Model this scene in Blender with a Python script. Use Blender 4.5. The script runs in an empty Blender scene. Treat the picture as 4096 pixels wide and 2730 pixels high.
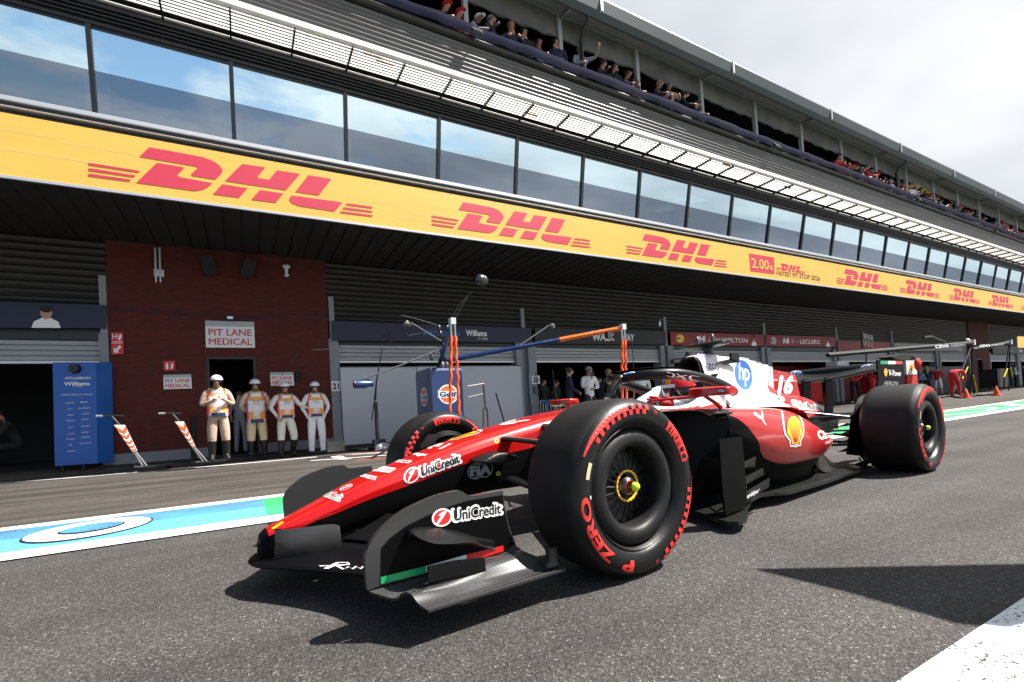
import bpy, bmesh, math, random
import numpy as np
from mathutils import Vector, Matrix, Quaternion
from mathutils.bvhtree import BVHTree
SC = bpy.context.scene
COL = SC.collection
R = math.radians
rnd = random.Random(7)

# ------------------------------------------------------------------ camera
# frame: X along the pit building (to the right), Y into the building, Z up; camera stands at the origin
CAMP = Vector((0, 0, 0.6696))
FPX, PCX, PCY = 1905.7, 2008.96, 1609.03            # focal length and principal point in photo pixels (4096 wide)
_y, _p, _r = R(61.58), 0.0215, -0.0587
CF = Vector((math.cos(_y)*math.cos(_p), math.sin(_y)*math.cos(_p), math.sin(_p)))
_R0 = Vector((math.sin(_y), -math.cos(_y), 0)); _U0 = _R0.cross(CF)
CR = _R0*math.cos(_r)+_U0*math.sin(_r); CU = _U0*math.cos(_r)-_R0*math.sin(_r)
cam = bpy.data.cameras.new('camera'); camo = bpy.data.objects.new('camera', cam); COL.objects.link(camo)
cam.sensor_width = 36; cam.lens = FPX/4096*36
cam.shift_x = (2048-PCX)/4096; cam.shift_y = (PCY-1365)/4096
cam.clip_start = 0.05; cam.clip_end = 3000
camo.matrix_world = Matrix(((CR.x, CU.x, -CF.x, CAMP.x), (CR.y, CU.y, -CF.y, CAMP.y), (CR.z, CU.z, -CF.z, CAMP.z), (0, 0, 0, 1)))
SC.camera = camo

def ray(px, py): return CF+CR*((px-PCX)/FPX)-CU*((py-PCY)/FPX)
def at(px, py, **k):
    """photo pixel -> world point on the plane X=, Y= or Z="""
    (a, v), = k.items(); i = 'XYZ'.index(a); d = ray(px, py); return CAMP+d*((v-CAMP[i])/d[i])

# ------------------------------------------------------------------ light
SUN = Vector((0.50, -0.255, 0.83)).normalized()
w = bpy.data.worlds.new('World'); SC.world = w; w.use_nodes = True
nt = w.node_tree; N = nt.nodes; L = nt.links; N.clear()
def nd(t, **k):
    n = N.new(t)
    for a, b in k.items(): setattr(n, a, b)
    return n
sky = nd('ShaderNodeTexSky', sky_type='NISHITA', sun_disc=False, sun_elevation=math.asin(SUN.z), sun_rotation=math.atan2(SUN.x, SUN.y), air_density=1.0, dust_density=0.6, ozone_density=1.5)
tc = nd('ShaderNodeTexCoord'); sep = nd('ShaderNodeSeparateXYZ'); L.new(tc.outputs['Generated'], sep.inputs[0])
ad = nd('ShaderNodeMath', operation='ADD'); ad.inputs[1].default_value = 0.22; L.new(sep.outputs[2], ad.inputs[0])
mx = nd('ShaderNodeMath', operation='MAXIMUM'); mx.inputs[1].default_value = 0.05; L.new(ad.outputs[0], mx.inputs[0])
dx = nd('ShaderNodeMath', operation='DIVIDE'); dy = nd('ShaderNodeMath', operation='DIVIDE')
L.new(sep.outputs[0], dx.inputs[0]); L.new(mx.outputs[0], dx.inputs[1]); L.new(sep.outputs[1], dy.inputs[0]); L.new(mx.outputs[0], dy.inputs[1])
cb = nd('ShaderNodeCombineXYZ'); L.new(dx.outputs[0], cb.inputs[0]); L.new(dy.outputs[0], cb.inputs[1])
n1 = nd('ShaderNodeTexNoise'); n1.inputs['Scale'].default_value = 1.9; n1.inputs['Detail'].default_value = 9; n1.inputs['Roughness'].default_value = 0.56; n1.inputs['Distortion'].default_value = 0.25
mp = nd('ShaderNodeMapping'); mp.inputs['Location'].default_value = (3.1, 1.7, 0.3); L.new(cb.outputs[0], mp.inputs[0]); L.new(mp.outputs[0], n1.inputs['Vector'])
# more cloud towards +X (down the pit lane), more blue behind the camera
bx = nd('ShaderNodeMath', operation='MULTIPLY_ADD'); bx.inputs[1].default_value = 0.20; L.new(sep.outputs[0], bx.inputs[0]); L.new(n1.outputs['Fac'], bx.inputs[2])
rp = nd('ShaderNodeValToRGB'); rp.color_ramp.elements[0].position = 0.39; rp.color_ramp.elements[1].position = 0.53; L.new(bx.outputs[0], rp.inputs[0])
n2 = nd('ShaderNodeTexNoise'); n2.inputs['Scale'].default_value = 0.9; n2.inputs['Detail'].default_value = 4; L.new(mp.outputs[0], n2.inputs['Vector'])
rc = nd('ShaderNodeValToRGB'); rc.color_ramp.elements[0].position = 0.40; rc.color_ramp.elements[1].position = 0.66
rc.color_ramp.elements[0].color = (3.9, 4.25, 4.7, 1); rc.color_ramp.elements[1].color = (6.9, 7.05, 7.3, 1)
br = nd('ShaderNodeMath', operation='MULTIPLY_ADD'); br.inputs[1].default_value = 0.10; L.new(sep.outputs[0], br.inputs[0]); L.new(n2.outputs['Fac'], br.inputs[2]); L.new(br.outputs[0], rc.inputs[0])
mixc = nd('ShaderNodeMix', data_type='RGBA'); L.new(rp.outputs[0], mixc.inputs[0]); L.new(sky.outputs[0], mixc.inputs[6]); L.new(rc.outputs[0], mixc.inputs[7])
bg = nd('ShaderNodeBackground'); bg.inputs[1].default_value = 0.056; L.new(mixc.outputs[2], bg.inputs[0])
ow = nd('ShaderNodeOutputWorld'); L.new(bg.outputs[0], ow.inputs[0])
sl = bpy.data.lights.new('sun', 'SUN'); sl.energy = 4.6; sl.angle = R(0.53); sl.color = (1.0, 0.955, 0.89)
so = bpy.data.objects.new('sun', sl); COL.objects.link(so); so.location = SUN*60; so.rotation_euler = SUN.to_track_quat('Z', 'Y').to_euler()
vs = SC.view_settings; vs.view_transform = 'Standard'; vs.look = 'None'; vs.gamma = 1; vs.exposure = 1.4

# ------------------------------------------------------------------ materials
MATS = {}
def mat(name, col, rough=0.5, metal=0.0, coat=0.0, spec=0.5, var=None, bump=None, emit=0, coatr=0.03):
    """var=(scale, amount, stretch xyz) mottles the colour, bump=(scale, strength, stretch)"""
    if name in MATS: return MATS[name]
    m = bpy.data.materials.new(name); m.use_nodes = True; MATS[name] = m
    t = m.node_tree; b = t.nodes['Principled BSDF']
    b.inputs['Base Color'].default_value = (*col, 1); b.inputs['Roughness'].default_value = rough; b.inputs['Metallic'].default_value = metal
    b.inputs['Coat Weight'].default_value = coat; b.inputs['Coat Roughness'].default_value = coatr; b.inputs['Specular IOR Level'].default_value = spec
    m.diffuse_color = (*col, 1)
    def coords(st):
        c = t.nodes.new('ShaderNodeTexCoord'); mp = t.nodes.new('ShaderNodeMapping'); mp.inputs['Scale'].default_value = st
        t.links.new(c.outputs['Object'], mp.inputs[0]); return mp.outputs[0]
    if var:
        n = t.nodes.new('ShaderNodeTexNoise'); n.inputs['Scale'].default_value = var[0]; n.inputs['Detail'].default_value = 5
        t.links.new(coords(var[2] if len(var) > 2 else (1, 1, 1)), n.inputs['Vector'])
        r = t.nodes.new('ShaderNodeValToRGB'); r.color_ramp.elements[0].position = 0.3; r.color_ramp.elements[1].position = 0.7
        a = var[1]
        r.color_ramp.elements[0].color = (*[max(0, c*(1-a)) for c in col], 1); r.color_ramp.elements[1].color = (*[min(1, c*(1+a)) for c in col], 1)
        t.links.new(n.outputs['Fac'], r.inputs[0]); t.links.new(r.outputs[0], b.inputs['Base Color'])
    if bump:
        n = t.nodes.new('ShaderNodeTexNoise'); n.inputs['Scale'].default_value = bump[0]; n.inputs['Detail'].default_value = 3
        t.links.new(coords(bump[2] if len(bump) > 2 else (1, 1, 1)), n.inputs['Vector'])
        bp = t.nodes.new('ShaderNodeBump'); bp.inputs['Strength'].default_value = bump[1]; bp.inputs['Distance'].default_value = 0.02
        t.links.new(n.outputs['Fac'], bp.inputs['Height']); t.links.new(bp.outputs[0], b.inputs['Normal'])
    if emit:
        b.inputs['Emission Color'].default_value = (*col, 1); b.inputs['Emission Strength'].default_value = emit
    return m
mat('white', (.78, .78, .78), .45); mat('off_white', (.62, .63, .64), .5, var=(3, .08)); mat('black', (.012, .012, .013), .45); mat('matt_black', (.01, .01, .01), .8)
mat('decal_white', (.85, .85, .85), .35); mat('decal_black', (.01, .01, .011), .35); mat('decal_red', (.62, .012, .012), .3)
mat('decal_yellow', (.85, .5, .01), .35); mat('decal_blue', (.03, .13, .5), .35); mat('decal_green', (.0, .33, .12), .35); mat('decal_grey', (.4, .41, .43), .35)
mat('red_paint', (.50, .005, .005), .28, coat=.6, spec=.35, bump=(2.5, .012)); mat('white_paint', (.80, .80, .81), .28, coat=.8, bump=(2.5, .01)); mat('dark_red', (.16, .01, .01), .4)
mat('rubber', (.009, .0085, .0085), .6, spec=.25, var=(9, .35, (1, 1, 1)), bump=(220, .12)); mat('tyre_wall', (.005, .005, .0055), .38, spec=.32, bump=(60, .03))
mat('tyre_red', (.72, .035, .03), .42, var=(30, .15)); mat('wheel_black', (.006, .006, .0065), .42, spec=.4, bump=(30, .05)); mat('cover_black', (.0075, .0075, .008), .5, spec=.35, var=(18, .3), bump=(40, .04)); mat('wheel_dark', (.006, .006, .006), .4)
mat('steel', (.55, .55, .55), .3, 1.0); mat('dark_steel', (.12, .12, .125), .35, 1.0); mat('titanium', (.10, .09, .08), .5, .6); mat('arm_grey', (.10, .10, .105), .45); mat('neon', (.62, .85, .03), .4); mat('yellow', (.8, .62, .02), .4)
mat('visor', (.01, .01, .012), .06, coat=1); mat('lens', (.5, .5, .5), .15, .8)
mat('skin', (.50, .27, .19), .55); mat('skin_dark', (.22, .11, .07), .55); mat('hair_brown', (.06, .035, .02), .6, bump=(60, .4)); mat('hair_blond', (.38, .24, .10), .55, bump=(60, .4)); mat('hair_grey', (.25, .24, .23), .6, bump=(60, .4)); mat('hair_black', (.012, .01, .009), .6, bump=(60, .4))
mat('cloth_white', (.84, .84, .86), .85, bump=(11, .8)); mat('cloth_cream', (.74, .60, .38), .85, bump=(11, .8)); mat('cloth_tan', (.46, .33, .25), .85, bump=(11, .8)); mat('cloth_ivory', (.76, .74, .66), .85, bump=(11, .8))
mat('cloth_navy', (.018, .024, .05), .85, bump=(22, .25)); mat('cloth_black', (.012, .012, .013), .85, bump=(22, .25)); mat('cloth_red', (.55, .02, .02), .8, bump=(22, .25)); mat('cloth_grey', (.28, .27, .30), .85, bump=(22, .25)); mat('cloth_blue', (.25, .42, .55), .85); mat('cloth_pink', (.6, .25, .28), .85)
mat('vest_pink', (.78, .12, .17), .7, bump=(30, .2)); mat('vest_orange', (.95, .40, .09), .7, var=(40, .15)); mat('vest_white', (.86, .83, .82), .7, var=(45, .12)); mat('boot_leather', (.014, .013, .013), .35)
mat('hose_orange', (.80, .10, .02), .7, bump=(40, .5)); mat('navy_paint', (.012, .035, .13), .3, coat=.4); mat('royal_blue', (.012, .10, .42), .35, var=(2, .05)); mat('gulf_orange', (.78, .16, .03), .35)

def carbon(name, col, stripes=0.0, rough=.3, scale=420, axis='X', metal=0.0):
    m = mat(name, col, rough, metal, coat=.12 if 'dull' not in name else 0, spec=.22 if 'dull' not in name else .07, coatr=.12); t = m.node_tree; b = t.nodes['Principled BSDF']
    c = t.nodes.new('ShaderNodeTexCoord'); wv = t.nodes.new('ShaderNodeTexWave'); wv.bands_direction = axis; wv.inputs['Scale'].default_value = scale/6.28; wv.inputs['Distortion'].default_value = 0.15
    t.links.new(c.outputs['Object'], wv.inputs['Vector'])
    r = t.nodes.new('ShaderNodeValToRGB'); r.color_ramp.elements[0].color = (*[v*(1-stripes) for v in col], 1); r.color_ramp.elements[1].color = (*[v*(1+stripes) for v in col], 1)
    t.links.new(wv.outputs['Fac'], r.inputs[0]); t.links.new(r.outputs[0], b.inputs['Base Color'])
    r2 = t.nodes.new('ShaderNodeMapRange'); r2.inputs[3].default_value = rough-.06; r2.inputs[4].default_value = rough+.10
    t.links.new(wv.outputs['Fac'], r2.inputs[0]); t.links.new(r2.outputs[0], b.inputs['Roughness'])
    return m
carbon('carbon', (.005, .005, .0055), .35, .32); carbon('carbon_bright', (.055, .055, .056), .38, .30, 700, 'Z', .45); carbon('carbon_board', (.003, .003, .0032), .5, .5, 700, 'Z')
MATS['carbon_board'].node_tree.nodes['Principled BSDF'].inputs['Specular IOR Level'].default_value = .08; MATS['carbon_board'].node_tree.nodes['Principled BSDF'].inputs['Coat Weight'].default_value = 0; carbon('carbon_floor', (.010, .011, .010), .25, .36)
carbon('carbon_dull', (.0025, .0025, .003), .2, .5)

# ------------------------------------------------------------------ mesh helpers
class MB:
    """collects shapes, then links them as ONE mesh object"""
    def __init__(s): s.v = []; s.f = []; s.m = []
    def add(s, vs, fs, mi=0):
        o = len(s.v); s.v += [tuple(q) for q in vs]
        for k, f in enumerate(fs):
            s.f.append(tuple(i+o for i in f)); s.m.append(mi[k] if isinstance(mi, list) else mi)
        return s
    def box(s, c, sz, rot=None, mi=0):
        x, y, z = [q/2 for q in sz]; P = [Vector((a*x, b*y, d*z)) for a in (-1, 1) for b in (-1, 1) for d in (-1, 1)]
        if rot: P = [rot @ q for q in P]
        return s.add([q+Vector(c) for q in P], [(0, 1, 3, 2), (4, 6, 7, 5), (0, 4, 5, 1), (2, 3, 7, 6), (0, 2, 6, 4), (1, 5, 7, 3)], mi)
    def span(s, a, b, mi=0):                      # axis aligned box from corner to corner
        return s.box([(p+q)/2 for p, q in zip(a, b)], [abs(p-q) for p, q in zip(a, b)], None, mi)
    def tube(s, pts, r, n=10, mi=0, caps=True, flat=None):
        """pts path; r number or list; flat=(direction, factor) squashes the section along a direction"""
        pts = [Vector(p) for p in pts]; k = len(pts); rs = r if isinstance(r, (list, tuple)) else [r]*k
        up = Vector((0, 0, 1)); rings = []; prev = None
        for i in range(k):
            d = (pts[min(i+1, k-1)]-pts[max(i-1, 0)]).normalized()
            if prev is None:
                a = d.cross(up) if abs(d.z) < .95 else d.cross(Vector((1, 0, 0)))
            else: a = prev-d*prev.dot(d)
            a.normalize(); prev = a; b = d.cross(a)
            ring = []
            for j in range(n):
                o = (a*math.cos(2*math.pi*j/n)+b*math.sin(2*math.pi*j/n))*rs[i]
                if flat: q = flat[0]; o = o-q*(o.dot(q)*(1-flat[1]))
                ring.append(pts[i]+o)
            rings.append(ring)
        return s.grid(rings, True, mi, caps)
    def grid(s, rings, closed=False, mi=0, caps=False):
        n = len(rings[0]); vs = [q for r in rings for q in r]; fs = []; ms = []
        for i in range(len(rings)-1):
            for j in range(n if closed else n-1):
                fs.append((i*n+j, i*n+(j+1) % n, (i+1)*n+(j+1) % n, (i+1)*n+j)); ms.append(mi(i, j) if callable(mi) else mi)
        c0 = mi(0, 0) if callable(mi) else mi
        if caps: fs += [tuple(range(n))[::-1], tuple((len(rings)-1)*n+j for j in range(n))]; ms += [c0, c0]
        return s.add(vs, fs, ms)
    def cyl(s, p0, p1, r0, r1=None, n=16, mi=0, caps=True): return s.tube([p0, p1], [r0, r0 if r1 is None else r1], n, mi, caps)
    def lathe(s, prof, o, ax, n=32, mi=0, ref=None):
        """prof: (along axis, radius)"""
        o = Vector(o); ax = Vector(ax).normalized(); a = Vector(ref) if ref else (ax.cross(Vector((0, 0, 1))) if abs(ax.z) < .9 else Vector((1, 0, 0))); a.normalize(); b = ax.cross(a)
        rings = [[o+ax*t+(a*math.cos(2*math.pi*j/n)+b*math.sin(2*math.pi*j/n))*r for j in range(n)] for t, r in prof]
        return s.grid(rings, True, mi, False)
    def ell(s, c, rad, n=16, m=10, mi=0, rot=None, z0=-1.0, z1=1.0):
        c = Vector(c); rings = []
        t0, t1 = math.asin(z0), math.asin(z1)
        for i in range(m+1):
            t = t0+(t1-t0)*i/m
            ring = [Vector((rad[0]*max(math.cos(t), 1e-3)*math.cos(2*math.pi*j/n), rad[1]*max(math.cos(t), 1e-3)*math.sin(2*math.pi*j/n), rad[2]*math.sin(t))) for j in range(n)]
            rings.append([c+(rot @ q if rot else q) for q in ring])
        return s.grid(rings, True, mi, True)
    def prism(s, poly, vec, mi=0):
        n = len(poly); vec = Vector(vec); P = [Vector(q) for q in poly]
        return s.add(P+[q+vec for q in P], [tuple(range(n))[::-1], tuple(range(n, 2*n))]+[(i, (i+1) % n, n+(i+1) % n, n+i) for i in range(n)], mi)
    def poly(s, P, mi=0): return s.add(P, [tuple(range(len(P)))], mi)
    def build(s, name, mats, parent=None, smooth=None, local=False, fix=False):
        me = bpy.data.meshes.new(name); me.from_pydata(s.v, [], s.f)
        for m in (mats if isinstance(mats, (list, tuple)) else [mats]): me.materials.append(MATS[m])
        me.polygons.foreach_set('material_index', s.m)
        if fix:
            b = bmesh.new(); b.from_mesh(me); bmesh.ops.remove_doubles(b, verts=b.verts, dist=1e-5); bmesh.ops.recalc_face_normals(b, faces=b.faces); b.to_mesh(me); b.free()
        if smooth:
            me.polygons.foreach_set('use_smooth', [True]*len(me.polygons)); me.set_sharp_from_angle(angle=R(smooth))
        me.update()
        o = bpy.data.objects.new(name, me); COL.objects.link(o)
        if parent:
            o.parent = parent
            if not local and parent.parent is None: o.matrix_parent_inverse = parent.matrix_basis.inverted()
        return o
def tag(o, label=None, cat=None, group=None, kind=None):
    for k, v in (('label', label), ('category', cat), ('group', group), ('kind', kind)):
        if v: o[k] = v
    return o
def thing(name, label, cat, loc=(0, 0, 0), rz=0, group=None):
    o = bpy.data.objects.new(name, None); COL.objects.link(o); o.empty_display_size = .2
    o.location = loc; o.rotation_euler = (0, 0, rz); return tag(o, label, cat, group)
def dup(root, loc, rz=None, label=None):
    def cp(o, par):
        c = o.copy(); COL.objects.link(c)
        if par: c.parent = par
        for k in o.children: cp(k, c)
        return c
    c = cp(root, None); c.location = loc
    if rz is not None: c.rotation_euler = (0, 0, rz)
    if label: c['label'] = label
    return c

# ------------------------------------------------------------------ flat artwork: (polygons, material) layers in a unit square
_TX = {}
def text2d(s, bold=0.0, shear=0.0, space=1.0):
    """string -> (verts, faces) scaled to the unit square"""
    k = (s, bold, shear, space)
    if k in _TX: return _TX[k]
    extra = max(0, bold)*.9; bold = 0
    c = bpy.data.curves.new('t', 'FONT'); c.body = s; c.offset = bold; c.shear = shear; c.space_character = space; c.resolution_u = 3; c.fill_mode = 'FRONT'
    o = bpy.data.objects.new('t', c); COL.objects.link(o); dg = bpy.context.evaluated_depsgraph_get(); dg.update()
    me = bpy.data.meshes.new_from_object(o.evaluated_get(dg)); V = [(v.co.x, v.co.y) for v in me.vertices]; F = [tuple(p.vertices) for p in me.polygons]
    bpy.data.objects.remove(o); bpy.data.curves.remove(c); bpy.data.meshes.remove(me)
    x0, x1 = min(v[0] for v in V), max(v[0] for v in V); y0, y1 = min(v[1] for v in V), max(v[1] for v in V)
    if extra:                                   # heavier strokes: shifted copies, each a hair above the last
        V0, F0, V, F = V, F, [], []
        for i, (a, b) in enumerate([(0, 0), (1, 0), (-1, 0), (0, .8), (0, -.8), (.7, .6), (-.7, .6), (.7, -.6), (-.7, -.6)]):
            o_ = len(V); V += [(x+a*extra, y+b*extra, i*.02) for x, y in V0]; F += [tuple(q+o_ for q in f) for f in F0]
        x0 -= extra; x1 += extra; y0 -= extra*.8; y1 += extra*.8
    else: V = [(x, y, 0) for x, y in V]
    V = [((x-x0)/(x1-x0), (y-y0)/(y1-y0), e) for x, y, e in V]; _TX[k] = (V, F); return V, F
def T(s, x0, y0, x1, y1, m, lv=1, **k):
    V, F = text2d(s, **k); return ([(x0+(x1-x0)*u, y0+(y1-y0)*v, e) for u, v, e in V], F, m, lv)
def PG(pts, m, lv=0): return (list(pts), [tuple(range(len(pts)))], m, lv)
def RECT(x0, y0, x1, y1, m, lv=0): return PG([(x0, y0), (x1, y0), (x1, y1), (x0, y1)], m, lv)
def OV(cx, cy, rx, ry, m, lv=0, n=28, a0=0, a1=360):
    return PG([(cx+rx*math.cos(R(a0+(a1-a0)*i/n)), cy+ry*math.sin(R(a0+(a1-a0)*i/n))) for i in range(n if a1-a0 == 360 else n+1)], m, lv)
def RING(cx, cy, rx, ry, w, m, lv=0, n=28, a0=0, a1=360):
    V = []; F = []
    for i in range(n+1):
        a = R(a0+(a1-a0)*i/n); V += [(cx+rx*math.cos(a), cy+ry*math.sin(a)), (cx+(rx-w)*math.cos(a), cy+(ry-w*ry/rx)*math.sin(a))]
    for i in range(n): F.append((2*i, 2*i+2, 2*i+3, 2*i+1))
    return (V, F, m, lv)
def LINE(pts, w, m, lv=0):
    V = []; F = []; k = len(pts)
    for i in range(k):
        a = pts[max(i-1, 0)]; b = pts[min(i+1, k-1)]; dx, dy = b[0]-a[0], b[1]-a[1]; l = math.hypot(dx, dy) or 1
        V += [(pts[i][0]-dy/l*w/2, pts[i][1]+dx/l*w/2), (pts[i][0]+dy/l*w/2, pts[i][1]-dx/l*w/2)]
    for i in range(k-1): F.append((2*i, 2*i+1, 2*i+3, 2*i+2))
    return (V, F, m, lv)
def quadmap(q):
    """unit square -> pixel quad (bl, br, tr, tl), projective"""
    A = []; B = []
    for (u, v), (x, y) in zip(((0, 0), (1, 0), (1, 1), (0, 1)), q):
        A += [[u, v, 1, 0, 0, 0, -u*x, -v*x], [0, 0, 0, u, v, 1, -u*y, -v*y]]; B += [x, y]
    h = np.linalg.solve(np.array(A), np.array(B))
    return lambda u, v: ((h[0]*u+h[1]*v+h[2])/(h[6]*u+h[7]*v+1), (h[3]*u+h[4]*v+h[5])/(h[6]*u+h[7]*v+1))
def art(name, layers, fn, parent=None, local=False, maxlen=None, step=.0012, flip=False):
    """lays the layers on a surface: fn(u, v, lift) -> point; one mesh"""
    mats = []; mb = MB()
    for V, F, m, lv in layers:
        if m not in mats: mats.append(m)
        if maxlen:
            b = bmesh.new(); bv = [b.verts.new((q[0], q[1], q[2] if len(q) > 2 else 0)) for q in V]
            for f in F:
                try: b.faces.new([bv[i] for i in f])
                except ValueError: pass
            bmesh.ops.triangulate(b, faces=b.faces)
            for _ in range(5):
                e = [e for e in b.edges if e.calc_length() > maxlen]
                if not e: break
                bmesh.ops.subdivide_edges(b, edges=e, cuts=1); bmesh.ops.triangulate(b, faces=[f for f in b.faces if len(f.verts) > 3])
            b.verts.index_update(); V = [(v.co.x, v.co.y, v.co.z) for v in b.verts]; F = [tuple(v.index for v in f.verts) for f in b.faces]; b.free()
        P = [fn(q[0], q[1], step*(lv+1+(q[2] if len(q) > 2 else 0))) for q in V]; F = [f for f in F if all(P[i] is not None for i in f)]
        mb.add([q or Vector((0, 0, 0)) for q in P], F, mats.index(m))
    return mb.build(name, mats, parent, local=local)
def planar(q, Y, step=-1):
    """fn for artwork on the plane Y, spanning a pixel quad"""
    h = quadmap(q)
    return lambda u, v, l: at(*h(u, v), Y=Y-l)

# ------------------------------------------------------------------ ground and painted markings
def gz(x, y):
    """ground height: level under the car, rising gently along the lane and towards the garages"""
    t = min(max((y-5.5)/3.5, 0), 1); k = min(max((y-11.95)/.15, 0), 1)
    return 0.0042*(math.sqrt((x-5)**2+5)+(x-5))*min(1, max(0, (y+1)/2.5+.2)) - 0.05*t*t*(3-2*t) + .11*k
def ground_at(px, py):
    z = 0.0
    for _ in range(12): p = at(px, py, Z=z); z = gz(p.x, p.y)
    return at(px, py, Z=z)
def asphalt(name, base, speck, streak):
    m = mat(name, base, .85, spec=.35); t = m.node_tree; b = t.nodes['Principled BSDF']; n = t.nodes.new; l = t.links.new
    c = n('ShaderNodeTexCoord')
    v = n('ShaderNodeTexVoronoi'); v.inputs['Scale'].default_value = 215; l(c.outputs['Object'], v.inputs['Vector'])
    sx = n('ShaderNodeSeparateColor'); l(v.outputs['Color'], sx.inputs[0])
    r = n('ShaderNodeValToRGB'); e = r.color_ramp.elements
    e[0].position = 0; e[0].color = (*[q*.45 for q in base], 1); e[1].position = 1; e[1].color = (*speck, 1)
    k = e.new(.55); k.color = (*base, 1); k = e.new(.88); k.color = (*[q*1.45 for q in base], 1); k = e.new(.965); k.color = (*[q*1.9 for q in base], 1)
    l(sx.outputs[0], r.inputs[0])
    nz = n('ShaderNodeTexNoise'); nz.inputs['Scale'].default_value = 1.3; nz.inputs['Detail'].default_value = 6; l(c.outputs['Object'], nz.inputs['Vector'])
    mr = n('ShaderNodeMapRange'); mr.inputs[1].default_value = .3; mr.inputs[2].default_value = .7; mr.inputs[3].default_value = .82; mr.inputs[4].default_value = 1.15; l(nz.outputs['Fac'], mr.inputs[0])
    nf = n('ShaderNodeTexNoise'); nf.inputs['Scale'].default_value = 75; nf.inputs['Detail'].default_value = 4; l(c.outputs['Object'], nf.inputs['Vector'])
    mf = n('ShaderNodeMapRange'); mf.inputs[1].default_value = .3; mf.inputs[2].default_value = .7; mf.inputs[3].default_value = .6; mf.inputs[4].default_value = 1.35; l(nf.outputs['Fac'], mf.inputs[0])
    mu = n('ShaderNodeMath'); mu.operation = 'MULTIPLY'; l(mr.outputs[0], mu.inputs[0]); l(mf.outputs[0], mu.inputs[1])
    last = mu.outputs[0]
    if streak:      # rubber laid down along the lane
        mp = n('ShaderNodeMapping'); mp.inputs['Scale'].default_value = (.09, 2.6, 1); mp.inputs['Rotation'].default_value = (0, 0, R(2)); l(c.outputs['Object'], mp.inputs[0])
        ns = n('ShaderNodeTexNoise'); ns.inputs['Scale'].default_value = 1.6; ns.inputs['Detail'].default_value = 5; ns.inputs['Roughness'].default_value = .65; l(mp.outputs[0], ns.inputs['Vector'])
        ms = n('ShaderNodeMapRange'); ms.inputs[1].default_value = .40; ms.inputs[2].default_value = .56; ms.inputs[3].default_value = .45; ms.inputs[4].default_value = 1.12; l(ns.outputs['Fac'], ms.inputs[0])
        m2 = n('ShaderNodeMath'); m2.operation = 'MULTIPLY'; l(last, m2.inputs[0]); l(ms.outputs[0], m2.inputs[1]); last = m2.outputs[0]
    if not streak:  # faint wheel tracks and a few stains
        mp = n('ShaderNodeMapping'); mp.inputs['Scale'].default_value = (.12, 1.3, 1); mp.inputs['Rotation'].default_value = (0, 0, R(5)); l(c.outputs['Object'], mp.inputs[0])
        ns = n('ShaderNodeTexNoise'); ns.inputs['Scale'].default_value = 1.5; ns.inputs['Detail'].default_value = 4; l(mp.outputs[0], ns.inputs['Vector'])
        ms = n('ShaderNodeMapRange'); ms.inputs[1].default_value = .38; ms.inputs[2].default_value = .60; ms.inputs[3].default_value = .74; ms.inputs[4].default_value = 1.10; l(ns.outputs['Fac'], ms.inputs[0])
        m2 = n('ShaderNodeMath'); m2.operation = 'MULTIPLY'; l(last, m2.inputs[0]); l(ms.outputs[0], m2.inputs[1]); last = m2.outputs[0]
    mc = n('ShaderNodeMix'); mc.data_type = 'RGBA'; mc.blend_type = 'MULTIPLY'; mc.inputs[0].default_value = 1
    l(r.outputs[0], mc.inputs[6]); l(last, mc.inputs[7]); l(mc.outputs[2], b.inputs['Base Color'])
    bp = n('ShaderNodeBump'); bp.inputs['Strength'].default_value = .6; bp.inputs['Distance'].default_value = .004; l(v.outputs['Distance'], bp.inputs['Height']); l(bp.outputs[0], b.inputs['Normal'])
asphalt('asphalt', (.055, .051, .048), (.24, .23, .215), False); asphalt('asphalt_lane', (.066, .057, .049), (.20, .19, .17), True)
def road_paint(name, col, wear):
    m = mat(name, col, .6); t = m.node_tree; b = t.nodes['Principled BSDF']; n = t.nodes.new; l = t.links.new
    c = n('ShaderNodeTexCoord'); v = n('ShaderNodeTexNoise'); v.inputs['Scale'].default_value = 95; v.inputs['Detail'].default_value = 5; l(c.outputs['Object'], v.inputs['Vector'])
    w2 = n('ShaderNodeTexNoise'); w2.inputs['Scale'].default_value = 3; w2.inputs['Detail'].default_value = 4; l(c.outputs['Object'], w2.inputs['Vector'])
    s = n('ShaderNodeMath'); s.operation = 'MULTIPLY_ADD'; s.inputs[1].default_value = .35; l(w2.outputs['Fac'], s.inputs[0]); l(v.outputs['Fac'], s.inputs[2])
    r = n('ShaderNodeValToRGB'); r.color_ramp.elements[0].position = wear; r.color_ramp.elements[1].position = wear+.05
    r.color_ramp.elements[0].color = (.045, .045, .045, 1); r.color_ramp.elements[1].color = (*col, 1); l(s.outputs[0], r.inputs[0]); l(r.outputs[0], b.inputs['Base Color'])
    bp = n('ShaderNodeBump'); bp.inputs['Strength'].default_value = .4; bp.inputs['Distance'].default_value = .004; l(v.outputs['Fac'], bp.inputs['Height']); l(bp.outputs[0], b.inputs['Normal'])
road_paint('paint_white', (.74, .74, .73), .46); road_paint('paint_blue', (.10, .40, .70), .46); road_paint('paint_blue_worn', (.07, .28, .52), .60); road_paint('paint_green', (.04, .50, .16), .46); road_paint('paint_green_worn', (.03, .36, .12), .60)
road_paint('paint_black', (.012, .012, .013), .3); road_paint('paint_orange', (.70, .17, .06), .5); road_paint('paint_line', (.74, .74, .73), .545); road_paint('paint_red', (.24, .010, .012), .45); road_paint('paint_white_worn', (.66, .66, .65), .60)

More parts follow.
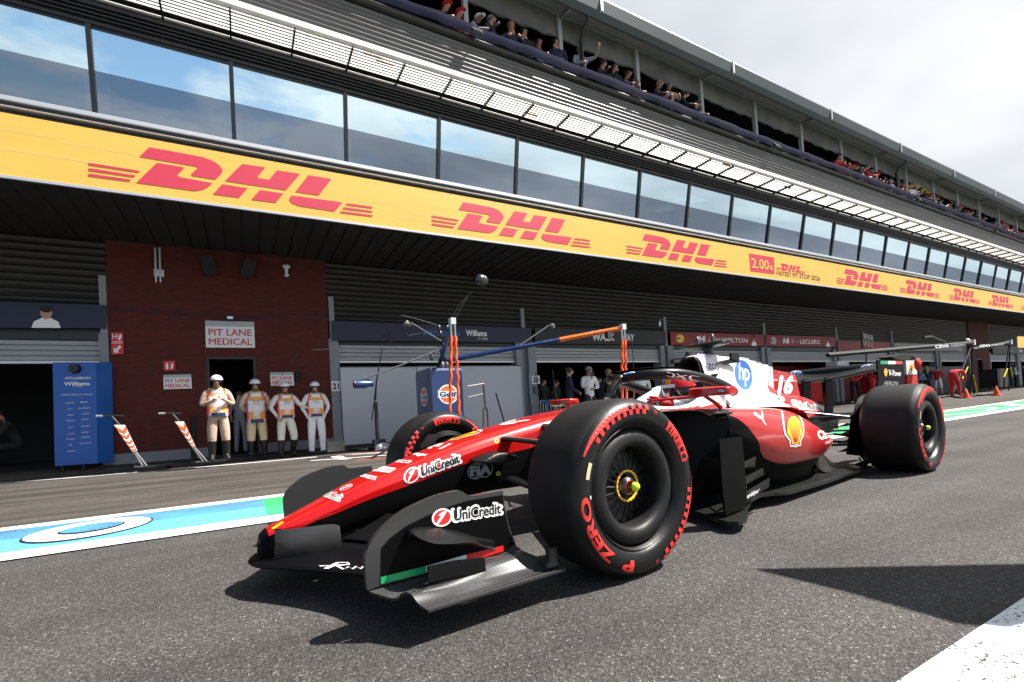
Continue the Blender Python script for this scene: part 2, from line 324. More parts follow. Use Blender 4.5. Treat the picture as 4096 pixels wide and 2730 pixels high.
xs = [-400, -120, -40, -20, -12]+[-10+i*.8 for i in range(96)]+[70, 90, 130, 250, 600]
ys = [-300, -80, -20, -6, -3, -1.5, -.5, 0, .6, 1.2, 2, 3, 3.7, 4.4, 5.08, 5.6, 6, 6.5, 7, 7.5, 8, 8.5, 9, 9.5, 10, 10.5, 11, 11.6, 11.95, 12.1, 12.3, 14, 20, 40, 120, 500]
def sheet(name, xs, ys, m, lift=0.0):
    mb = MB(); mb.grid([[(x, y, gz(x, y)+lift) for y in ys] for x in xs]); mb.f = [f[::-1] for f in mb.f]
    return tag(mb.build(name, m, smooth=60), kind='structure')
sheet('ground', xs, ys, 'asphalt')
xr = [-12]+[-10+i*.8 for i in range(96)]
sheet('pit_lane_road', xr, [5.0, 5.6, 6, 6.5, 7, 7.5, 8, 8.5, 9, 9.5, 10, 10.5, 11, 11.6, 11.95, 12.1, 12.3], 'asphalt_lane', .004)
def strip(mb, xa, xb, ya, yb, mi, lift):
    n = max(1, int((xb-xa)/.8)); k = max(1, int((yb-ya)/.5)+1)
    X = [xa+(xb-xa)*i/n for i in range(n+1)]; Y = [ya+(yb-ya)*j/k for j in range(k+1)]
    o = len(mb.f); mb.grid([[(x, y, gz(x, y)+lift) for y in Y] for x in X], False, mi)
    mb.f[o:] = [f[::-1] for f in mb.f[o:]]
pm = ['paint_white', 'paint_blue', 'paint_green', 'paint_black', 'paint_blue_worn', 'paint_green_worn', 'paint_orange', 'paint_red', 'paint_white_worn']
mb = MB(); strip(mb, -12, 60, 4.90, 5.07, 0, .009); strip(mb, -12, 60, 3.68, 3.93, 0, .009)
gx = ground_at(1060, 2030).x
strip(mb, -12, gx, 3.93, 4.42, 1, .009); strip(mb, -12, gx, 4.42, 4.90, 4, .009)
strip(mb, gx, 60, 3.93, 4.42, 2, .009); strip(mb, gx, 60, 4.42, 4.90, 5, .009)
tag(mb.build('lane_divider_marking', pm), kind='structure')
# painted lettering on the divider (a large O and the end of the letter before it)
mb = MB(); g0, g1 = ground_at(92, 2160), ground_at(607, 2090); cxo, rx = (g0.x+g1.x)/2, (g1.x-g0.x)/2
def flat(layers, fn, mb, ix):
    for V, F, m, lv in layers: mb.add([fn(p[0], p[1], lv) for p in V], F, ix.index(m))
fo = lambda u, v, lv: Vector((cxo+rx*u, 4.42+.37*v, gz(cxo+rx*u, 4.4)+.013+.003*lv))
flat([OV(0, 0, 1.02, 1.05, 'paint_black', 0, 40), OV(0, 0, .985, .97, 'paint_white', 1, 40), OV(0.02, 0, .52, .52, 'paint_black', 2, 40), OV(0.02, 0, .49, .44, 'paint_blue_worn', 3, 40)], fo, mb, pm)
flat([OV(-2.5, -.1, 1.02, 1.05, 'paint_black', 0, 40), OV(-2.5, -.1, .985, .97, 'paint_white', 1, 40), OV(-2.5, -.1, .6, .5, 'paint_black', 2, 40), OV(-2.5, -.1, .57, .42, 'paint_blue_worn', 3, 40)], fo, mb, pm)
ft = lambda u, v, lv: Vector((u, v, gz(u, 4.4)+.013))
for k, s in enumerate(('ROLEX', 'SPA', 'PIT', 'LANE')):
    flat([T(s, 11+k*7.5, 4.08, 17+k*7.5, 4.8, 'paint_white', 0, bold=.03)] if False else [RING(14+k*7.5, 4.42, 1.5, .33, .28, 'paint_white_worn'), LINE([(11+k*7.5, 4.1), (12.2+k*7.5, 4.7)], .25, 'paint_white_worn'), LINE([(16.2+k*7.5, 4.1), (17.5+k*7.5, 4.75)], .25, 'paint_white_worn')], ft, mb, pm)
for f in range(len(mb.f)): pass
tag(mb.build('divider_lettering_marking', pm), kind='structure')
def pline(pts, wd, m, name, lift=.010):
    P = [ground_at(*p) for p in pts]; mb = MB(); V = []
    for i, p in enumerate(P):
        d = (P[min(i+1, len(P)-1)]-P[max(i-1, 0)]); d.z = 0; d.normalize(); q = Vector((-d.y, d.x, 0))*wd/2
        for s in (-1, 1): V.append((p.x+q.x*s, p.y+q.y*s, gz(p.x+q.x*s, p.y+q.y*s)+lift))
    mb.add(V, [(2*i, 2*i+2, 2*i+3, 2*i+1) for i in range(len(P)-1)])
    return tag(mb.build(name, m), kind='structure')
pline([(-160, 1950), (0, 1936), (340, 1909), (670, 1882), (970, 1857), (1259, 1831), (1400, 1821), (1560, 1811), (1900, 1789)], .14, 'paint_white', 'garage_line_marking')
pline([(1243, 1846), (1370, 1838), (1560, 1823)], .10, 'paint_white', 'garage_box_marking', .014)
pline([(1342, 1828), (1372, 1839), (1398, 1838)], .20, 'paint_white', 'garage_box_corner_marking', .012)
pline([(1350, 1827), (1420, 1818), (1570, 1808)], .07, 'paint_orange', 'orange_line_marking', .018); pline([(1430, 1844), (1555, 1834)], .08, 'paint_orange', 'orange_box_marking')
pline([(-100, 1905), (120, 1888), (460, 1861)], .10, 'paint_red', 'red_edge_marking'); pline([(900, 1836), (1030, 1824), (1185, 1809)], .16, 'paint_red', 'red_apron_marking')
pline([(2000, 1700), (3000, 1650), (3380, 1610), (3560, 1600)], .14, 'paint_white', 'far_garage_line_marking')
mb = MB(); strip(mb, -6, 60, .12, .555, 0, .006); tag(mb.build('pit_wall_line_marking', 'paint_line'), kind='structure')

# ------------------------------------------------------------------ the pit building
YF, YW = 9.776, 12.376                 # fascia plane, garage wall plane
X0, X1 = -13.0, 62.0
def sh(x, z): return z-.0026*(x-8)*(z-4.7) if z > 4.7 else z
def sw(mb, prof, xa=X0, xb=X1, mi=0):
    mb.grid([[(x, y, sh(x, z)) for y, z in prof] for x in (xa, xb)], False, mi); return mb
def bx(mb, xa, xb, ya, yb, za, zb, mi=0):
    P = [(x, y, sh(x, z)) for x in (xa, xb) for y in (ya, yb) for z in (za, zb)]
    return mb.add(P, [(0, 1, 3, 2), (4, 6, 7, 5), (0, 4, 5, 1), (2, 3, 7, 6), (0, 2, 6, 4), (1, 5, 7, 3)], mi)
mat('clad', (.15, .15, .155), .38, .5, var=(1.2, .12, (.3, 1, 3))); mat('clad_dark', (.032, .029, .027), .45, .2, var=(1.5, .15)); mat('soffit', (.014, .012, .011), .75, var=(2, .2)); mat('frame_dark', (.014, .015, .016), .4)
mat('alu', (.62, .62, .63), .4, .6); mat('slat_white', (.80, .79, .76), .5, var=(1.1, .06)); mat('gutter', (.075, .09, .098), .45, .3, var=(.8, .1)); mat('roof_panel', (.16, .165, .165), .6, var=(.7, .1)); mat('drape', (.15, .145, .13), .85, var=(1.5, .25), bump=(5, .5))
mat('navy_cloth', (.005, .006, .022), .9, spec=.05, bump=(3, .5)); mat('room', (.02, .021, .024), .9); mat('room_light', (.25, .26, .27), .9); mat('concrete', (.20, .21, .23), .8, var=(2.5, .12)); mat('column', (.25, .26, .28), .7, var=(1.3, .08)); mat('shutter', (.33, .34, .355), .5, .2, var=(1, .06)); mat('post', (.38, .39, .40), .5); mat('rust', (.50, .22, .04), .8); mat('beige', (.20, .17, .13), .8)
m = mat('brick', (.10, .014, .008), .8); t = m.node_tree; b_ = t.nodes.new('ShaderNodeTexBrick'); c_ = t.nodes.new('ShaderNodeTexCoord'); mp_ = t.nodes.new('ShaderNodeMapping'); mp_.inputs['Rotation'].default_value = (R(90), 0, 0)
t.links.new(c_.outputs['Object'], mp_.inputs[0]); t.links.new(mp_.outputs[0], b_.inputs['Vector']); b_.inputs['Scale'].default_value = 4.6; b_.inputs['Mortar Size'].default_value = .012
b_.inputs['Color1'].default_value = (.10, .0105, .003, 1); b_.inputs['Color2'].default_value = (.066, .0068, .0022, 1); b_.inputs['Mortar'].default_value = (.042, .006, .003, 1)
t.links.new(b_.outputs[0], t.nodes['Principled BSDF'].inputs['Base Color'])
def glassmat(name, refl, body, tint):
    m = mat(name, body, .5); t = m.node_tree; n = t.nodes.new; l = t.links.new; t.nodes.remove(t.nodes['Principled BSDF'])
    g = n('ShaderNodeBsdfGlossy'); g.inputs['Roughness'].default_value = .012; g.inputs['Color'].default_value = (*tint, 1)
    tr = n('ShaderNodeBsdfTransparent'); tr.inputs[0].default_value = (*body, 1); mxs = n('ShaderNodeMixShader'); mxs.inputs[0].default_value = refl
    l(tr.outputs[0], mxs.inputs[1]); l(g.outputs[0], mxs.inputs[2]); l(mxs.outputs[0], t.nodes['Material Output'].inputs[0])
glassmat('glass_upper', .95, (.4, .5, .55), (.80, .96, 1.0)); glassmat('glass_lower', .36, (.45, .52, .60), (.72, .84, .98))

BLD = thing('pit_building', 'long pit building with corrugated cladding, window band and roofed terrace above garages', 'building', (0, YF, 0))
def part(name, mb, mats, parent=None, smooth=None): return mb.build(name, mats, parent or BLD, smooth=smooth)
# soffit of ribbed planks
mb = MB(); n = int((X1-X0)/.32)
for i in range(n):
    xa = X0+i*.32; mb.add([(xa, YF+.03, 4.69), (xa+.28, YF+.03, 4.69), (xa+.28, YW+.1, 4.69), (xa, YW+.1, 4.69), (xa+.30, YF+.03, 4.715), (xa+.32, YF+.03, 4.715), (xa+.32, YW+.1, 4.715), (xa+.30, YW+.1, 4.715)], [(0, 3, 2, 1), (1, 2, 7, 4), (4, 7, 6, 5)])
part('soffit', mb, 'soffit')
mb = MB(); sw(mb, [(YF+.03, 4.66), (YF-.012, 4.66), (YF-.012, 4.705), (YF+.03, 4.705)]); part('fascia_trim', mb, 'alu')
mb = MB(); sw(mb, [(YF+.03, 4.70), (YF+.03, 5.66), (YF+.2, 5.70)]); part('fascia_backing', mb, 'frame_dark')
# recess and ledges under the windows
mb = MB(); sw(mb, [(YF+.03, 5.64), (YF+.01, 5.68), (YF+.10, 5.70), (YF+.10, 5.74)], mi=1); sw(mb, [(YF+.13, 5.79), (YF+.14, 5.90), (YF+.20, 5.905)], mi=1)
sw(mb, [(YF+.10, 5.735), (YF+.02, 5.74), (YF-.005, 5.757), (YF+.02, 5.775), (YF+.14, 5.79)], mi=0); sw(mb, [(YF+.20, 5.90), (YF+.10, 5.905), (YF+.10, 5.965), (YF+.13, 5.985), (YF+.25, 5.99)], mi=0)
part('window_ledge', mb, ['alu', 'frame_dark'], smooth=30)
# windows
YG = 9.95; WZ0, WZM, WZ1 = 5.99, 6.63, 7.27
def yg(z): return YG-.19*(z-WZ0)
win = []
for k in range(-6, 31):
    xa = .04+2.015*k; mb = MB()
    P = [(x, yg(z)+d, sh(x, z)) for x in (xa-.035, xa+.035) for d in (-.05, .05) for z in (WZ0, WZ1)]
    mb.add(P, [(0, 1, 3, 2), (4, 6, 7, 5), (0, 4, 5, 1), (2, 3, 7, 6), (0, 2, 6, 4), (1, 5, 7, 3)]); bx(mb, xa+.035, xa+1.98, yg(WZ1)-.02, yg(WZ1)+.03, WZ1-.03, WZ1+.02)
    wf = part('window', mb, 'frame_dark'); mb = MB()
    t0, t1, t2 = rnd.uniform(-.012, .012), rnd.uniform(-.012, .012), rnd.uniform(-.010, .010)
    mb.add([(x, yg(z)+(t0 if x < xa+1 else t1)*.6+t2*(z-WZM)/.65, sh(x, z)) for z in (WZ0, WZM, WZ1) for x in (xa+.035, xa+1.98)], [(0, 1, 3, 2), (2, 3, 5, 4)], [0, 1])
    mb.build('pane', ['glass_lower', 'glass_upper'], wf)
mb = MB(); sw(mb, [(YG+.15, WZ0-.1), (YG+3.2, WZ0-.1), (YG+3.2, WZ1+.2), (YG+.05, WZ1+.2)])
for k in range(-6, 31):
    xa = .04+2.015*k; bx(mb, xa-.16, xa+.16, YG+.12, YG+.3, WZ0, WZM-.02, 1)
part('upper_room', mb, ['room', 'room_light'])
# ribbed underside above the windows
mb = MB(); P = [(9.80, WZ1+.01), (9.66, WZ1+.015), (9.66, WZ1+.06)]
for i in range(4): y = 9.67+i*.01; z = WZ1+.07+i*.075; P += [(y+.04, z+.01), (y+.04, z+.045), (y-.01, z+.05), (y-.01, z+.07)]
P += [(9.69, 7.66), (9.95, 7.83), (9.93, 7.87), (10.15, 7.98), (10.13, 8.02), (10.22, 8.05)]
sw(mb, P); part('window_head', mb, 'clad_dark')
# sun shade of white slats
mb = MB(); sw(mb, [(10.218, 8.048), (10.165, 8.053), (10.149, 8.079), (10.176, 8.106)]); 
for i in range(8):
    y = 9.434+i*.0805; a = Vector((0, .64, .77))*.125; nn = Vector((0, .77, -.64))*.008
    sw(mb, [(y, 8.08), (y+a.y, 8.08+a.z), (y+a.y+nn.y, 8.08+a.z+nn.z), (y+nn.y, 8.08+nn.z), (y, 8.08)])
sw(mb, [(9.439, 8.101), (9.394, 8.122), (9.400, 8.175), (9.466, 8.276), (9.508, 8.276)])
part('sunshade_slats', mb, 'slat_white')
for k in range(-11, 57): x = .064+1.063*k; mb = MB(); bx(mb, x-.016, x+.016, 9.41, 10.18, 8.016, 8.074); part('sunshade_bracket', mb, 'frame_dark')
for x, y in ((2.3, 9.0), (2.55, 9.08), (6.1, 9.3), (12.7, 8.95), (16.0, 9.1), (24, 9.0), (31, 9.1)): mb = MB(); bx(mb, x*1.06, x*1.06+.37, y*1.06-.002, y*1.06+.012, 8.073, 8.12); part('rust_stain', mb, 'rust')
# corrugated parapet, ledge
def corr(z0, z1, n, amp, y, k=5):
    P = []
    for i in range(n*k+1): t = i/k; P.append((y+amp*math.cos(2*math.pi*t), z0+(z1-z0)*i/(n*k)))
    return P
mb = MB(); sw(mb, [(10.23, 8.80)]+corr(8.814, 9.585, 7, .0255, 10.128)); part('parapet_cladding', mb, 'clad', smooth=60)
mb = MB(); sw(mb, [(10.187, 9.585), (10.027, 9.591), (10.003, 9.664), (10.027, 9.732), (10.152, 9.738)]); part('parapet_ledge', mb, 'clad_dark')
NV = tag(MB().build('railing_banner', 'navy_cloth'), 'dark navy fabric banner tied along the terrace railing', 'banner')
mb = MB(); rows = []
for i in range(0, 300):
    x = X0+i*.25; q = .012*math.sin(x*2.6)+.01*math.sin(x*7.1); s_ = .02*math.cos(x*2.56)
    rows.append([(x, 9.981+q, sh(x, 9.715)), (x, 9.969+q*1.5, sh(x, 9.835)), (x, 9.993+q, sh(x, 9.987+s_)), (x, 10.015+q, sh(x, 10.004+s_)), (x, 10.05, sh(x, 10.01+s_))])
mb.grid(rows, False, lambda i, j: 1 if j > 1 else 0)
NV.data = mb.build('railing_banner', ['navy_cloth', 'beige'], smooth=50).data; o_ = [o for o in bpy.data.objects if o.name.startswith('railing_banner.')][0]; bpy.data.objects.remove(o_)
# terrace posts, drapes, roof
for k in range(-6, 25):
    x = 2.382+2.92*k; mb = MB(); bx(mb, x-.06, x+.06, 10.494, 10.616, 8.6, 11.82); part('terrace_post', mb, 'post')
for k in range(-6, 24):
    x = 2.382+2.92*k; mb = MB(); rows = []
    for i in range(13):
        xx = x+.07+(2.77)*i/12; s_ = -.05*math.sin(math.pi*i/12)+.012*math.sin(i*2.3+k)
        rows.append([(xx, 10.56+.03*math.sin(i*1.9+j+k), sh(xx, z+(s_ if j < 3 else 0))) for j, z in enumerate((11.07, 11.116, 11.31, 11.536, 11.774))])
    mb.grid(rows, False, lambda i, j: 1 if j == 0 else 0); part('roll_up_blind', mb, ['drape', 'clad_dark'], smooth=60)
mb = MB(); sw(mb, [(10.070, 11.638), (10.886, 11.785), (10.907, 11.874)]); 
part('roof_soffit', mb, 'roof_panel')
mb = MB()
for k in range(-3, 13): x = 2.382+5.84*k; P = [(x, 10.049, 11.524), (x, 10.833, 11.660), (x, 10.833, 11.785), (x, 10.049, 11.649)]; mb.prism([(a, b, sh(a, c)) for a, b, c in P], (.09, 0, 0))
sw(mb, [(10.377, 11.706), (10.377, 11.649), (10.457, 11.660), (10.457, 11.717)]); part('roof_beams', mb, 'roof_panel')
mb = MB(); sw(mb, [(10.072, 11.660), (10.060, 11.558), (9.981, 11.541), (9.868, 11.683), (9.817, 12.000), (9.834, 12.058), (9.925, 12.068), (11.554, 12.362), (19.610, 13.316), (19.610, 7.804)]); part('roof', mb, 'gutter', smooth=25)
mb = MB()
for x in (3.29, 9.19, 14.84, 20.8, 26.5, 32.1, 37.4, 43.1): mb = MB(); bx(mb, x-.04, x+.04, 9.805, 9.935, 11.662, 12.08); part('gutter_clip', mb, 'alu')
for x in (8.9, 27.45):
    mb = MB(); mb.tube([(x-.05, 10.027, sh(x, 11.592)), (x-.05, 10.049, sh(x, 11.457)), (x-.02, 10.321, sh(x, 11.365)), (x, 10.435, sh(x, 11.196)), (x, 10.435, sh(x, 10.685)), (x, 10.435, sh(x, 9.553))], .055, 10); part('downpipe', mb, 'frame_dark', smooth=50)
mb = MB(); sw(mb, [(10.176, 9.659), (10.197, 8.440), (14.840, 8.440), (14.840, 12.150), (10.812, 11.938)]); part('terrace_room', mb, 'room')
# end walls and back
mb = MB()
for x in (X0, X1): mb.add([(x, y, sh(x, z)) for y, z in ((YW, 0), (18.5, 0), (18.5, 13.3), (9.9, 12.0), (10.2, 8.4), (YF+.1, 7.4), (YF+.1, 4.69), (YW, 4.69))], [tuple(range(8))])
mb.add([(X0, 18.5, 0), (X1, 18.5, 0), (X1, 18.5, 13.2), (X0, 18.5, 13.3)], [(0, 1, 2, 3)]); part('end_wall', mb, 'clad_dark')

# ------------------------------------------------------------------ garage fronts
def header(xa, xb, za, n):
    mb = MB(); sw(mb, corr(za, 4.69, n, .03, YW+.01), xa, xb); part('garage_header', mb, 'clad_dark', smooth=60)
def shutter(xa, xb, za, zb):
    mb = MB(); P = []; n = max(1, int(round((zb-za)/.1)))
    for i in range(n): z = za+(zb-za)*i/n; h = (zb-za)/n; P += [(YW+.10, z), (YW+.075, z+h*.15), (YW+.075, z+h*.85), (YW+.10, z+h)]
    sw(mb, P, xa, xb); bx(mb, xa, xb, YW+.05, YW+.11, za-.05, za, 1); bx(mb, xa, xb, YW+.04, YW+.30, zb, zb+.16, 2); part('roller_shutter', mb, ['shutter', 'alu', 'frame_dark'])
def column(xa, xb, za=0.0, zb=2.75):
    mb = MB(); bx(mb, xa, xb, YW-.04, YW+.35, za, zb); part('garage_column', mb, 'column')
for xa, xb, n in ((X0, -2.39, 10), (1.90, 7.62, 11), (7.62, 13.62, 11), (13.62, 19.5, 11), (19.5, 25.05, 11), (25.05, 30.5, 11), (30.5, 36, 11), (36, 40.5, 11), (43.6, 49, 11), (49, 54.5, 11), (54.5, X1, 11)):
    header(xa, xb, 3.2, n)
for xa, xb in ((X0, -2.55), (2.15, 7.25), (7.95, 13.3), (13.95, 19.2), (19.85, 24.75), (25.4, 30.2), (30.8, 35.7), (36.3, 40.3), (43.8, 48.7), (49.3, 54.2), (54.8, X1)):
    shutter(xa, xb, 2.2, 2.62); mb = MB(); bx(mb, xa-.2, xb+.3, YW+.04, YW+.16, 2.78, 3.2); part('door_lintel', mb, 'frame_dark')
for xa, xb in ((-2.55, -2.39), (1.90, 2.13), (7.25, 7.46), (7.68, 7.95), (13.3, 13.5), (13.66, 13.95), (19.2, 19.4), (19.56, 19.85), (24.75, 24.95), (25.15, 25.4), (30.2, 30.4), (30.6, 30.8), (35.7, 35.9), (36.1, 36.3), (40.3, 40.5), (43.6, 43.8), (48.7, 49.3), (54.2, 54.8)): column(xa, xb)
mb = MB()
for xa, xb in ((7.46, 7.68), (13.5, 13.66), (19.4, 19.56), (24.95, 25.15), (30.4, 30.6), (35.9, 36.1)): bx(mb, xa, xb, YW+.1, YW+.3, 0, 2.78)
part('column_recess', mb, 'concrete')
for x in (-2.45, 2.0, 7.55, 13.6, 19.47, 25.07, 30.5): mb = MB(); bx(mb, x-.06, x+.06, YW-.05, YW+.08, 2.72, 3.8 if x > 0 else 3.95); part('bracket_post', mb, 'column')
# interiors behind the open doors
for xa, xb in ((X0, -2.4), (2.0, 7.6), (7.6, 13.6), (13.6, 25.05), (25.05, 40.4), (43.7, X1)):
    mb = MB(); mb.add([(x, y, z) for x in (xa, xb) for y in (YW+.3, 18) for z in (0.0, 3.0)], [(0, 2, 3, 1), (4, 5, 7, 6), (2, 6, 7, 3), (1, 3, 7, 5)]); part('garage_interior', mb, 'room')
# brick piers
def pier(xa, xb, da, db, dh):
    mb = MB(); bx(mb, xa, da, YW-.05, YW+.3, .28, 4.70); bx(mb, db, xb, YW-.05, YW+.3, .28, 4.70); bx(mb, da, db, YW-.05, YW+.3, dh, 4.70); p_ = part('brick_pier', mb, 'brick')
    [bx(MB(), a, b, YW-.07, YW+.3, 0, .28).build('plinth', 'concrete', p_) for a, b in ((xa-.01, da), (db, xb+.01))]
    mb = MB(); bx(mb, da, da+.05, YW-.04, YW+.2, .05, dh); bx(mb, db-.05, db, YW-.04, YW+.2, .05, dh); bx(mb, da+.05, db-.05, YW-.04, YW+.2, dh-.05, dh); mb.build('door_frame', 'frame_dark', p_)
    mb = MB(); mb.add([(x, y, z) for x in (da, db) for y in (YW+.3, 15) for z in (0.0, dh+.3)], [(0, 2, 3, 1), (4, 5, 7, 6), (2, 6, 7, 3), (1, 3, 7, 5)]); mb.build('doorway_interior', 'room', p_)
pier(-2.38, 1.90, -.70, .27, 2.28); pier(40.5, 43.6, 41.5, 42.4, 2.3)
# yellow advertising banner on the fascia
mat('dhl_yellow', (.86, .45, .085), .45, var=(.9, .03, (1, 1, 2)), bump=(2.0, .10, (.25, 1, 6))); mat('dhl_red', (.58, .035, .075), .5); mat('dhl_crease', (.85, .62, .25), .4)
mb = MB(); sw(mb, [(YF-.002, 4.705), (YF-.004, 5.0), (YF-.004, 5.3), (YF-.002, 5.64), (YF+.03, 5.66)]); BAN = tag(mb.build('advertising_banner', 'dhl_yellow'), 'long yellow banner with red DHL lettering along the fascia above the garages', 'banner')
_D = [[(877, 992), (937, 934), (1270, 995), (1335, 1018), (1378, 1046), (1397, 1078), (1392, 1095), (1352, 1133), (1210, 1110), (1200, 1100), (1242, 1062), (1238, 1054), (1225, 1051)],
 [(857, 1150), (985, 1030), (1148, 1056), (1155, 1065), (1118, 1098), (1115, 1110), (1130, 1118), (1333, 1155), (1305, 1180), (1265, 1196), (1222, 1201)],
 [(1413, 1142), (1520, 1038), (1665, 1060), (1615, 1118), (1625, 1126), (1690, 1136), (1738, 1078), (1883, 1100), (1795, 1200)], [(1338, 1222), (1395, 1162), (1553, 1187), (1502, 1243)], [(1578, 1256), (1632, 1198), (1778, 1220), (1732, 1275)],
 [(1853, 1210), (1935, 1108), (2080, 1132), (2000, 1232)], [(1813, 1255), (1830, 1232), (2148, 1275), (2100, 1330), (1880, 1296), (1835, 1280)],
 [(556, 1027), (880, 1079), (872, 1090), (556, 1041)], [(556, 1060), (852, 1106), (843, 1117), (556, 1075)], [(556, 1093), (824, 1132), (815, 1143), (556, 1108)],
 [(2178, 1280), (2336, 1302), (2336, 1313), (2168, 1291)], [(2158, 1304), (2336, 1328), (2336, 1338), (2148, 1315)], [(2142, 1328), (2337, 1353), (2337, 1363), (2132, 1338)]]
_P = [[at(x/1.5687, y/1.5687, Y=YF) for x, y in p] for p in _D]; xa_ = min(q.x for p in _P for q in p); xb_ = max(q.x for p in _P for q in p)
LOGO = [[((q.x-xa_)/(xb_-xa_), q.z) for q in p] for p in _P]
for xa, xb in ((-2.06, 2.50), (3.79, 8.20), (9.47, 13.70), (20.16, 24.13), (25.21, 29.05), (30.15, 33.79), (34.97, 38.6), (39.8, 43.4), (44.6, 48.2)):
    mb = MB(); w_ = (xb-xa)/4.56
    for p in LOGO: mb.poly([(xa+(xb-xa)*u, YF-.010, sh(xa, 5.17+(z-5.17))) for u, z in p][::-1])
    mb.build('logo_lettering', 'dhl_red', BAN)
pxq = lambda u, v: (2800+u/1.8156, 800+v/1.8156)
mb = MB()
for p in LOGO: mb.poly([(16.35+1.75*u, YF-.010, 5.16+(z-5.17)*.38) for u, z in p][::-1])
mb.build('logo_lettering', 'dhl_red', BAN)
art('fastest_pit_stop_lettering', [RECT(0, 0, 1, 1, 'dhl_red', 0), T('2.00', .07, .22, .77, .78, 'dhl_yellow', 2, bold=.02), T('s', .80, .22, .93, .50, 'dhl_yellow', 2, bold=.02)], planar([pxq(367, 520), pxq(541, 541), pxq(538, 419), pxq(355, 389)], YF-.004, 1), BAN, step=.003)
art('fastest_pit_stop_lettering', [T('FASTEST PIT STOP 2026', 0, 0, 1, 1, 'decal_black', 0, bold=.012)], planar([pxq(557, 546), pxq(872, 590), pxq(872, 556), pxq(557, 515)], YF-.004, 1), BAN, step=.003)
mb = MB()      # creases of the film
for x, z, l_ in ((-4.2, 5.25, 1.2), (-3.9, 5.4, 1.5), (-3.6, 5.1, 1.6), (-2.4, 5.35, 1.3), (-.9, 5.38, .9), (2.5, 5.2, .6), (2.9, 5.05, .8), (3.0, 4.93, .7), (5.2, 5.35, 1.4), (8.9, 5.2, .6), (14.2, 5.15, .8), (14.3, 5.3, .7)): mb.poly([(x, YF-.0065, z), (x+l_, YF-.0065, z-.004), (x+l_, YF-.0065, z+.004), (x, YF-.0065, z+.006)])
mb.build('crease', 'dhl_crease', BAN)

# ------------------------------------------------------------------ the racing car (local frame: x forward, y left, z up, origin on the ground under the front axle)
CAR = thing('racing_car', 'red and white single seater racing car with number 16 rolling along the pit lane', 'racing car', (1.243, 2.3247, 0.0), R(-174.73))
_ci = CAR.matrix_basis.inverted(); _c3 = _ci.to_3x3(); CO = _ci @ CAMP
def cray(px, py): return _c3 @ ray(px, py)
def cp(p, **k):
    """photo pixel -> car point on the plane x=, y= or z="""
    (a, v), = k.items(); i = 'xyz'.index(a); d = cray(*p); return CO+d*((v-CO[i])/d[i])
Z9 = lambda u, v: (980+u/2.852, 1800+v/2.852)
Z39 = lambda u, v: (1500+u/3.92, 1600+v/3.92)
ZC = lambda u, v: (2400+u/3.361, 1350+v/3.361)
ZE = lambda u, v: (2700+u/3.361, 1350+v/3.361)
ZS = lambda u, v: (2700+u/2.941, 1650+v/2.941)
Z26 = lambda u, v: (1400+u/2.6144, 1950+v/2.6144)
ZR = lambda u, v: (3050+u/3.485, 1300+v/3.485)
def cpart(name, mb, mats, parent=None, smooth=40, fix=True): return mb.build(name, mats, parent or CAR, smooth=smooth, local=True, fix=fix)
def herm(xs, ys, xq):
    n = len(xs); m = []
    for i in range(n):
        if 0 < i < n-1:
            d0 = (ys[i]-ys[i-1])/(xs[i]-xs[i-1]); d1 = (ys[i+1]-ys[i])/(xs[i+1]-xs[i]); h0, h1 = xs[i]-xs[i-1], xs[i+1]-xs[i]
            m.append((d0*h1+d1*h0)/(h0+h1))
        else: m.append((ys[1]-ys[0])/(xs[1]-xs[0]) if i == 0 else (ys[-1]-ys[-2])/(xs[-1]-xs[-2]))
    out = []
    for q in xq:
        i = max(0, min(n-2, next((k for k in range(n-1) if (xs[k+1]-q)*(xs[-1]-xs[0]) >= 0), n-2)))
        h = xs[i+1]-xs[i]; t = (q-xs[i])/h
        out.append((2*t**3-3*t*t+1)*ys[i]+(t**3-2*t*t+t)*h*m[i]+(-2*t**3+3*t*t)*ys[i+1]+(t**3-t*t)*h*m[i+1])
    return out
def cr(pts, sub):
    """smooth curve through control points, sub steps between each pair"""
    n = len(pts); P = [Vector(p) for p in pts]; out = []
    for i in range(n-1):
        p0, p1, p2, p3 = P[max(i-1, 0)], P[i], P[i+1], P[min(i+2, n-1)]
        for k in range(sub):
            t = k/sub; out.append(.5*((2*p1)+(p2-p0)*t+(2*p0-5*p1+4*p2-p3)*t*t+(3*p1-p0-3*p2+p3)*t**3))
    out.append(P[-1]); return out
def loft(stations, nx, sub, mi, mirror=True, side=1, caps=True):
    """stations: (x, [(y, z), ...]) half sections -> smooth skin"""
    xs = [s[0] for s in stations]; k = len(stations[0][1]); xq = [xs[0]+(xs[-1]-xs[0])*i/nx for i in range(nx+1)]
    xq = sorted(set([round(q, 5) for q in xq]+[round(q, 5) for q in xs]), reverse=xs[0] > xs[-1])
    C = [[herm(xs, [s[1][j][c] for s in stations], xq) for c in (0, 1)] for j in range(k)]
    rings = []
    for i, x in enumerate(xq):
        half = cr([(x, C[j][0][i], C[j][1][i]) for j in range(k)], sub)
        half = [Vector((p.x, side*p.y, p.z)) for p in half]
        if mirror: rings.append(half+[Vector((p.x, -p.y, p.z)) for p in half[::-1]][1:-1] if abs(half[0].y) < 1e-6 and abs(half[-1].y) < 1e-6 else half+[Vector((p.x, -p.y, p.z)) for p in half[::-1]])
        else: rings.append(half)
    mb = MB(); n = len(rings[0])
    def face_m(i, j):
        jj = j if j < n/2 or not mirror else n-1-j
        a = (rings[i][j]+rings[i+1][(j+1) % n])/2
        return mi(a, jj/sub)
    mb.grid(rings, True, face_m, caps); return mb

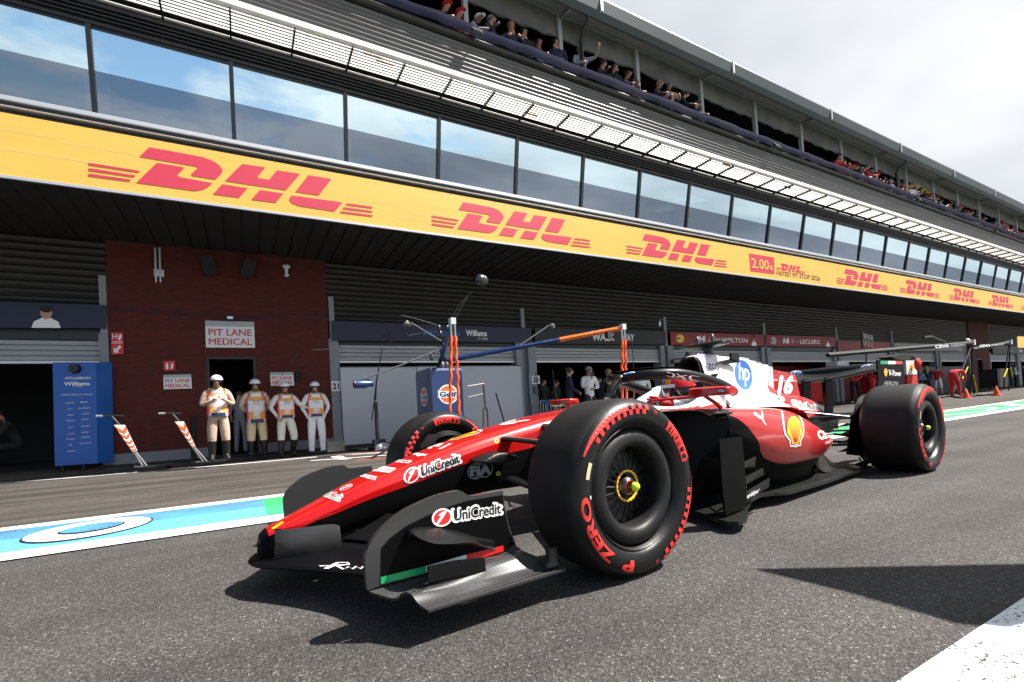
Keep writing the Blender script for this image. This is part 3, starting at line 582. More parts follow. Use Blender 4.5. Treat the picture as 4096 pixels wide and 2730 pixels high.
# nose and chassis: top centre, top edge, side, red/black boundary, lower side, bottom
def nsec(x, zt, w, zb, zl): return (x, [(0, zt), (w*.55, zt-.002), (w*.84, zt-.012), (w*.98, zt-.045), (w*1.0, (zt+zb)/2-.01), (w*.99, zb), (w*.96, (zb+zl)/2), (w*.86, zl+.02), (w*.62, zl), (0, zl)])
NOSE = [nsec(1.224, .20, .030, .188, .145), nsec(1.214, .228, .056, .208, .13), nsec(1.19, .246, .074, .228, .125), nsec(1.15, .260, .088, .246, .13), nsec(1.0, .317, .112, .270, .165), nsec(.8, .396, .137, .324, .205), nsec(.6, .452, .152, .368, .24), nsec(.35, .521, .168, .428, .262),
        nsec(0, .594, .186, .468, .272), nsec(-.3, .642, .21, .507, .25), nsec(-.55, .668, .245, .548, .17), nsec(-.80, .690, .30, .60, .08)]
chassis = cpart('nose_and_chassis', loft(NOSE, 60, 6, lambda a, j: 0 if (a.x < 1.18 and j < 5 and (a.x < 1.10 or a.z > .236)) else 1), ['red_paint', 'carbon_dull'], smooth=38)
def bvh_of(*obs):
    V = []; F = []
    for o in obs:
        k = len(V); V += [v.co.copy() for v in o.data.vertices]; F += [tuple(i+k for i in p.vertices) for p in o.data.polygons]
    return BVHTree.FromPolygons(V, F)
def pdecal(name, layers, q, bv, parent, maxlen=.06, lift=.0022):
    """artwork lying on a car surface; q is where its corners fall"""
    h = quadmap(q)
    def fn(u, v, l):
        d = cray(*h(u, v)).normalized(); loc, no, _, _ = bv.ray_cast(CO, d)
        if loc is None or abs(no.dot(d)) < .06: return None
        if no.dot(d) > 0: no = -no
        return loc+no*(lift+l-.0006)
    return art(name, layers, fn, parent, True, maxlen, .00055)
NB = bvh_of(chassis)
UNI = [T('UniCredit', .245, .05, .995, .97, 'decal_white', 0, bold=.13), OV(.13, .5, .135, .52, 'decal_white', 0), OV(.13, .5, .11, .42, 'decal_red', 1), PG([(.05, .22), (.115, .62), (.075, .66), (.13, .80), (.20, .86), (.165, .62), (.07, .12)], 'decal_white', 2), T('UniCredit', .285, .18, .955, .84, 'decal_black', 2, bold=.034)]
pdecal('lettering', UNI, [Z39(455, 1345), Z39(1385, 1000), Z39(1325, 800), Z39(450, 1110)], NB, chassis)
FIA = [RING(.34, .5, .33, .45, .025, 'decal_grey'), RING(.68, .55, .31, .46, .03, 'decal_grey'), LINE([(.02, .5), (.66, .5)], .02, 'decal_grey'), RING(.34, .5, .14, .45, .018, 'decal_grey'), LINE([(.34, .06), (.34, .94)], .018, 'decal_grey'), T('FiA', .1, .24, .92, .78, 'decal_grey', 1, bold=.07)]
pdecal('emblem', FIA, [Z39(1440, 1275), Z39(1850, 1230), Z39(1850, 945), Z39(1450, 985)], NB, chassis)
for u, v in ((1905, 650), (1928, 1155)):
    pdecal('tow_eye_marker', [RING(.5, .5, .5, .5, .28, 'yellow')], [Z39(u-36, v+40), Z39(u+36, v+34), Z39(u+36, v-40), Z39(u-36, v-34)], NB, chassis)
SHELLV = [(.5, 1.0), (.62, .985), (.73, .95), (.84, .88), (.93, .77), (.985, .62), (1.0, .48), (.93, .40), (.80, .27), (.775, .08), (.60, .08), (.5, .02), (.40, .08), (.225, .08), (.20, .27), (.07, .40), (0, .48), (.015, .62), (.07, .77), (.16, .88), (.27, .95), (.38, .985)]
def SHELL(white=True, lines='decal_red'):
    o = [(.5+(x-.5)*1.24, .5+(y-.5)*1.2) for x, y in SHELLV]
    L_ = ([PG(o, 'decal_white', 0), PG([(.5+(x-.5)*1.12, .5+(y-.5)*1.1) for x, y in SHELLV], 'decal_red', 1)] if white else [])+[PG(SHELLV, 'decal_yellow', 2)]
    for a in (-.42, -.28, -.14, 0, .14, .28, .42): L_.append(LINE([(.5+a*.22, .14), (.5+a*.62, .55), (.5+a*.92, .93-abs(a)*.35)], .034, lines, 3))
    return L_
pdecal('shell_emblem', SHELL(), [Z39(1110, 650), Z39(1340, 620), Z39(1760, 470), Z39(1330, 540)], NB, chassis)
tl = lambda y0, y1: None
rows_ = [T('aingx', 0, 0, 1, 1, 'decal_white', 0, bold=.03, shear=.2)]
pdecal('lettering', rows_, [Z39(490, 865), Z39(790, 905), Z39(845, 850), Z39(560, 815)], NB, chassis)
pdecal('lettering', [T('WHOOP', 0, 0, 1, 1, 'decal_white', 0, bold=.01)], [Z39(262, 985), Z39(560, 1005), Z39(585, 955), Z39(320, 935)], NB, chassis)
PIR = [T('IRELLI', .17, 0, .97, .66, 'decal_white', 0, bold=.05), PG([(.02, 0), (.12, 0), (.12, .62), (.8, .68), (.86, .80), (.12, .82), (.12, .88), (.9, .88), (.98, .72), (1.0, .9), (.94, 1.0), (0, 1.0), (.02, .9)], 'decal_white')]
pdecal('lettering', PIR, [Z39(-60, 1120), Z39(240, 1150), Z39(340, 1080), Z39(80, 1040)], NB, chassis)
pdecal('lettering', [T('GENESYS', 0, 0, 1, 1, 'decal_white', 0, bold=.03)], [Z9(1305, 305), Z9(1480, 355), Z9(1515, 310), Z9(1350, 275)], NB, chassis)
pdecal('lettering', [T('UniCredit', -.03, -.1, 1.03, 1.1, 'decal_white', 0, bold=.09), T('UniCredit', 0, 0, 1, 1, 'decal_black', 1, bold=.01)], [Z9(900, 530), Z9(1075, 590), Z9(1135, 510), Z9(975, 475)], NB, chassis)
pdecal('emblem', [RING(.5, .5, .5, .5, .06, 'decal_white'), PG([(.2, .2), (.42, .6), (.3, .66), (.7, .86), (.62, .6), (.3, .18)], 'decal_white')], [Z9(1050, 465), Z9(1140, 470), Z9(1255, 400), Z9(1175, 390)], NB, chassis)
for k in range(5):
    pdecal('small_lettering', [T('iIlililnliI', 0, 0, 1, 1, 'decal_white', 0, bold=.02)], [Z39(740+k*70, 755-k*14), Z39(870+k*62, 775-k*16), Z39(960+k*62, 690-k*3), Z39(860+k*62, 675-k*2)] if k < 4 else [Z39(985, 780), Z39(1040, 775), Z39(1220, 690), Z39(1180, 680)], NB, chassis) if k in (0, 2, 4) else None
pdecal('number', [T('16', 0, 0, 1, 1, 'decal_white', 0, bold=.06, shear=.25)], [Z39(1790, 410), Z39(2080, 395), Z39(2470, 312), Z39(2040, 312)], NB, chassis)
pdecal('yellow_badge', [RECT(0, 0, 1, 1, 'decal_yellow'), LINE([(.35, .3), (.6, .5), (.4, .65), (.62, .8)], .12, 'decal_black', 1)], [Z9(302, 900), Z9(330, 912), Z9(447, 832), Z9(420, 822)], NB, chassis)
pdecal('panel_gap', [LINE([(0, 0), (1, 1)], .02, 'dark_red')], [Z39(1995, 560), Z39(2010, 720), Z39(1960, 440), Z39(1940, 440)], NB, chassis) if False else None
# nose camera winglets
for s in (1, -1):
    mb = MB(); rings = []
    for y, c0, c1, t, dz in ((.14, .30, .10, .030, .012), (.20, .315, .085, .034, .004), (.255, .30, .075, .030, 0), (.262, .285, .085, .02, 0)):
        ring = []
        for j in range(24):
            a = 2*math.pi*j/24; q = .5+.5*math.cos(a); ring.append((c1+(c0-c1)*q, s*y, .442+dz+t*math.sin(a)*(.35+.65*math.sin(math.pi*q**.7))))
        rings.append(ring)
    mb.grid(rings, True, 0, True); cpart('nose_winglet', mb, 'carbon')
# pitot rake
mb = MB(); A = lambda u, v: cp((1700+u/2.851, 1500+v/2.851), y=0)
mb.tube([A(668, 605), A(668, 400), A(690, 360)], .006, 8); mb.tube([A(722, 600), A(712, 410), A(690, 360)], .006, 8); mb.tube([A(690, 370), A(675, 210), A(668, 105)], .006, 8)
mb.tube([A(675, 105), A(640, 105), A(485, 133)], .0035, 6); mb.tube([A(672, 215), A(490, 258)], .003, 6); cpart('pitot_rake', mb, 'titanium')
mb = MB(); a = cp((2236, 1643), y=0.05); mb.tube([a, a+Vector((.02, 0, .11)), a+Vector((.03, 0, .24))], [.004, .002, .0012], 6); cpart('antenna', mb, 'dark_steel')

# ------------------------------------------------------------------ cockpit, engine cover, sidepods
for s in (1, -1):
    st = []
    for x, zr, yo in ((-.78, .685, .30), (-.86, .665, .325), (-.98, .648, .345), (-1.15, .645, .36), (-1.28, .668, .36), (-1.42, .725, .35), (-1.56, .79, .33), (-1.70, .845, .29), (-1.80, .86, .24)):
        zr -= (.0 if s == 1 else max(0, min(1, (-1.2-x)/.15))*.045)
        st.append((x, [(yo+.03, .09), (yo+.03, .35), (yo+.02, .56), (yo+.004, .615), (yo-.012, zr-.012), (yo-.03, zr), (yo-.055, zr-.012), (yo-.075, zr-.10), (yo-.09, .40)]))
    cpart('cockpit_side', loft(st, 40, 4, lambda a, j: 2 if j < 2.6 else (1 if a.z < .634 and j < 4 else (0 if j < 7 else 3)), mirror=False, side=s, caps=False), ['white_paint', 'red_paint', 'carbon_dull', 'matt_black'], smooth=50)
mb = MB(); mb.add([(-.80, .27, .12), (-.80, -.27, .12), (-1.78, -.27, .12), (-1.78, .27, .12)], [(0, 1, 2, 3)]); mb.add([(-1.74, .27, .1), (-1.74, -.27, .1), (-1.80, -.22, .86), (-1.80, .22, .86)], [(0, 1, 2, 3)]); cpart('cockpit_floor', mb, 'matt_black')
mb = MB(); mb.box((-1.68, 0, .72), (.10, .34, .20)); mb.box((-1.57, .20, .62), (.14, .05, .10)); mb.box((-1.57, -.20, .62), (.14, .05, .10)); cpart('headrest', mb, 'matt_black')
mb = MB(); mb.grid([[(-.80+.0*t, .29*math.sin(t), .572+.09*math.cos(t)) for t in [R(-88+176*i/16) for i in range(17)]], [(-.86, .30*math.sin(t), .565+.08*math.cos(t)) for t in [R(-88+176*i/16) for i in range(17)]], [(-.83, .27*math.sin(t), .56+.09*math.cos(t)) for t in [R(-88+176*i/16) for i in range(17)]]]); cpart('cockpit_cowl', mb, 'carbon')
EC = [(-1.735, [(0, 1.005), (.055, 1.0), (.092, .965), (.115, .89), (.145, .80), (.22, .70), (.30, .615)]), (-1.80, [(0, 1.018), (.06, 1.012), (.098, .965), (.122, .885), (.155, .80), (.25, .68), (.33, .605)]), (-2.05, [(0, 1.018), (.055, 1.008), (.093, .955), (.12, .87), (.17, .765), (.275, .66), (.36, .598)]),
      (-2.4, [(0, .945), (.028, .92), (.06, .86), (.092, .79), (.16, .70), (.28, .63), (.37, .582)]), (-2.75, [(0, .81), (.02, .795), (.045, .745), (.073, .69), (.132, .632), (.24, .575), (.33, .53)]), (-3.05, [(0, .70), (.02, .69), (.042, .66), (.066, .62), (.108, .575), (.17, .53), (.22, .47)]),
      (-3.4, [(0, .655), (.028, .648), (.055, .62), (.078, .585), (.098, .545), (.11, .50), (.11, .44)]), (-3.75, [(0, .57), (.028, .566), (.048, .55), (.06, .53), (.066, .51), (.066, .485), (.05, .46)]), (-4.0, [(0, .505), (.02, .504), (.032, .498), (.038, .49), (.04, .482), (.036, .474), (.02, .47)])]
def ecol(a, j):
    if a.z > .72: return 0 if a.x > -2.74-.75*(a.z-.70) else 1
    if a.z > .598: return 0 if a.x > -2.90+(.66-a.z)*1.2 and (a.x > -2.74 or a.z < .70) else 1
    return 1
ecov = cpart('engine_cover', loft(EC, 110, 8, ecol, caps=False), ['white_paint', 'red_paint'], smooth=40)
fin = [(-2.15, 1.005)]; 
tops = [ZE(600, 255), ZE(900, 275), ZE(980, 290), ZE(990, 310), ZE(1068, 322), ZE(1075, 340), ZE(1145, 345), ZE(1160, 365), ZE(1235, 370), ZE(1250, 395), ZE(1300, 400)]
tw = [cp(p, y=0) for p in tops]; fr = [cp(p, y=0) for p in (ZE(1300, 400), ZE(1310, 435), ZE(1600, 500), ZE(1612, 520), ZE(1680, 820))]
mb = MB(); low = [Vector((-2.94, 0, .66)), Vector((-2.5, 0, .80)), Vector((-2.2, 0, .92))]
P = tw+[Vector((tw[-1].x-.0, 0, .70))]+low; mb.prism([q+Vector((0, .007, 0)) for q in P], (0, -.014, 0)); fin1 = cpart('shark_fin', mb, 'white_paint', smooth=None)
mb = MB(); P = fr+[Vector((-3.42, 0, .55)), Vector((-2.945, 0, .62))]; mb.prism([q+Vector((0, .0065, 0)) for q in P], (0, -.013, 0)); fin2 = cpart('shark_fin', mb, 'red_paint', smooth=None)
# air intake above the driver
mb = MB(); ring = [(0, 1.0), (.05, .995), (.082, .96), (.098, .90), (.105, .85), (.06, .835), (0, .83)]
full = ring+[(-y, z) for y, z in ring[::-1]][1:-1]
mb.grid([[(-1.70-(1.0-z)*.0-.12*(z-.83), y*1.04, .915+(z-.915)*1.03) for y, z in full], [(-1.705-.12*(z-.83), y*.88, .915+(z-.915)*.90) for y, z in full], [(-1.95, y*.7, .915+(z-.915)*.7) for y, z in full]], True, lambda i, j: i)
mb.grid([[(-1.70-.12*(z-.83), y*1.04, .915+(z-.915)*1.03) for y, z in full], [(-1.82, y*1.06, .93+(z-.915)*1.03) for y, z in full]], True, 0); mb.poly([(-1.95, y*.7, .915+(z-.915)*.7) for y, z in full], 1)
cpart('air_intake', mb, ['carbon', 'matt_black'], smooth=40)
for s in (1, -1):      # small side intakes and the black hook winglets
    mb = MB(); P = [(-1.80, .86), (-1.88, .845), (-1.945, .76), (-1.955, .70), (-1.86, .72), (-1.80, .78)]
    mb.prism([(x, s*(.135+.30*(.86-z)), z) for x, z in P], (0, s*.012, 0)); cpart('side_intake', mb, 'matt_black', smooth=None)
    mb = MB(); A = [ZE(600, 325), ZE(765, 290), ZE(870, 335), ZE(700, 360)]; a = [cp(p, y=.13) for p in A]; a = [Vector((q.x, s*q.y, q.z)) for q in a]; b = [Vector((q.x, s*(.075 if i in (0, 3) else .10), q.z)) for i, q in enumerate(a)]
    mb.add(a+b, [(0, 1, 2, 3), (0, 4, 5, 1), (1, 5, 6, 2), (2, 6, 7, 3), (7, 6, 5, 4)])
    c = [cp(p, y=.14) for p in (ZE(762, 290), ZE(762, 215), ZE(862, 222), ZE(870, 335))]; mb.prism([Vector((q.x, s*q.y, q.z)) for q in c], (0, -s*.02, 0)); cpart('cover_winglet', mb, 'carbon', smooth=30)
SP = [(-1.03, [(.33, .612), (.48, .617), (.62, .613), (.695, .585), (.705, .52), (.68, .45), (.52, .33), (.40, .08)]), (-1.12, [(.335, .612), (.49, .617), (.635, .611), (.71, .572), (.722, .50), (.70, .42), (.53, .29), (.43, .08)]), (-1.3, [(.34, .61), (.5, .615), (.645, .603), (.718, .55), (.732, .46), (.705, .365), (.55, .24), (.47, .08)]),
      (-1.6, [(.34, .603), (.5, .606), (.635, .585), (.712, .52), (.732, .41), (.70, .285), (.59, .19), (.53, .08)]), (-2.0, [(.34, .588), (.47, .582), (.59, .548), (.675, .475), (.705, .37), (.675, .25), (.59, .17), (.55, .07)]), (-2.35, [(.32, .555), (.43, .525), (.53, .465), (.62, .40), (.655, .325), (.625, .25), (.54, .17), (.50, .07)]),
      (-2.55, [(.29, .52), (.38, .485), (.47, .43), (.55, .37), (.585, .31), (.56, .245), (.48, .17), (.44, .07)]), (-2.70, [(.27, .48), (.34, .45), (.42, .40), (.495, .35), (.53, .30), (.505, .25), (.44, .19), (.40, .08)]), (-2.80, [(.26, .43), (.31, .41), (.37, .38), (.42, .345), (.44, .305), (.425, .265), (.38, .22), (.36, .12)]), (-2.83, [(.27, .40), (.30, .385), (.34, .36), (.37, .335), (.38, .305), (.37, .28), (.35, .25), (.33, .17)])]
ZBX = [-1.0, -1.02, -1.131, -1.25, -1.331, -1.513, -1.663, -1.883, -2.1, -2.35, -2.55, -2.83]; ZBZ = [.603, .597, .54, .444, .358, .274, .243, .234, .229, .216, .20, .20]
def zb(x): return float(np.interp(-x, [-q for q in ZBX], ZBZ))
def split_paint(name, a, ca, b, cb_, axis, pts, lo, hi):
    """two paints meeting along a curve: ramp over x gives the height of the line (axis 2) or over z its x (axis 0)"""
    m = mat(name, ca, .22, coat=1, bump=(2.5, .012)); t = m.node_tree; n = t.nodes.new; l = t.links.new; P1 = t.nodes['Principled BSDF']; P2 = n('ShaderNodeBsdfPrincipled'); P2.inputs['Base Color'].default_value = (*cb_, 1); P2.inputs['Roughness'].default_value = b[0]; P2.inputs['Coat Weight'].default_value = b[1]; P2.inputs['Specular IOR Level'].default_value = b[2]
    P1.inputs['Roughness'].default_value = a[0]; P1.inputs['Coat Weight'].default_value = a[1]
    c = n('ShaderNodeTexCoord'); s = n('ShaderNodeSeparateXYZ'); l(c.outputs['Object'], s.inputs[0]); mr = n('ShaderNodeMapRange'); l(s.outputs[0 if axis == 2 else 2], mr.inputs[0]); mr.inputs[1].default_value = lo; mr.inputs[2].default_value = hi
    r = n('ShaderNodeValToRGB'); r.color_ramp.interpolation = 'LINEAR'; e = r.color_ramp.elements; q = sorted(((x-lo)/(hi-lo), v) for x, v in pts); e[0].position = q[0][0]; e[0].color = (q[0][1],)*3+(1,); e[1].position = q[-1][0]; e[1].color = (q[-1][1],)*3+(1,)
    for x, v in q[1:-1]: k = e.new(x); k.color = (v, v, v, 1)
    l(mr.outputs[0], r.inputs[0]); sc_ = n('ShaderNodeMath'); sc_.operation = 'MULTIPLY_ADD'; sc_.inputs[1].default_value = 1 if axis == 2 else -1; sc_.inputs[2].default_value = 0 if axis == 2 else -2.2; l(r.outputs[0], sc_.inputs[0])
    d = n('ShaderNodeMath'); d.operation = 'GREATER_THAN'; l(s.outputs[axis], d.inputs[0]); l(sc_.outputs[0], d.inputs[1]); mxs = n('ShaderNodeMixShader'); l(d.outputs[0], mxs.inputs[0]); l(P2.outputs[0], mxs.inputs[1]); l(P1.outputs[0], mxs.inputs[2]); l(mxs.outputs[0], t.nodes['Material Output'].inputs[0])
zpts = [(x, v) for x, v in zip(ZBX, ZBZ)]+[(-.99, .66)]
xf = np.linspace(-1.02, -2.83, 24); zpts = [(float(x), float(z)) for x, z in zip(xf, herm(ZBX, ZBZ, list(xf)))]+[(-.99, .66)]
split_paint('sidepod_paint', (.30, .5), (.46, .005, .005), (.5, 0, .07), (.0025, .0025, .003), 2, zpts, -2.9, -.98)
split_paint('cover_paint', (.35, .3), (.66, .66, .67), (.30, .5, .35), (.48, .005, .005), 0, [(.55, .0), (.585, .30), (.60, .50), (.62, .61), (.645, .675), (.67, .68), (.69, .64), (.705, .56), (.73, .555), (1.03, .79)], .5, 1.1)
ecov.data.materials.clear(); ecov.data.materials.append(MATS['cover_paint']); ecov.data.polygons.foreach_set('material_index', [0]*len(ecov.data.polygons))
pods = []
for s in (1, -1):
    p_ = cpart('sidepod', loft(SP, 70, 7, lambda a, j: 0, mirror=False, side=s, caps=False), ['sidepod_paint'], smooth=50); pods.append(p_)
    mb = MB(); mb.poly([(-1.032, s*a, b) for a, b in SP[0][1]]); mb.poly([(-2.829, s*a, b) for a, b in SP[-1][1]]); mb.add([(-.7, s*.18, .07), (-1.2, s*.36, .07), (-1.2, s*.36, .62), (-.7, s*.24, .62)], [(0, 1, 2, 3)]); mb.build('inlet', 'matt_black', p_, local=True)
    # upper lip over the inlet
    mb = MB(); rows = []
    for i in range(13):
        y = .29+.41*i/12; e_ = math.sin(math.pi*min(1, i/11))
        rows.append([(x, s*y, z-.03*max(0, (y-.60)/.1)**2) for x, z in ((-1.10, .6205), (-.93-.05*e_*0, .625), (-.88+.03*abs(i/12-.5), .618), (-.90, .603), (-1.10, .595))])
    mb.grid(rows, False, 0); mb.build('inlet_lip', 'carbon', p_, local=True, smooth=60, fix=True)
EB = bvh_of(ecov, fin1, fin2); PB = bvh_of(pods[0])
HP = [OV(.5, .5, .5, .5, 'decal_blue', 0, 40), T('hp', .20, .10, .82, .90, 'decal_white', 1, shear=.18, bold=.0)]
hpf = [OV(.5, .5, .5, .5, 'decal_blue', 0, 40), LINE([(.30, .30), (.43, .98)], .10, 'decal_white', 1), LINE([(.36, .62), (.45, .66), (.5, .6), (.44, .30)], .075, 'decal_white', 1), LINE([(.56, .02), (.68, .66)], .10, 'decal_white', 1), LINE([(.66, .66), (.74, .64), (.76, .56), (.71, .38), (.62, .34)], .075, 'decal_white', 1)]
EB2 = bvh_of(ecov, fin1)
pdecal('hp_emblem', HP, [ZE(815, 700), ZE(1062, 715), ZE(1010, 325), ZE(790, 290)], EB2, ecov)
pdecal('lettering', [T('ZCG', 0, 0, 1, 1, 'decal_black', 0, bold=.012), LINE([(.04, .45), (.2, .55)], .08, 'decal_black', 0)], [ZE(455, 430), ZE(592, 436), ZE(580, 360), ZE(430, 352)], EB2, ecov)
pdecal('number', [T('16', -.02, -.03, 1.02, 1.03, 'dark_red', 0, bold=.10, shear=.22), T('16', 0, 0, 1, 1, 'decal_white', 1, bold=.075, shear=.22)], [ZE(1372, 775), ZE(1575, 780), ZE(1590, 505), ZE(1368, 510)], EB, fin2, maxlen=.15)
pdecal('stripe', [LINE([(0, 1), (.02, .25), (0, 0)], .55, 'decal_white', 0), LINE([(.55, 1), (.57, .25), (.55, 0)], .22, 'dark_red', 0)], [ZE(1215, 755), ZE(1240, 755), ZE(1304, 398), ZE(1285, 398)], EB, ecov)
pdecal('stripe', [LINE([(0, .12), (.25, .10), (.6, .0), (.85, .2), (.97, .55), (.93, .85), (.82, 1.0)], .11, 'decal_white', 1), LINE([(0, .22), (.25, .19), (.6, .10), (.80, .27), (.89, .55), (.86, .82)], .03, 'dark_red', 1)], [ZE(900, 930), ZE(1465, 930), ZE(1465, 785), ZE(900, 785)], bvh_of(ecov, pods[0]), ecov)
GR = []
for r_ in range(7):
    for c_ in range(6):
        if (r_+c_*2) % 5 != 4: GR.append(RECT(.02+c_*.165+(.04 if r_ % 2 else 0), .02+r_*.14, .13+c_*.165+(.02 if c_ % 2 else 0), .058+r_*.14, 'decal_black'))
pdecal('cooling_slots', GR, [ZE(815, 882), ZE(1050, 862), ZE(960, 740), ZE(755, 750)], EB2, ecov)
pdecal('lettering', [OV(.14, .5, .14, .55, 'decal_white', 0), T('UniCredit', .2, -.05, 1.03, 1.05, 'decal_white', 0, bold=.10), RING(.14, .5, .11, .42, .025, 'decal_red', 1), T('UniCredit', .26, .1, .98, .9, 'decal_black', 2, bold=.012)], [ZE(1610, 965), ZE(1945, 990), ZE(1890, 895), ZE(1530, 830)], bvh_of(ecov, pods[0]), ecov)
pdecal('lettering', [PG([(0, .3), (.18, .36), (.45, .25), (.62, .12), (1.0, .3), (1.0, .55), (.5, .5), (.3, 1.0), (0, 1.0)], 'decal_yellow')], [ZE(660, 655), ZE(830, 690), ZE(770, 640), ZE(690, 620)], EB2, ecov)
pdecal('lettering', [T('ROGRMOL', 0, 0, 1, 1, 'decal_black', 0, bold=.02)], [ZE(668, 655), ZE(835, 692), ZE(820, 672), ZE(672, 628)], EB2, ecov) if False else None
SBG = [LINE([(-.13, 1.16), (-.13, .60), (-.10, .44), (.13, .22), (.13, .0), (.42, .0), (.5, -.05), (.58, .0), (.87, .0), (.89, .22), (1.08, .43), (1.10, .66), (.99, .90), (.74, 1.10)], .085, 'decal_white', 1)]
pdecal('shell_emblem', SBG+SHELL(False), [ZS(1330, 400), ZS(1490, 385), ZS(1495, 70), ZS(1290, 25)], PB, pods[0])
pdecal('leaping_cat_emblem', [PG([(0, .78), (.10, .86), (.22, .88), (.55, .58), (.70, .60), (.76, .85), (.74, 1.0), (.82, 1.0), (.86, .62), (.80, .42), (.92, .08), (1.0, .0), (.92, -.05), (.84, .1), (.66, .36), (.42, .45), (.24, .62), (.12, .60), (.16, .70)], 'decal_white')], [ZE(1055, 1175), ZE(1225, 1175), ZE(1195, 990), ZE(1045, 990)], PB, pods[0])
pdecal('lettering', [T('CEVA', 0, 0, 1, 1, 'decal_white', 0, bold=.07)], [ZE(1925, 1390), ZE(2115, 1345), ZE(2070, 1270), ZE(1900, 1250)], PB, pods[0]); pdecal('lettering', [T('LOGISTICS', 0, 0, 1, 1, 'decal_white', 0, bold=.02)], [ZE(2015, 1440), ZE(2110, 1415), ZE(2108, 1385), ZE(2015, 1400)], PB, pods[0])

# ------------------------------------------------------------------ halo, camera pod, mirrors
mb = MB(); FL = (Vector((0, 0, 1)), .92)
mb.tube(cr([(-.80, 0, .685), (-.87, 0, .765), (-.955, 0, .838), (-1.0, 0, .852)], 6), [.020]*6+[.024]*6+[.03]*7, 12)
arm = [(-1.0, 0, .85), (-1.015, .09, .855), (-1.08, .19, .856), (-1.22, .262, .852), (-1.42, .305, .815), (-1.62, .315, .768), (-1.80, .29, .72)]
mb.tube(cr([(x, -y, z) for x, y, z in arm[::-1]]+arm[1:], 6), .036, 12)
mb.tube(cr([(-.79, 0, .70), (-.84, .0, .70)], 2), .03, 10); halo = cpart('halo', mb, 'carbon', smooth=60)
mb = MB(); U = cr([(-.985, 0, .897), (-1.0, .09, .902), (-1.07, .19, .902), (-1.2, .255, .898), (-1.33, .285, .880)], 5); U = [Vector((p.x, -p.y, p.z)) for p in U[::-1]]+U[1:]
mb.grid([U, [p+Vector((-.03, -p.y*.1, .004)) for p in U], [p+Vector((-.02, -p.y*.06, -.012)) for p in U]], False, 0); cpart('halo_fairing', mb, 'carbon_dull')
HB = bvh_of(halo)
pdecal('lettering', [LINE([(.0, .22), (.2, .15), (.27, .35), (.26, .75), (.2, .9), (.02, .95)], .07, 'decal_white'), LINE([(.36, .9), (.5, .55), (.64, .15)], .07, 'decal_white'), LINE([(.36, .25), (.47, .5)], .07, 'decal_white'), LINE([(.53, .58), (.66, .9)], .07, 'decal_white'), LINE([(1.0, .95), (.82, .95), (.76, .75), (.78, .35), (.86, .15), (1.0, .1)], .07, 'decal_white')], [ZC(890, 530), ZC(1310, 600), ZC(1335, 525), ZC(890, 465)], HB, halo)
pdecal('emblem', [OV(.5, .5, .5, .45, 'decal_white'), OV(.5, .45, .4, .28, 'decal_blue', 1)], [ZC(300, 510), ZC(440, 490), ZC(495, 462), ZC(350, 468)], HB, halo)
mb = MB(); mb.tube([(-2.0, 0, 1.0), (-1.98, 0, 1.09)], [.055, .05], 12, flat=(Vector((0, 1, 0)), .55)); cpart('camera_mast', mb, 'black')
mb = MB(); a = []
for y, c0, c1, t in ((-.20, -1.90, -1.97, .008), (-.18, -1.87, -2.01, .018), (-.08, -1.87, -2.05, .024), (0, -1.87, -2.10, .028), (.08, -1.87, -2.05, .024), (.18, -1.87, -2.01, .018), (.20, -1.90, -1.97, .008)):
    a.append([(c1+(c0-c1)*(.5+.5*math.cos(q)), y, 1.10+t*math.sin(q)) for q in [2*math.pi*j/16 for j in range(16)]])
mb.grid(a, True, 0, True); pod = cpart('camera_pod', mb, 'carbon')
mb = MB()
for y in (-.07, .06): mb.lathe([(0, .022), (.03, .017), (.055, .007), (.06, .0005)], (-1.96, y, 1.12), (0, 0, 1), 12)
mb.build('sensor_cone', 'dark_steel', pod, smooth=50, local=True)
mat('led_purple', (.55, .1, .9), .4, emit=3.0); mb = MB()
for p in (ZE(315, 228), ZE(365, 238), ZE(393, 238)): mb.ell(cp(p, y=.06), (.006, .006, .006), 8, 6)
mb.build('status_light', 'led_purple', pod, local=True)
for s in (1, -1):
    mb = MB(); rings = []
    for y, x0, x1, z0, z1 in ((.505, -.99, -1.05, .704, .734), (.512, -.965, -1.06, .697, .741), (.56, -.945, -1.065, .694, .744), (.66, -.945, -1.065, .692, .743), (.735, -.955, -1.06, .693, .740), (.752, -.975, -1.05, .699, .734)):
        rings.append([((x0+x1)/2+(x0-x1)/2*max(-1, min(1, 1.3*math.cos(q))), s*y, (z0+z1)/2+(z1-z0)/2*max(-1, min(1, 1.3*math.sin(q)))) for q in [2*math.pi*(j+.5)/16 for j in range(16)]])
    mb.grid(rings, True, 0, True); mi = cpart('mirror', mb, 'red_paint', smooth=50)
    mb = MB(); mb.tube([(-1.0, s*.59, .696), (-1.03, s*.63, .655), (-1.05, s*.66, .622)], [.010, .010, .014], 8); mb.tube([(-.98, s*.60, .697), (-.90, s*.48, .690), (-.83, s*.36, .687)], .008, 8); mb.tube([(-.83, s*.36, .692), (-.82, s*.355, .645)], .016, 8)
    mb.build('mirror_stay', 'red_paint', mi, smooth=50, local=True)
    if s == 1:
        MBV = bvh_of(mi); pdecal('mirror_lamp', [RECT(0, 0, 1, 1, 'decal_black'), RECT(.12, .14, .88, .86, 'decal_grey', 1)]+[LINE([(.15+.17*k, .2), (.15+.17*k, .8)], .03, 'decal_white', 2) for k in range(5)], [ZC(1575, 745), ZC(1678, 742), ZC(1678, 692), ZC(1575, 694)], MBV, mi)

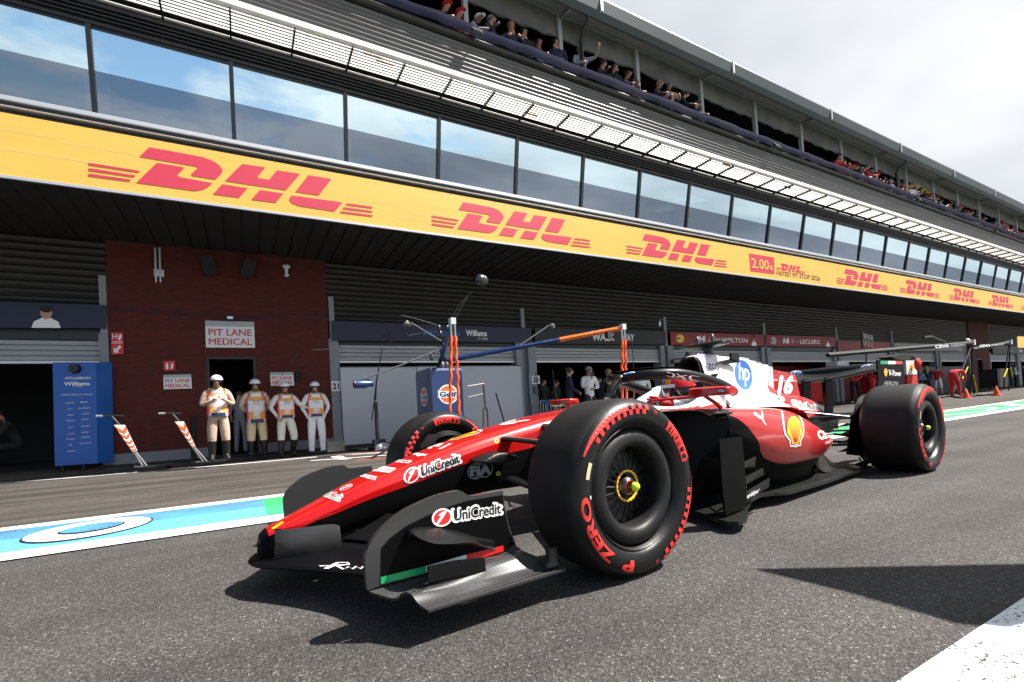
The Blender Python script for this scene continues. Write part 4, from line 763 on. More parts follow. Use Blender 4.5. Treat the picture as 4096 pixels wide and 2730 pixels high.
# ------------------------------------------------------------------ floor, boards
half = [(-.62, .16), (-.70, .28), (-.82, .36), (-.88, .50), (-.86, .60), (-.80, .72), (-.765, .82), (-.79, .865), (-.86, .862), (-.97, .815), (-1.08, .75), (-1.22, .70), (-1.37, .668), (-1.50, .69), (-1.56, .705), (-1.66, .70), (-2.2, .675), (-2.75, .645), (-3.05, .655), (-3.12, .60), (-3.2, .30)]
mb = MB(); zf = lambda x, y: .052+.012*max(0, -x-2.6)+.035*max(0, min(1, (y-.5)/.3))*max(0, min(1, (-x-1.1)/.3))*0+(.03*max(0, min(1, (-.95-x)/.25))*max(0, min(1, (x+1.75)/.3)) if y > .6 else 0)
up = [(x, y, zf(x, y)+.012) for x, y in half]; n = len(half)
full = [Vector(p) for p in up]+[Vector((x, -y, z)) for x, y, z in up[::-1]]
mb.prism(full, (0, 0, -.018)); floor = cpart('floor', mb, 'carbon_floor', smooth=30)
for s in (1, -1):
    mb = MB(); q = [cp(p, y=.78) for p in (ZS(525, 350), ZS(535, 328), ZS(560, 318), ZS(790, 290), ZS(835, 800), ZS(850, 1110), ZS(600, 1215), ZS(560, 900))]
    mb.prism([Vector((p.x, s*p.y, p.z)) for p in q], (0, -s*.011, 0)); bd = cpart('barge_board', mb, 'carbon_board', smooth=None)
    for i, (u0, v0, u1, v1, u2, v2, u3, v3) in enumerate(((812, 590, 955, 523, 940, 640, 815, 655), (826, 765, 1040, 657, 1045, 735, 840, 850), (840, 935, 1115, 778, 1105, 880, 850, 1030))):
        mb = MB(); q = [cp((2700+u/2.941, 1650+v/2.941), y=.765-.02*k) for k, (u, v) in enumerate(((u0, v0), (u1, v1), (u2, v2), (u3, v3)))]; q[3] = cp((2700+u3/2.941, 1650+v3/2.941), y=.765)
        mb.prism([Vector((p.x, s*p.y, p.z)) for p in q], (0, -s*.008, 0)); sl = mb.build('louvre', 'carbon_floor', bd, local=True)
        if i == 2 and s == 1: hq_ = quadmap([ZS(848, 1030), ZS(985, 955), ZS(1005, 870), ZS(848, 965)]); art('lettering', [T('ambipar', 0, 0, 1, 1, 'decal_white', 0, bold=.03)], lambda u, v, l: cp(hq_(u, v), y=.765-.02*u+.006+l), bd, True)
    mb = MB(); mb.tube([(-1.03, s*.765, .30), (-1.10, s*.66, .29)], .006, 8); mb.tube([(-1.05, s*.765, .19), (-1.16, s*.62, .2)], .006, 8); mb.build('stay', 'steel', bd, local=True)
    mb = MB()
    for k in range(4): mb.box((-.66-.075*k, s*(.30+.028*k), .12), (.05, .012, .10), Matrix.Rotation(R(-20*s), 3, 'Z'))
    cpart('floor_fence', mb, 'carbon_dull', smooth=None)
    mb = MB()
    for k in range(3): mb.tube(cr([(-2.86-.10*k, s*.655, .075), (-2.90-.10*k, s*.64, .125), (-2.98-.10*k, s*.60, .14)], 4), .012, 6, flat=(Vector((0, 1, 0)), .3))
    mb.add([(-2.78, s*.60, .10), (-3.08, s*.60, .115), (-3.08, s*.655, .10), (-2.78, s*.655, .085)], [(0, 1, 2, 3)]); cpart('floor_edge_wing', mb, 'carbon_dull')
    mb = MB(); rows = []
    for i in range(9):
        x = -2.55-.5*i/8; rows.append([(x, s*(.40-.12*i/8+.16*t), .07+(.20-.04*i/8)*(1-t)**2.2) for t in [j/8 for j in range(9)]])
    mb.grid(rows); cpart('diffuser_cover', mb, 'carbon_floor')

# ------------------------------------------------------------------ front wing
mb = MB()
def foil(y, xl, c, z, t, up, n=16):
    return [Vector((xl-c*(.5-.5*math.cos(q)), y, z+up*(.5-.5*math.cos(q))**1.6+t*math.sin(q)*(1.1-.5*(.5-.5*math.cos(q))))) for q in [2*math.pi*j/n for j in range(n)]]
ys_ = [-.745+1.49*i/40 for i in range(41)]
lex = lambda y: herm([-.12, 0, .10, .185, .35, .545, .75], [1.235, 1.262, 1.238, 1.178, 1.07, .97, .925], [abs(y)])[0]
mb.grid([foil(y, lex(y), .30-.10*abs(y), .122+.03*min(1, (abs(y)/.7)**2), .018, .02, 24) for y in ys_], True, 0, True); mw = cpart('front_wing_main_plane', mb, 'carbon_dull', smooth=60)
for i, (dx_, c, z, u_) in enumerate(((-.20, .17, .125, .05), (-.33, .17, .175, .08))):
    for s in (1, -1):
        mb = MB(); mb.grid([foil(s*y, lex(y)+dx_*(1-.15*y), c, z-.03*y, .009, u_) for y in (.10, .25, .4, .55, .65, .74)], True, 0, True); cpart('front_wing_flap', mb, 'carbon', smooth=60)
pdecal('lettering', [LINE([(0, .35), (.3, .5), (.15, .1), (.35, .9), (.6, 1.0), (.62, .7), (.35, .5)], .09, 'decal_white'), LINE([(.3, .55), (.5, .1), (.62, .4), (.7, .15), (.82, .5), (.9, .2), (1.0, .5)], .07, 'decal_white')], [Z9(820, 1370), Z9(1375, 1385), Z9(1330, 1300), Z9(900, 1275)], bvh_of(mw), mw)
for s in (1, -1):
    mb = MB(); q = [cp(p, y=.135) for p in (Z9(360, 938), Z9(800, 870), Z9(1000, 850), Z9(1080, 868), Z9(1100, 1160), Z9(720, 1225), Z9(350, 1298))]
    top = cr(q[:4], 5); bot = cr([q[6], q[5], q[4]], 1); bot = [bot[0].lerp(bot[-1], i/(len(top)-1)) for i in range(len(top))]; yk = lambda x: s*float(np.interp(x, [.9, 1.05, 1.14, 1.19], [.135, .132, .115, .075]))
    mb.grid([[Vector((a.x+(b.x-a.x)*j/6, yk(a.x+(b.x-a.x)*j/6)+s*.012*math.sin(math.pi*j/6), a.z+(b.z-a.z)*j/6)) for j in range(7)] for a, b in zip(top, bot)]); mb.grid([[Vector((a.x+(b.x-a.x)*j/6, yk(a.x+(b.x-a.x)*j/6)-s*.03, a.z+(b.z-a.z)*j/6)) for j in range(7)][::-1] for a, b in zip(top, bot)])
    mb.grid([[Vector((top[-1].x+(bot[-1].x-top[-1].x)*j/6, yk(1.0)*k_+0*s, top[-1].z+(bot[-1].z-top[-1].z)*j/6)) for j in range(7)] for k_ in (1, .75)]); cpart('front_wing_pylon', mb, 'carbon_bright', smooth=50)
    YE = .745
    q = cr([cp(p, y=YE) for p in (Z26(185, 1080), Z26(165, 900), Z26(170, 700), Z26(240, 545), Z26(400, 370), Z26(600, 225), Z26(900, 90), Z26(1100, 42), Z26(1170, 42), Z26(1240, 85), Z26(1340, 82), Z26(1600, 35))], 4)+[cp(p, y=YE) for p in (Z26(1618, 200), Z26(1660, 400), Z26(1745, 620), Z26(1800, 650), Z26(1610, 690), Z26(800, 905), Z26(330, 1025))]
    mb = MB(); mb.prism([Vector((p.x, s*p.y, p.z)) for p in q], (0, -s*.022, 0)); ep = cpart('front_wing_endplate', mb, 'carbon_bright', smooth=None)
    F_ = [Z26(200, 1088), Z26(330, 1130), Z26(480, 1163), Z26(540, 1105), Z26(600, 1098), Z26(650, 1130), Z26(720, 1220), Z26(820, 1285)]; yF = [.748, .775, .80, .815, .83, .845, .87, .90]
    B_ = [(1740, 645), (1800, 660), (1870, 690), (1950, 720), (2030, 755), (2100, 790), (2180, 825), (2255, 850)]; yB = yF
    f3 = [cp(p, y=y) for p, y in zip(F_, yF)]; b3 = [cp(Z26(*p), y=y) for p, y in zip(B_, yB)]
    Fi = cr(f3, 4); Bi = cr(b3, 4); rows = []
    for i in range(15):
        t = i/14; e_ = (1-t)**2.2; rows.append([Vector((a.x+(b.x-a.x)*t, a.y+(b.y-a.y)*t, (b.z+(a.z-b.z)*(1-t) if False else (Fi[0].z+(Fi[-1].z-Fi[0].z)*k/28+(a.z-(Fi[0].z+(Fi[-1].z-Fi[0].z)*k/28))*e_)*(1-t)+b.z*t))) for k, (a, b) in enumerate(zip(Fi, Bi))])
    rows = [[Vector((p.x, s*p.y, p.z)) for p in r] for r in rows]
    mb = MB(); mb.grid(rows); mb.grid([[p-Vector((0, 0, .008)) for p in r][::-1] for r in rows]); mb.grid([rows[0], [p-Vector((.002, 0, .008)) for p in rows[0]]]); mb.grid([[r[-1] for r in rows], [r[-1]-Vector((0, 0, .008)) for r in rows]]); fp = cpart('front_wing_footplate', mb, 'carbon_bright', smooth=60, fix=True)
    # winglet on the outside of the endplate
    I_ = [cp(p, y=.748) for p in (Z26(575, 500), Z26(610, 455), Z26(700, 418), Z26(880, 418), Z26(1100, 455), Z26(1300, 515), Z26(1515, 578))]
    O_ = [cp(p, y=y) for p, y in zip((Z26(590, 480), Z26(640, 478), Z26(740, 540), Z26(890, 590), Z26(1080, 592), Z26(1290, 575), Z26(1513, 582)), (.755, .79, .825, .84, .82, .79, .752))]
    I_ = cr(I_, 3); O_ = cr(O_, 3); mbw = MB(); rows = [[Vector((p.x, s*p.y, p.z)) for p in (a, a.lerp(b, .5)+Vector((0, 0, .008)), b, a.lerp(b, .6)-Vector((0, 0, .02)), a-Vector((0, 0, .03)))] for a, b in zip(I_, O_)]
    mbw.grid(rows); mbw.build('endplate_winglet', 'carbon', ep, smooth=70, local=True, fix=True)
    mb = MB(); q = [cp(p, y=.815) for p in (Z26(815, 832), Z26(1100, 770), Z26(1410, 738), Z26(1425, 890), Z26(1100, 940), Z26(820, 996))]; mb.prism([Vector((p.x, s*p.y, p.z)) for p in q], (0, -s*.008, 0)); mb.build('strake', 'carbon', fp, local=True)
    mb = MB(); a = cp(Z26(2120, 810), y=.885); mb.tube([(a.x, s*a.y, a.z-.004), (a.x, s*a.y, a.z+.008), (a.x, s*a.y, a.z+.010), (a.x, s*a.y, a.z+.060)], [.034, .032, .028, .028], 14, flat=(Vector((0, 1, 0)), .35)); mb.build('tip_fence', 'carbon', fp, smooth=40, local=True)
    if s == 1:
        EP = bvh_of(ep); inner = [Z26(320, 1010), Z26(325, 640), Z26(420, 530), Z26(600, 400), Z26(800, 300), Z26(960, 230), Z26(1100, 180), Z26(1240, 140), Z26(1598, 80), Z26(1612, 200), Z26(1650, 400), Z26(1720, 600), Z26(1600, 685), Z26(800, 895)]
        mb = MB(); mb.poly([cp(p, y=YE+.0015) for p in inner]); mb.build('endplate_panel', 'carbon_dull', ep, local=True)
        y2 = lambda l: (lambda u, v, l_: cp(h_(u, v), y=YE+.0025+l_))
        h_ = quadmap([Z26(865, 425), Z26(1612, 300), Z26(1605, 130), Z26(855, 240)]); art('lettering', UNI, y2(0), ep, True, None, .0003)
        for (q, m_) in (([Z26(325, 1012), Z26(800, 893), Z26(792, 825), Z26(322, 940)], 'decal_green'), ([Z26(800, 893), Z26(1220, 788), Z26(1218, 705), Z26(792, 825)], 'decal_white'), ([Z26(1220, 788), Z26(1608, 668), Z26(1605, 608), Z26(1218, 705)], 'decal_red')):
            mb = MB(); mb.poly([cp(p, y=YE+.003) for p in q]); mb.build('flag_band', m_, ep, local=True)

# ------------------------------------------------------------------ rear wing, rear end, suspension
for s in (1, -1):
    mb = MB(); q = [cp(p, y=.52) for p in (ZR(1602, 490), ZR(1950, 495), ZR(1958, 560), ZR(1985, 700), ZR(1975, 800), ZR(1930, 880), ZR(1600, 880), ZR(1612, 760))]
    mb.prism([Vector((p.x, s*p.y, p.z)) for p in q], (0, -s*.012, 0)); re_ = cpart('rear_wing_endplate', mb, 'carbon_dull', smooth=None)
    if s == 1:
        hh = lambda q: (lambda h: (lambda u, v, l: cp(h(u, v), y=.522+l)))(quadmap(q))
        art('flag_band', [RECT(0, 0, .33, 1, 'decal_green'), RECT(.33, 0, .67, 1, 'decal_white'), RECT(.67, 0, 1, 1, 'decal_red')], hh([ZR(1645, 548), ZR(1950, 550), ZR(1950, 508), ZR(1645, 502)]), re_, True)
        art('lettering', [T('V-Power', .22, .05, 1, .95, 'decal_white', 0, bold=.03)]+[(V_, F_2, m_, l_) for V_, F_2, m_, l_ in [([(x*.19, y*1.15-.08) for x, y in SHELLV], [tuple(range(len(SHELLV)))], 'decal_red', 0), ([(.095+(x-.5)*.15, .5+(y-.5)*.95) for x, y in SHELLV], [tuple(range(len(SHELLV)))], 'decal_yellow', 1)]], hh([ZR(1688, 720), ZR(1935, 720), ZR(1932, 640), ZR(1688, 608)]), re_, True)
        art('lettering', [T('PERONI', 0, 0, 1, 1, 'decal_grey', 0, bold=-.005, shear=.2)], hh([ZR(1680, 850), ZR(1885, 838), ZR(1895, 790), ZR(1705, 788)]), re_, True)
yw = [-.515, -.42, -.3, -.18, -.08, 0, .08, .18, .3, .42, .515]
mb = MB(); mb.grid([foil(y, -3.70+.02*abs(y), .30, .795+.055*min(1, (abs(y)/.45)**2), .02, .075) for y in yw], True, 0, True); cpart('rear_wing_main_plane', mb, 'carbon', smooth=60)
mb = MB(); rows = []
for y in yw: rows.append([Vector((-3.985, y, .855+.03*min(1, (abs(y)/.45)**2))), Vector((-4.0, y, .90+.005)), Vector((-4.04, y, .935)), Vector((-4.055, y, .935)), Vector((-4.02, y, .89))])
mb.grid(rows, True, 0, True); flap = cpart('rear_wing_flap', mb, 'carbon', smooth=40); FB = bvh_of(flap)
for q in ([ZR(1365, 650), ZR(1590, 612), ZR(1590, 548), ZR(1375, 560)], [ZR(385, 745), ZR(555, 745), ZR(555, 640), ZR(390, 645)]): pdecal('hp_emblem', [OV(.5, .5, .52, .52, 'decal_white'), OV(.5, .5, .46, .46, 'decal_blue', 1), LINE([(.33, .25), (.45, .95)], .08, 'decal_white', 2), LINE([(.55, .05), (.67, .75), (.75, .7), (.72, .45)], .08, 'decal_white', 2)], q, FB, flap)
for y in (.10, -.10):
    mb = MB(); mb.prism([(-3.70, y, .82), (-3.86, y, .83), (-3.84, y, .60), (-3.80, y, .40), (-3.62, y, .40), (-3.68, y, .62)], (0, .012, 0)); cpart('rear_wing_pillar', mb, 'carbon_dull', smooth=None)
mb = MB(); mb.grid([foil(y, -3.62, .16, .42+.02*abs(y), .012, .05) for y in (-.45, -.2, 0, .2, .45)], True, 0, True); cpart('beam_wing', mb, 'carbon', smooth=60)
mb = MB(); mb.tube([(-2.6, 0, .30), (-3.0, 0, .31), (-3.5, 0, .34), (-3.9, 0, .37), (-4.1, 0, .39)], [.24, .20, .14, .10, .05], 14, flat=(Vector((0, 1, 0)), .9)); cpart('gearbox_and_crash_structure', mb, 'carbon_dull')
cpart('gearbox_fairing', loft([(-2.55, [(0, .60), (.16, .58), (.30, .48), (.34, .30), (.30, .09), (0, .08)]), (-2.9, [(0, .55), (.13, .53), (.25, .44), (.28, .30), (.24, .12), (0, .10)]), (-3.3, [(0, .50), (.10, .49), (.17, .42), (.19, .32), (.15, .2), (0, .18)]), (-3.8, [(0, .45), (.05, .44), (.08, .40), (.08, .35), (.06, .3), (0, .29)])], 24, 5, lambda a, j: 0), 'carbon_dull')
mb = MB(); mb.box((-4.12, 0, .36), (.02, .05, .12)); cpart('rain_light', mb, 'dark_red')
def armp(a, b, w_, name, m_='carbon'):
    mb = MB(); a, b = Vector(a), Vector(b); d = (b-a).normalized(); fl = d.cross(Vector((1, 0, 0))).normalized(); mb.tube([a, a.lerp(b, .5), b], [w_, w_*.9, w_*.85], 12, flat=(fl, .36)); return cpart(name, mb, m_, smooth=60)
for s in (1, -1):
    for a, b, w_ in (((.09, s*.155, .535), (.02, s*.66, .50), .036), ((-.17, s*.18, .585), (-.02, s*.66, .51), .034), ((.07, s*.14, .33), (.02, s*.66, .24), .038), ((-.30, s*.2, .29), (-.02, s*.66, .23), .034), ((-.52, s*.24, .20), (-.02, s*.64, .33), .026)): armp(a, b, w_, 'suspension_arm')
    for a, b, w_ in (((-3.15, s*.14, .45), (-3.36, s*.56, .48), .03), ((-3.55, s*.10, .45), (-3.42, s*.56, .48), .03), ((-3.05, s*.16, .22), (-3.36, s*.56, .22), .034), ((-3.55, s*.10, .22), (-3.44, s*.56, .22), .034), ((-3.25, s*.14, .33), (-3.4, s*.56, .34), .03), ((-2.85, s*.22, .37), (-3.30, s*.54, .28), .03)): armp(a, b, w_, 'suspension_arm')
    mb = MB(); mb.prism([(-3.04, s*.50, .16), (-3.30, s*.52, .12), (-3.36, s*.53, .30), (-3.34, s*.53, .50), (-3.16, s*.51, .47)], (0, -s*.012, 0)); bw = cpart('brake_duct_winglet', mb, 'carbon_dull', smooth=None)
    for k in range(4): MB().add([(-3.10, s*.40, .17+.07*k), (-3.32, s*.40, .19+.07*k), (-3.32, s*.51, .20+.07*k), (-3.08, s*.50, .18+.07*k)], [(0, 1, 2, 3)]).build('vane', 'carbon_dull', bw, local=True)
    armp((-2.93, s*.20, .53), (-3.36, s*.54, .44), .016, 'push_rod', 'dark_steel')
# ------------------------------------------------------------------ wheels
def wheel(xc, rad, yo, yi, side, rot, rear):
    W = MB(); w2 = (yo-yi)
    prof = [(yo-.024, .243), (yo-.010, .258), (yo-.002, .285), (yo-.004, .312), (yo-.018, .330), (yo-.042, rad-.006), (yo-.075, rad-.0015), ((yo+yi)/2, rad), (yi+.075, rad-.0015), (yi+.042, rad-.006), (yi+.018, .330), (yi+.004, .312), (yi+.002, .285), (yi+.010, .258), (yi+.024, .243)]
    pc = [(p.x, p.y) for p in cr([(a, b, 0) for a, b in prof], 3)]
    lath = [(side*a, b) for a, b in pc]
    W.lathe(lath, (xc, 0, rad), (0, 1, 0), 96, lambda i, j: 0 if 13 <= i <= 28 else 1, ref=(1, 0, 0))
    ty = cpart('tyre', W, ['rubber', 'tyre_wall'], smooth=60)
    po = sorted([(b, a) for a, b in pc[:16]]); ys_o = lambda r: float(np.interp(r, [q[0] for q in po], [q[1] for q in po])); ys_i = lambda r: yi+(yo-ys_o(r))
    def pol(inner):
        def fn(th, r, l):
            y = (ys_i(r)-l*1.2-.0025 if inner else ys_o(r)+l*1.2+.0025); return Vector((xc-r*math.cos(th), side*y, rad+r*math.sin(th)))
        return fn
    def arc(layers, a0, a1, r0, r1): return [([(R(a0+(a1-a0)*q[0]), r0+(r1-r0)*q[1])+tuple(q[2:]) for q in V], F, m_, lv) for V, F, m_, lv in layers]
    def deco(rot):
        D = []
        for k in (0, 213):
            D += arc([PG([(i/14, 1-min(1, .25+i/9)), ((i+1)/14, 1-min(1, .25+(i+1)/9)), ((i+1)/14, 1), (i/14, 1)], 'tyre_red') for i in range(14)], 153+k+rot, 98.5+k+rot, .303, .323)
            D += arc([RECT(i/8, .0, (i+.52)/8, 1, 'tyre_red') for i in range(2, 8)], 153+k+rot, 98.5+k+rot, .284, .304)
            for c in range(6): D += arc([RECT(0, .5*(c % 2), 1, .5*(c % 2)+.5, 'tyre_red')], 98.5-c*3.7+k+rot, 98.5-(c+1)*3.7+k+rot, .284, .323)
            D += arc([RING(.5, .5, .4, .45, .1, 'tyre_red', 0, 10)], 71+k+rot, 67+k+rot, .296, .314)
        D += arc([T('P', 0, 0, .16, 1, 'tyre_red', 0, bold=.05), T('ZERO', .30, 0, 1, 1, 'tyre_red', 0, bold=.05)], 256+rot, 179+rot, .274, .318)
        D += arc([T('IRELLI', .14, 0, 1, .66, 'tyre_red', 0, bold=.05), PG([(0, 0), (.10, 0), (.10, .66), (.3, .68), (.6, .68), (.9, .68), (.95, .80), (.6, .80), (.3, .80), (.12, .80), (.12, .86), (.3, .86), (.6, .86), (.97, .86), (1, 1), (.6, 1), (.3, 1), (0, 1)], 'tyre_red')], 52+rot, 14.5+rot, .270, .312)
        D += arc([RECT(0, 0, 1, 1, 'tyre_label')], 167+rot, 155+rot, .278, .296) if rot > -30 else []
        D += arc([OV(.5, .5, .5, .5, 'decal_white', 0, 12)], 181.5+rot, 178.5+rot, .262, .270)
        return D
    art('sidewall_lettering', deco(rot), pol(side < 0), ty, True, .03, .0008)
    mb = MB(); mb.lathe([(side*(yi+.03), .243), (side*(yi+.015), .236), (side*(yi+.05), .225), (side*(yo-.05), .225), (side*(yo-.03), .232), (side*(yo-.018), .240), (side*(yo-.024), .246)], (xc, 0, rad), (0, 1, 0), 72)
    rim = cpart('rim', mb, 'wheel_black', smooth=50)
    mb = MB(); mb.lathe([(side*(yo-.05), .230), (side*(yo-.036), .222), (side*(yo-.027), .212), (side*(yo-.021), .198), (side*(yo-.020), .182), (side*(yo-.026), .166), (side*(yo-.038), .157), (side*(yo-.055), .154), (side*(yo-.12), .153)], (xc, 0, rad), (0, 1, 0), 72); mb.build('wheel_cover', 'cover_black', rim, smooth=60, local=True)
    mb = MB(); y0 = side*(yo-.11); mb.lathe([(0, .152), (0, .001)], (xc, y0, rad), (0, 1, 0), 48)
    for k in range(20):
        a = 2*math.pi*k/20; d = Vector((math.cos(a), 0, math.sin(a))); e = Vector((-math.sin(a), 0, math.cos(a))); c = Vector((xc, y0+side*.004, rad))
        mb.tube([c+d*.055+Vector((0, side*.03, 0)), c+d*.10+e*.006+Vector((0, side*.02, 0)), c+d*.15+e*.012], [.0045, .004, .0045], 6)
    mb.build('spokes', 'wheel_dark', rim, smooth=50, local=True)
    yh = yo-.075
    mb = MB(); mb.lathe([(side*yh, .0625), (side*(yh+.006), .0625), (side*(yh+.006), .056), (side*yh, .055)], (xc, 0, rad), (0, 1, 0), 40, lambda i, j: 0 if j % 2 or i != 1 else 1); mb.build('hub_ring', ['yellow', 'gulf_orange'] if not rear else ['wheel_dark', 'wheel_dark'], rim, local=True)
    mb = MB(); mb.lathe([(side*(yh-.03), .052), (side*(yh-.01), .04), (side*(yh+.012), .034), (side*(yh+.02), .026)], (xc, 0, rad), (0, 1, 0), 24, 0); mb.lathe([(side*(yh+.006), .029), (side*(yh+.016), .027), (side*(yh+.02), .021)], (xc, 0, rad), (0, 1, 0), 24, 1); mb.lathe([(side*(yh+.012), .020), (side*(yh+.040), .018)], (xc, 0, rad), (0, 1, 0), 24, 0); mb.lathe([(side*(yh+.038), .018), (side*(yh+.050), .017), (side*(yh+.058), .011), (side*(yh+.060), .001)], (xc, 0, rad), (0, 1, 0), 24, 2)
    mb.build('wheel_nut', ['dark_steel', 'decal_red', 'neon'], rim, smooth=50, local=True)
    mb = MB(); mb.lathe([(side*(yi+.11), .001), (side*(yi+.11), .10), (side*(yi+.0), .17), (side*(yi-(.012 if not rear else .05)), .19 if not rear else .29), (side*(yi+.02), .222)], (xc, 0, rad), (0, 1, 0), 40); bdk = cpart('brake_duct', mb, 'carbon_dull', smooth=40)
    if not rear and side < 0:
        q = [cp(p, y=-.60) for p in (Z39(700, 770), Z39(720, 720), Z39(830, 548), Z39(980, 540), Z39(985, 590), Z39(930, 700))]; mb = MB(); mb.prism(q, (0, -.02, 0)); mb.build('duct_scoop', 'dark_steel', bdk, local=True)
mat('tyre_label', (.62, .50, .30), .6)
wheel(0, .3495, .955, .648, 1, 0, False); wheel(0, .3495, .955, .648, -1, 57, False); wheel(-3.4, .352, .955, .572, 1, -4, True); wheel(-3.4, .352, .955, .572, -1, 40, True)

# ------------------------------------------------------------------ people
_BODY = {}
def joints(pose):
    J = dict(pelvis=(0, 0, .96), spine=(0, .01, 1.14), chest=(0, .0, 1.36), neck=(0, .0, 1.50), head=(0, -.03, 1.60), crown=(0, -.015, 1.69))
    for s, n in ((1, 'l'), (-1, 'r')):
        J.update({n+'sh': (s*.18, 0, 1.42), n+'el': (s*.25, .03, 1.16), n+'wr': (s*.26, -.03, .93), n+'ha': (s*.26, -.06, .85), n+'hip': (s*.09, 0, .92), n+'kn': (s*.12, -.02, .50), n+'an': (s*.13, .03, .09), n+'to': (s*.15, -.13, .04)})
    J.update(pose); return J
POSE = dict(down={}, phone={'lel': (.28, .0, 1.15), 'rel': (-.28, 0, 1.15), 'lwr': (.11, -.24, 1.22), 'rwr': (-.11, -.24, 1.22), 'lha': (.05, -.29, 1.27), 'rha': (-.05, -.29, 1.27), 'head': (0, -.05, 1.60)},
 back={'lel': (.28, .08, 1.16), 'rel': (-.28, .08, 1.16), 'lwr': (.10, .18, 1.0), 'rwr': (-.10, .18, 1.0), 'lha': (.03, .20, .97), 'rha': (-.03, .20, .97)},
 pockets={'lel': (.30, .05, 1.15), 'rel': (-.30, .05, 1.15), 'lwr': (.21, -.05, .97), 'rwr': (-.21, -.05, .97), 'lha': (.17, -.08, .90), 'rha': (-.17, -.08, .90)},
 point={'rel': (-.31, .04, 1.17), 'rwr': (-.22, -.10, .98), 'rha': (-.18, -.14, .92), 'lel': (.33, -.05, 1.20), 'lwr': (.47, -.15, 1.14), 'lha': (.55, -.18, 1.12), 'lkn': (.16, -.06, .5), 'lan': (.16, .10, .10), 'lto': (.20, -.04, .04)},
 mic={'lel': (.26, -.02, 1.14), 'lwr': (.05, -.24, 1.12), 'lha': (-.04, -.25, 1.10), 'rel': (-.27, -.08, 1.14), 'rwr': (-.10, -.24, 1.36), 'rha': (-.05, -.23, 1.45)},
 belt={'lel': (.25, -.05, 1.14), 'lwr': (.12, -.25, 1.03), 'lha': (.05, -.28, 1.0), 'rel': (-.25, -.03, 1.14), 'rwr': (-.13, -.24, 1.04), 'rha': (-.05, -.28, 1.02)},
 rail={'lel': (.26, -.08, 1.18), 'rel': (-.26, -.08, 1.18), 'lwr': (.14, -.30, 1.16), 'rwr': (-.14, -.30, 1.16), 'lha': (.08, -.36, 1.18), 'rha': (-.08, -.36, 1.18), 'head': (0, -.06, 1.60), 'crown': (0, -.06, 1.69)},
 raise_={'lel': (.36, -.16, 1.44), 'lwr': (.30, -.38, 1.56), 'lha': (.26, -.44, 1.60), 'rel': (-.26, -.05, 1.16), 'rwr': (-.14, -.26, 1.10), 'rha': (-.08, -.30, 1.10)},
 drink={'rel': (-.26, -.06, 1.16), 'rwr': (-.12, -.26, 1.32), 'rha': (-.08, -.27, 1.40)},
 bend={'pelvis': (0, .18, .95), 'spine': (0, .08, 1.08), 'chest': (0, -.14, 1.14), 'neck': (0, -.30, 1.12), 'head': (0, -.38, 1.05), 'crown': (0, -.44, 1.0), 'lsh': (.18, -.20, 1.12), 'rsh': (-.18, -.20, 1.12), 'lel': (.22, -.28, .86), 'rel': (-.22, -.28, .86), 'lwr': (.14, -.42, .66), 'rwr': (-.14, -.42, .66), 'lha': (.10, -.46, .60), 'rha': (-.10, -.46, .60), 'lhip': (.1, .16, .92), 'rhip': (-.1, .16, .92)},
 sit={'pelvis': (0, .2, .50), 'spine': (0, .16, .70), 'chest': (0, .02, .92), 'neck': (0, -.06, 1.05), 'head': (0, -.12, 1.14), 'crown': (0, -.12, 1.23), 'lsh': (.18, .0, .98), 'rsh': (-.18, 0, .98), 'lel': (.26, -.14, .76), 'rel': (-.26, -.14, .76), 'lwr': (.16, -.36, .70), 'rwr': (-.16, -.36, .70), 'lha': (.12, -.43, .68), 'rha': (-.12, -.43, .68), 'lhip': (.1, .15, .50), 'rhip': (-.1, .15, .50), 'lkn': (.16, -.28, .52), 'rkn': (-.16, -.28, .52), 'lan': (.17, -.24, .1), 'ran': (-.17, -.24, .1), 'lto': (.18, -.40, .04), 'rto': (-.18, -.40, .04)})
RAD = dict(pelvis=(.165, .12), spine=(.15, .11), chest=(.165, .115), neck=(.052, .052), head=(.094, .112), crown=(.074, .088), sh=(.075, .075), el=(.048, .048), wr=(.036, .036), ha=(.036, .026), hip=(.105, .105), kn=(.078, .078), an=(.058, .058), to=(.042, .036))
